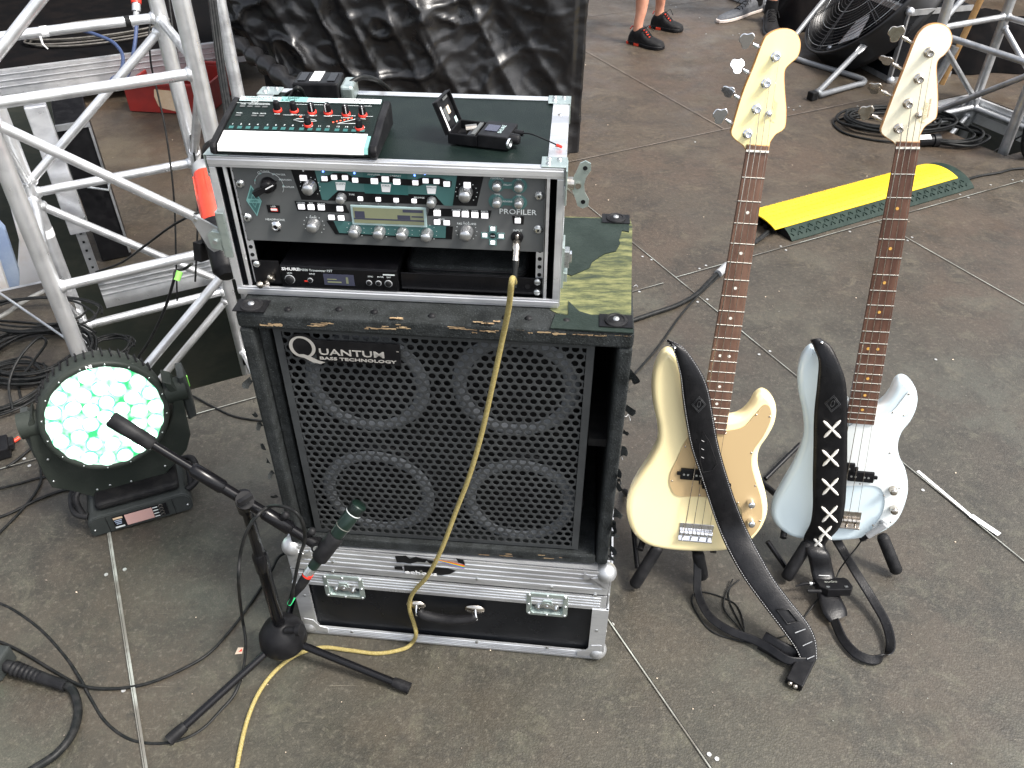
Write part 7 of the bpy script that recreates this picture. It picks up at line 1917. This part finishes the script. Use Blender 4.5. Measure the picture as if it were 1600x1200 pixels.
for k in range(3):
    a = 2 * PI * k / 3
    bl_ = []
    for r, w1, z in ((.06, .05, .0), (.16, .10, .01), (.29, .12, .012)):
        bl_.append((math.cos(a - w1 / r * .8) * r, math.sin(a - w1 / r * .8) * r, -.04 - z)); bl_.append((math.cos(a + w1 / r * .8) * r, math.sin(a + w1 / r * .8) * r, -.09 + z))
    m.add(bl_ + [(x, y, z - .004) for x, y, z in bl_], [(0, 1, 3, 2), (2, 3, 5, 4), (6, 8, 9, 7), (8, 10, 11, 9), (0, 2, 8, 6), (2, 4, 10, 8), (1, 7, 9, 3), (3, 9, 11, 5), (4, 5, 11, 10), (0, 6, 7, 1)], 'alu_dull')
m.build('blades', T)
m = MB(XFn); m.lathe([(.06, -.14), (.065, -.05), (.05, -.02), (0, -.01)], (0, 0, 0), (0, 0, 1), 'black', 24); m.build('motor', T)
m = MB(XFn); m.cyl((0, 0, .052), (0, 0, .062), .05, 'alu_dull', n=28); m.build('badge', T)
ft0, ft1 = atz(1271, 151, .018), atz(1343, 131, .018); pv = dep(1351, 70, fdep(atz(1330, 120, .0)) - .14)
mat('stand_grey', (.22, .23, .24), .4, .3)
off2 = (fc - pv) * 1.0
m = MB(); pr2 = pv + V((off2.x * 1.6, off2.y * 1.2, 0))
P = cr([pv, pv.lerp(ft0, .5), pv.lerp(ft0, .88) + V((-.0, 0, .0)), ft0 + V((.02, .02, .03))], 5) + cr([ft0 + V((.045, .02, .004)), ft0.lerp(ft1, .5), ft0.lerp(ft1, .9), ft1 + V((.03, .02, 0)), ft1 + V((.02, .12, 0)), ft1 + V((-.25, .45, 0)), ft1 + V((-.3, .5, .05)), fc + sF * (RF + .03) * (1 if (sF.y > 0) else -1)], 5)
m.tube(P, .0155, 'stand_grey', 14); sdn = m.build('stand', T)
m = MB(); d = (ft0 - pv).normalized(); nrm = ray(1351, 70) * -1; nrm.normalize(); s3 = d.cross(nrm).normalized(); X3 = frame(pv, d, s3, d.cross(s3)); m.X = X3
m.prism([(-.03, -.018), (-.036, 0), (-.03, .018), (.05, .02), (.10, .012), (.10, -.012), (.05, -.02)], -.012, .006, 'alu', rnd=.003, steps=2)
for sgn_ in (1, -1): m.cyl((-.008, 0, -.013), (-.008, 0, .010), .008, 'black', n=12)
m.build('bracket', sdn)
m = MB(); m.box(ft0 + V((-.005, -.0, .006)), (.045, .045, .046), 'rubber', Matrix.Rotation(.5, 3, 'Z')); m.build('foot', sdn, bevel=.006)

# flight case behind the fan
q = atz(1390, 130, 0); qa = atz(1335, 101, 0); da = (q - qa).normalized(); dbk = V((-da.y, da.x, 0)); La = .62
X4 = frame(q - da * La, da, dbk, V((0, 0, 1)))
T = thing('road_case', 'black road case with silver corner edges, behind the drum fan', 'flight case', q - da * La / 2 + dbk * .2)
Hh = .40; Db = .42
m = MB(X4); m.bb((.004, .004, .004), (La - .004, Db, Hh - .004), 'laminate'); m.build('shell', T)
m = MB(X4)
m.bb((0, -.002, 0), (La, .006, .03), 'alu_dull'); m.bb((0, -.002, Hh - .03), (La, .006, Hh), 'alu_dull'); m.bb((La - .03, -.004, .031), (La + .002, .006, Hh - .031), 'alu_dull'); m.bb((La - .006, .0065, 0), (La + .003, Db, .03), 'alu_dull'); m.bb((La - .006, .0065, Hh - .03), (La + .003, Db, Hh), 'alu_dull')
m.bb((.01, .0065, Hh - .0035), (La - .01, .035, Hh + .001), 'alu_dull'); m.build('edge_extrusion', T)
for x in (0.008, La - .008):
    for z in (.014, Hh - .01): m = MB(X4); m.ball((x, .006, z), .024, 'alu_case', 14); m.build('ball_corner', T)
m = MB(X4)
for i in range(9):
    x = .08 + i * .055; m.bb((x, .05 + (i % 3) * .08, Hh + .001), (x + .03, .10 + (i % 2) * .12, Hh + .012 + (i % 4) * .006), ('black', 'alu_dull', 'black_gloss')[i % 3])
m.build('top_fittings', T)
# black cloth heap left of the fan
def heap(name, label, O, w_, d_, h_, seed, mt='curtain'):
    vs = []; fs = []; nx, ny = 44, 30
    for i in range(nx + 1):
        for j in range(ny + 1):
            x, y = i / nx - .5, j / ny - .5; e = max(0, 1 - (abs(x) * 2) ** 4) * max(0, 1 - (abs(y) * 2) ** 4)
            z = h_ * e * (.75 + .5 * noise.noise(V((x * 3, y * 3, seed)))) + e * .05 * abs(noise.noise(V((x * 12, y * 9, seed + 3))))
            vs.append(O + V((x * w_ + .04 * noise.noise(V((x * 5, y * 5, seed + 9))), y * d_ + .05 * noise.noise(V((x * 6, y * 4, seed + 5))), z + .003)))
    for i in range(nx):
        for j in range(ny): a = i * (ny + 1) + j; fs.append((a, a + ny + 1, a + ny + 2, a + 1))
    m = MB(); m.add(vs, fs, mt, True); return single(name, m, label, 'cloth')
heap('black_cloth', 'heap of black cloth on the deck to the left of the fan', atz(1290, 40, 0) + V((.1, .25, 0)), .85, .8, .42, 3.3)
heap('black_cloth', 'dark cloth heap lying behind the right tower', atz(1480, 95, 0) + V((.3, .2, 0)), 1.2, .9, .25, 8.1)
m = MB(); m.X = Matrix.Translation(atz(1215, 22, 0)) @ Matrix.Rotation(.5, 4, 'Z'); m.bb((-.05, -.02, .002), (.55, .5, .05), 'grey_plastic'); single('pale_board', m, 'pale grey board lying on the deck behind the dark trainers', 'board', bevel=.004)
m = MB(); m.tube([P2[0] + V((.25, .3, .05)), P2[0] + V((.42, .25, 1.5))], .017, 'wood_edge', 14); single('wooden_pole', m, 'orange brown wooden pole leaning inside the right tower', 'pole')
m = MB(); m.tube([P2[0] + V((.20, .3, .02)), P2[0] + V((.25, .28, .26))], .022, 'alu_dull', 14); single('metal_sleeve', m, 'dull metal socket at the foot of the wooden pole', 'sleeve')

# ================================================================== two people on the deck behind (only their feet and shins are in the picture)
def shoe(heel, toe, par, w_=.098, h_=.085, upper='black_soft', sole='rubber', accent=None, lift=0.0, tongue='black'):
    d = (toe - heel); L = d.length; d.normalize(); s = V((-d.y, d.x, 0)); X = frame(heel + V((0, 0, lift)), d, s, V((0, 0, 1)))
    secs = [(0, .50, .55), (.06, .68, .80), (.2, .74, .98), (.36, .76, 1.0), (.5, .88, .72), (.66, 1.0, .56), (.82, .95, .48), (.93, .72, .40), (1.0, .30, .22)]
    vs = []; K = 14; S = []
    C = cr([(a, b, c) for a, b, c in secs], 3)
    for q in C:
        for k in range(K + 1):
            a = PI * k / K; x = q.x * L; y = math.cos(a) * q.y * w_ / 2; z = .018 + (q.z * h_ - .018) * (math.sin(a) ** .55); vs.append((x, y, max(.018, z)))
    n = len(C); m = MB(X); fs = [(i * (K + 1) + k, (i + 1) * (K + 1) + k, (i + 1) * (K + 1) + k + 1, i * (K + 1) + k + 1) for i in range(n - 1) for k in range(K)]
    m.add(vs, fs, upper, True); m.add(vs[:K + 1], [tuple(range(K + 1))], upper); sh = m.build('shoe', par)
    m = MB(X); out = [(q.x * L * 1.02 - .004, q.y * w_ / 2 * 1.07) for q in C] + [(q.x * L * 1.02 - .004, -q.y * w_ / 2 * 1.07) for q in reversed(C)]
    m.prism(out, .0015, .022, sole, rnd=.003, steps=1); m.build('sole', sh)
    if accent:
        m = MB(X)
        for x, y in ((.012, -.030), (.30 * L, -.041), (.012, .03)): m.box((x, y, .009), (.034, .016, .014), accent)
        for k in range(4): m.box((L * (.42 + k * .06), -.0 - .012, h_ * (.92 - k * .11)), (.008, .02, .006), accent)
        m.tube([(L * .05, -.028, h_ * .88), (L * .02, 0, h_ * .97), (L * .05, .028, h_ * .88)], .004, accent, 8); m.build('accents', sh)
    m = MB(X)
    for k in range(5): 
        x = L * (.40 + k * .055); z = h_ * (1.0 - k * .105); m.tube(cr([(x, -.026, z - .008), (x + .004, -.012, z + .005), (x - .003, .012, z + .005), (x, .026, z - .008)], 3), .0028, tongue, 6)
    m.tube(cr([(L * .42, 0, h_ * .99), (L * .46, -.03, h_ * 1.15), (L * .55, -.04, h_ * .8)], 4), .0022, tongue, 6); m.tube(cr([(L * .42, 0, h_ * .99), (L * .48, .03, h_ * 1.15), (L * .57, .045, h_ * .8)], 4), .0022, tongue, 6)
    m.build('laces', sh)
    return heel + d * L * .2 + V((0, 0, h_ * .7 + lift))
def skinbody(name, par, verts, edges, mt):
    me = bpy.data.meshes.new(name); base = V(BASE[par]); me.from_pydata([V(v[0]) - base for v in verts], edges, []); me.materials.append(MT[mt]); ob = bpy.data.objects.new(name, me); col.objects.link(ob); ob.parent = bpy.data.objects[par]
    sk = ob.modifiers.new('s', 'SKIN'); sk.use_smooth_shade = True
    for i, v in enumerate(verts): me.skin_vertices[0].data[i].radius = (v[1], v[2] if len(v) > 2 else v[1])
    me.skin_vertices[0].data[0].use_root = True
    sb = ob.modifiers.new('u', 'SUBSURF'); sb.levels = 1; sb.render_levels = 2
    BASE[ob.name] = tuple(base); return ob.name
def person(label, A1, A2, face, shirt, shorts, hair, H=1.78):
    c = (A1 + A2) / 2; T = thing('person', label, 'person', V((c.x, c.y, 0)))
    f = V((math.cos(face), math.sin(face), 0)); s = V((-f.y, f.x, 0)); s = s if (A1 - A2).dot(s) > 0 else -s
    pel = V((c.x, c.y, .93)) - f * .02
    vs = [(pel, .13, .11)]; ed = []
    def ch(par, pts):
        p = par
        for q in pts: vs.append(q); ed.append((p, len(vs) - 1)); p = len(vs) - 1
        return p
    for A_k, sg in ((A1, 1), (A2, -1)):
        hip = pel + s * .095 * sg - V((0, 0, .06)); kn = hip.lerp(A_k, .5) + f * .035; kn.z = .50
        ch(0, [(hip, .088), (hip.lerp(kn, .5), .074), (kn + V((0, 0, .04)), .056), (kn - V((0, 0, .07)), .050), (kn.lerp(A_k, .40) - f * .018, .054), (kn.lerp(A_k, .75), .036), (A_k + V((0, 0, .06)), .031), (A_k, .034), (A_k - V((0, 0, .03)) + f * .01, .036)])
    n = ch(0, [(pel + V((0, 0, .16)), .125, .095), (pel + V((0, 0, .32)), .145, .105)]); chest = n
    nk = ch(n, [(pel + V((0, 0, .46)), .10, .08), (pel + V((0, 0, .54)), .055), (pel + V((0, 0, .62)) + f * .01, .06, .07), (pel + V((0, 0, .70)) + f * .015, .074, .09), (pel + V((0, 0, .79)) + f * .01, .06, .075)])
    for sg in (1, -1):
        sh_ = pel + V((0, 0, .45)) + s * .17 * sg; el = sh_ + V((0, 0, -.30)) + s * .05 * sg; wr = el + V((0, 0, -.20)) + f * .14 - s * .03 * sg; hd_ = (wr - el).normalized()
        w0 = ch(chest, [(sh_, .055), (sh_.lerp(el, .5), .045), (el, .038), (el.lerp(wr, .4), .036), (wr, .026), (wr + hd_ * .05, .03, .02)])
        for k in range(4):
            o = f.cross(V((0, 0, 1))) * 0 + (V((0, 0, 1)) * (.02 - .0135 * k)); b0 = wr + hd_ * .085 + o; ch(w0, [(b0, .0095), (b0 + hd_ * (.03 + .004 * (k in (1, 2))) - s * .006 * sg, .0085), (b0 + hd_ * .055 - s * .02 * sg, .007)])
        b0 = wr + hd_ * .03 + V((0, 0, .03)); ch(w0, [(b0 + hd_ * .015, .010), (b0 + hd_ * .045 + V((0, 0, .01)), .008)])
    skinbody('body', T, vs, ed, 'skin')
    # clothing
    def cloth(name, pts, ed_, mt): return skinbody(name, T, pts, ed_, mt)
    P0 = pel + V((0, 0, .04)); pts = [(P0, .155, .135)]; e_ = []
    for A_k, sg in ((A1, 1), (A2, -1)):
        hip = pel + s * .095 * sg - V((0, 0, .06)); kn = hip.lerp(A_k, .5) + f * .035; kn.z = .50
        pts += [(hip, .115), (hip.lerp(kn, .55), .098), (kn + V((0, 0, .06)), .088)]; b = len(pts); e_ += [(0, b - 3), (b - 3, b - 2), (b - 2, b - 1)]
    cloth('shorts', pts, e_, shorts)
    pts = [(pel + V((0, 0, .02)), .155, .13), (pel + V((0, 0, .2)), .15, .12), (pel + V((0, 0, .36)), .17, .125), (pel + V((0, 0, .49)), .10, .09)]; e_ = [(0, 1), (1, 2), (2, 3)]
    for sg in (1, -1):
        sh_ = pel + V((0, 0, .45)) + s * .17 * sg; el = sh_ + V((0, 0, -.30)) + s * .05 * sg; pts += [(sh_, .075), (sh_.lerp(el, .55), .066)]; b = len(pts); e_ += [(2, b - 2), (b - 2, b - 1)]
    cloth('shirt', pts, e_, shirt)
    hc_ = pel + V((0, 0, .735)) + f * .012
    m = MB(); m.ball(hc_ - f * .012 + V((0, 0, .018)), .104, hair, 18, (.92, .98, 1)); m.build('hair', T)
    m = MB(); m.ball(hc_ + f * .098 - V((0, 0, .03)), .016, 'skin', 10, (1, 1, 1.3)); m.build('nose', T)
    m = MB()
    for sg in (1, -1): m.ball(hc_ + f * .088 + s * .032 * sg, .011, 'white', 10); m.ball(hc_ + f * .0965 + s * .032 * sg, .005, 'black', 8)
    m.tube([hc_ + f * .094 + s * .024 * u - V((0, 0, .072)) for u in (-1, -.5, 0, .5, 1)], .005, 'crate_red', 6); m.build('face_features', T)
    return T
def person_at(label, shoes, face, shirt, shorts, hair, socks=None):
    h1, t1, h2, t2 = [atz(*p) for p in shoes[:4]]
    A1 = h1.lerp(t1, .2) + V((0, 0, .075)); A2 = h2.lerp(t2, .2) + V((0, 0, .075))
    T = person(label, A1, A2, face, shirt, shorts, hair)
    return T, (h1, t1, h2, t2), A1, A2
Tp, S_, A1, A2 = person_at('person in black and orange work shoes and shorts, bare shins, standing on the far deck', [(984, 66), (1036, 78), (1018, 42), (1066, 50)], R(-20), 'black_soft', 'grey_panel', 'wood_edge')
shoe(S_[0], S_[1], Tp, .105, .105, 'black_soft', 'rubber', 'orange_plug'); shoe(S_[2], S_[3], Tp, .105, .105, 'black_soft', 'rubber', 'orange_plug')
Tp, S_, A1, A2 = person_at('person in dark trainers, one foot turned sideways, one towards us, by the black cloth', [(1193, 14), (1122, 36), (1200, 28), (1206, 60)], R(-120), 'grey_panel', 'black_soft', 'black_soft')
mat('canvas_grey', (.07, .075, .085), .8, 0, c2=(.1, .105, .115), ns=60)
mat('sole_white', (.62, .55, .5), .6)
shoe(S_[0], S_[1], Tp, .10, .095, 'canvas_grey', 'sole_white'); shoe(S_[2], S_[3], Tp, .10, .095, 'black_soft', 'canvas_grey')
for A_k in (A1, A2):
    m = MB(); m.tube([A_k + V((0, 0, -.02)), A_k + V((0, 0, .03)), A_k + V((0, 0, .07))], [.046, .044, .042], 'black_soft', 16); m.build('sock', Tp)
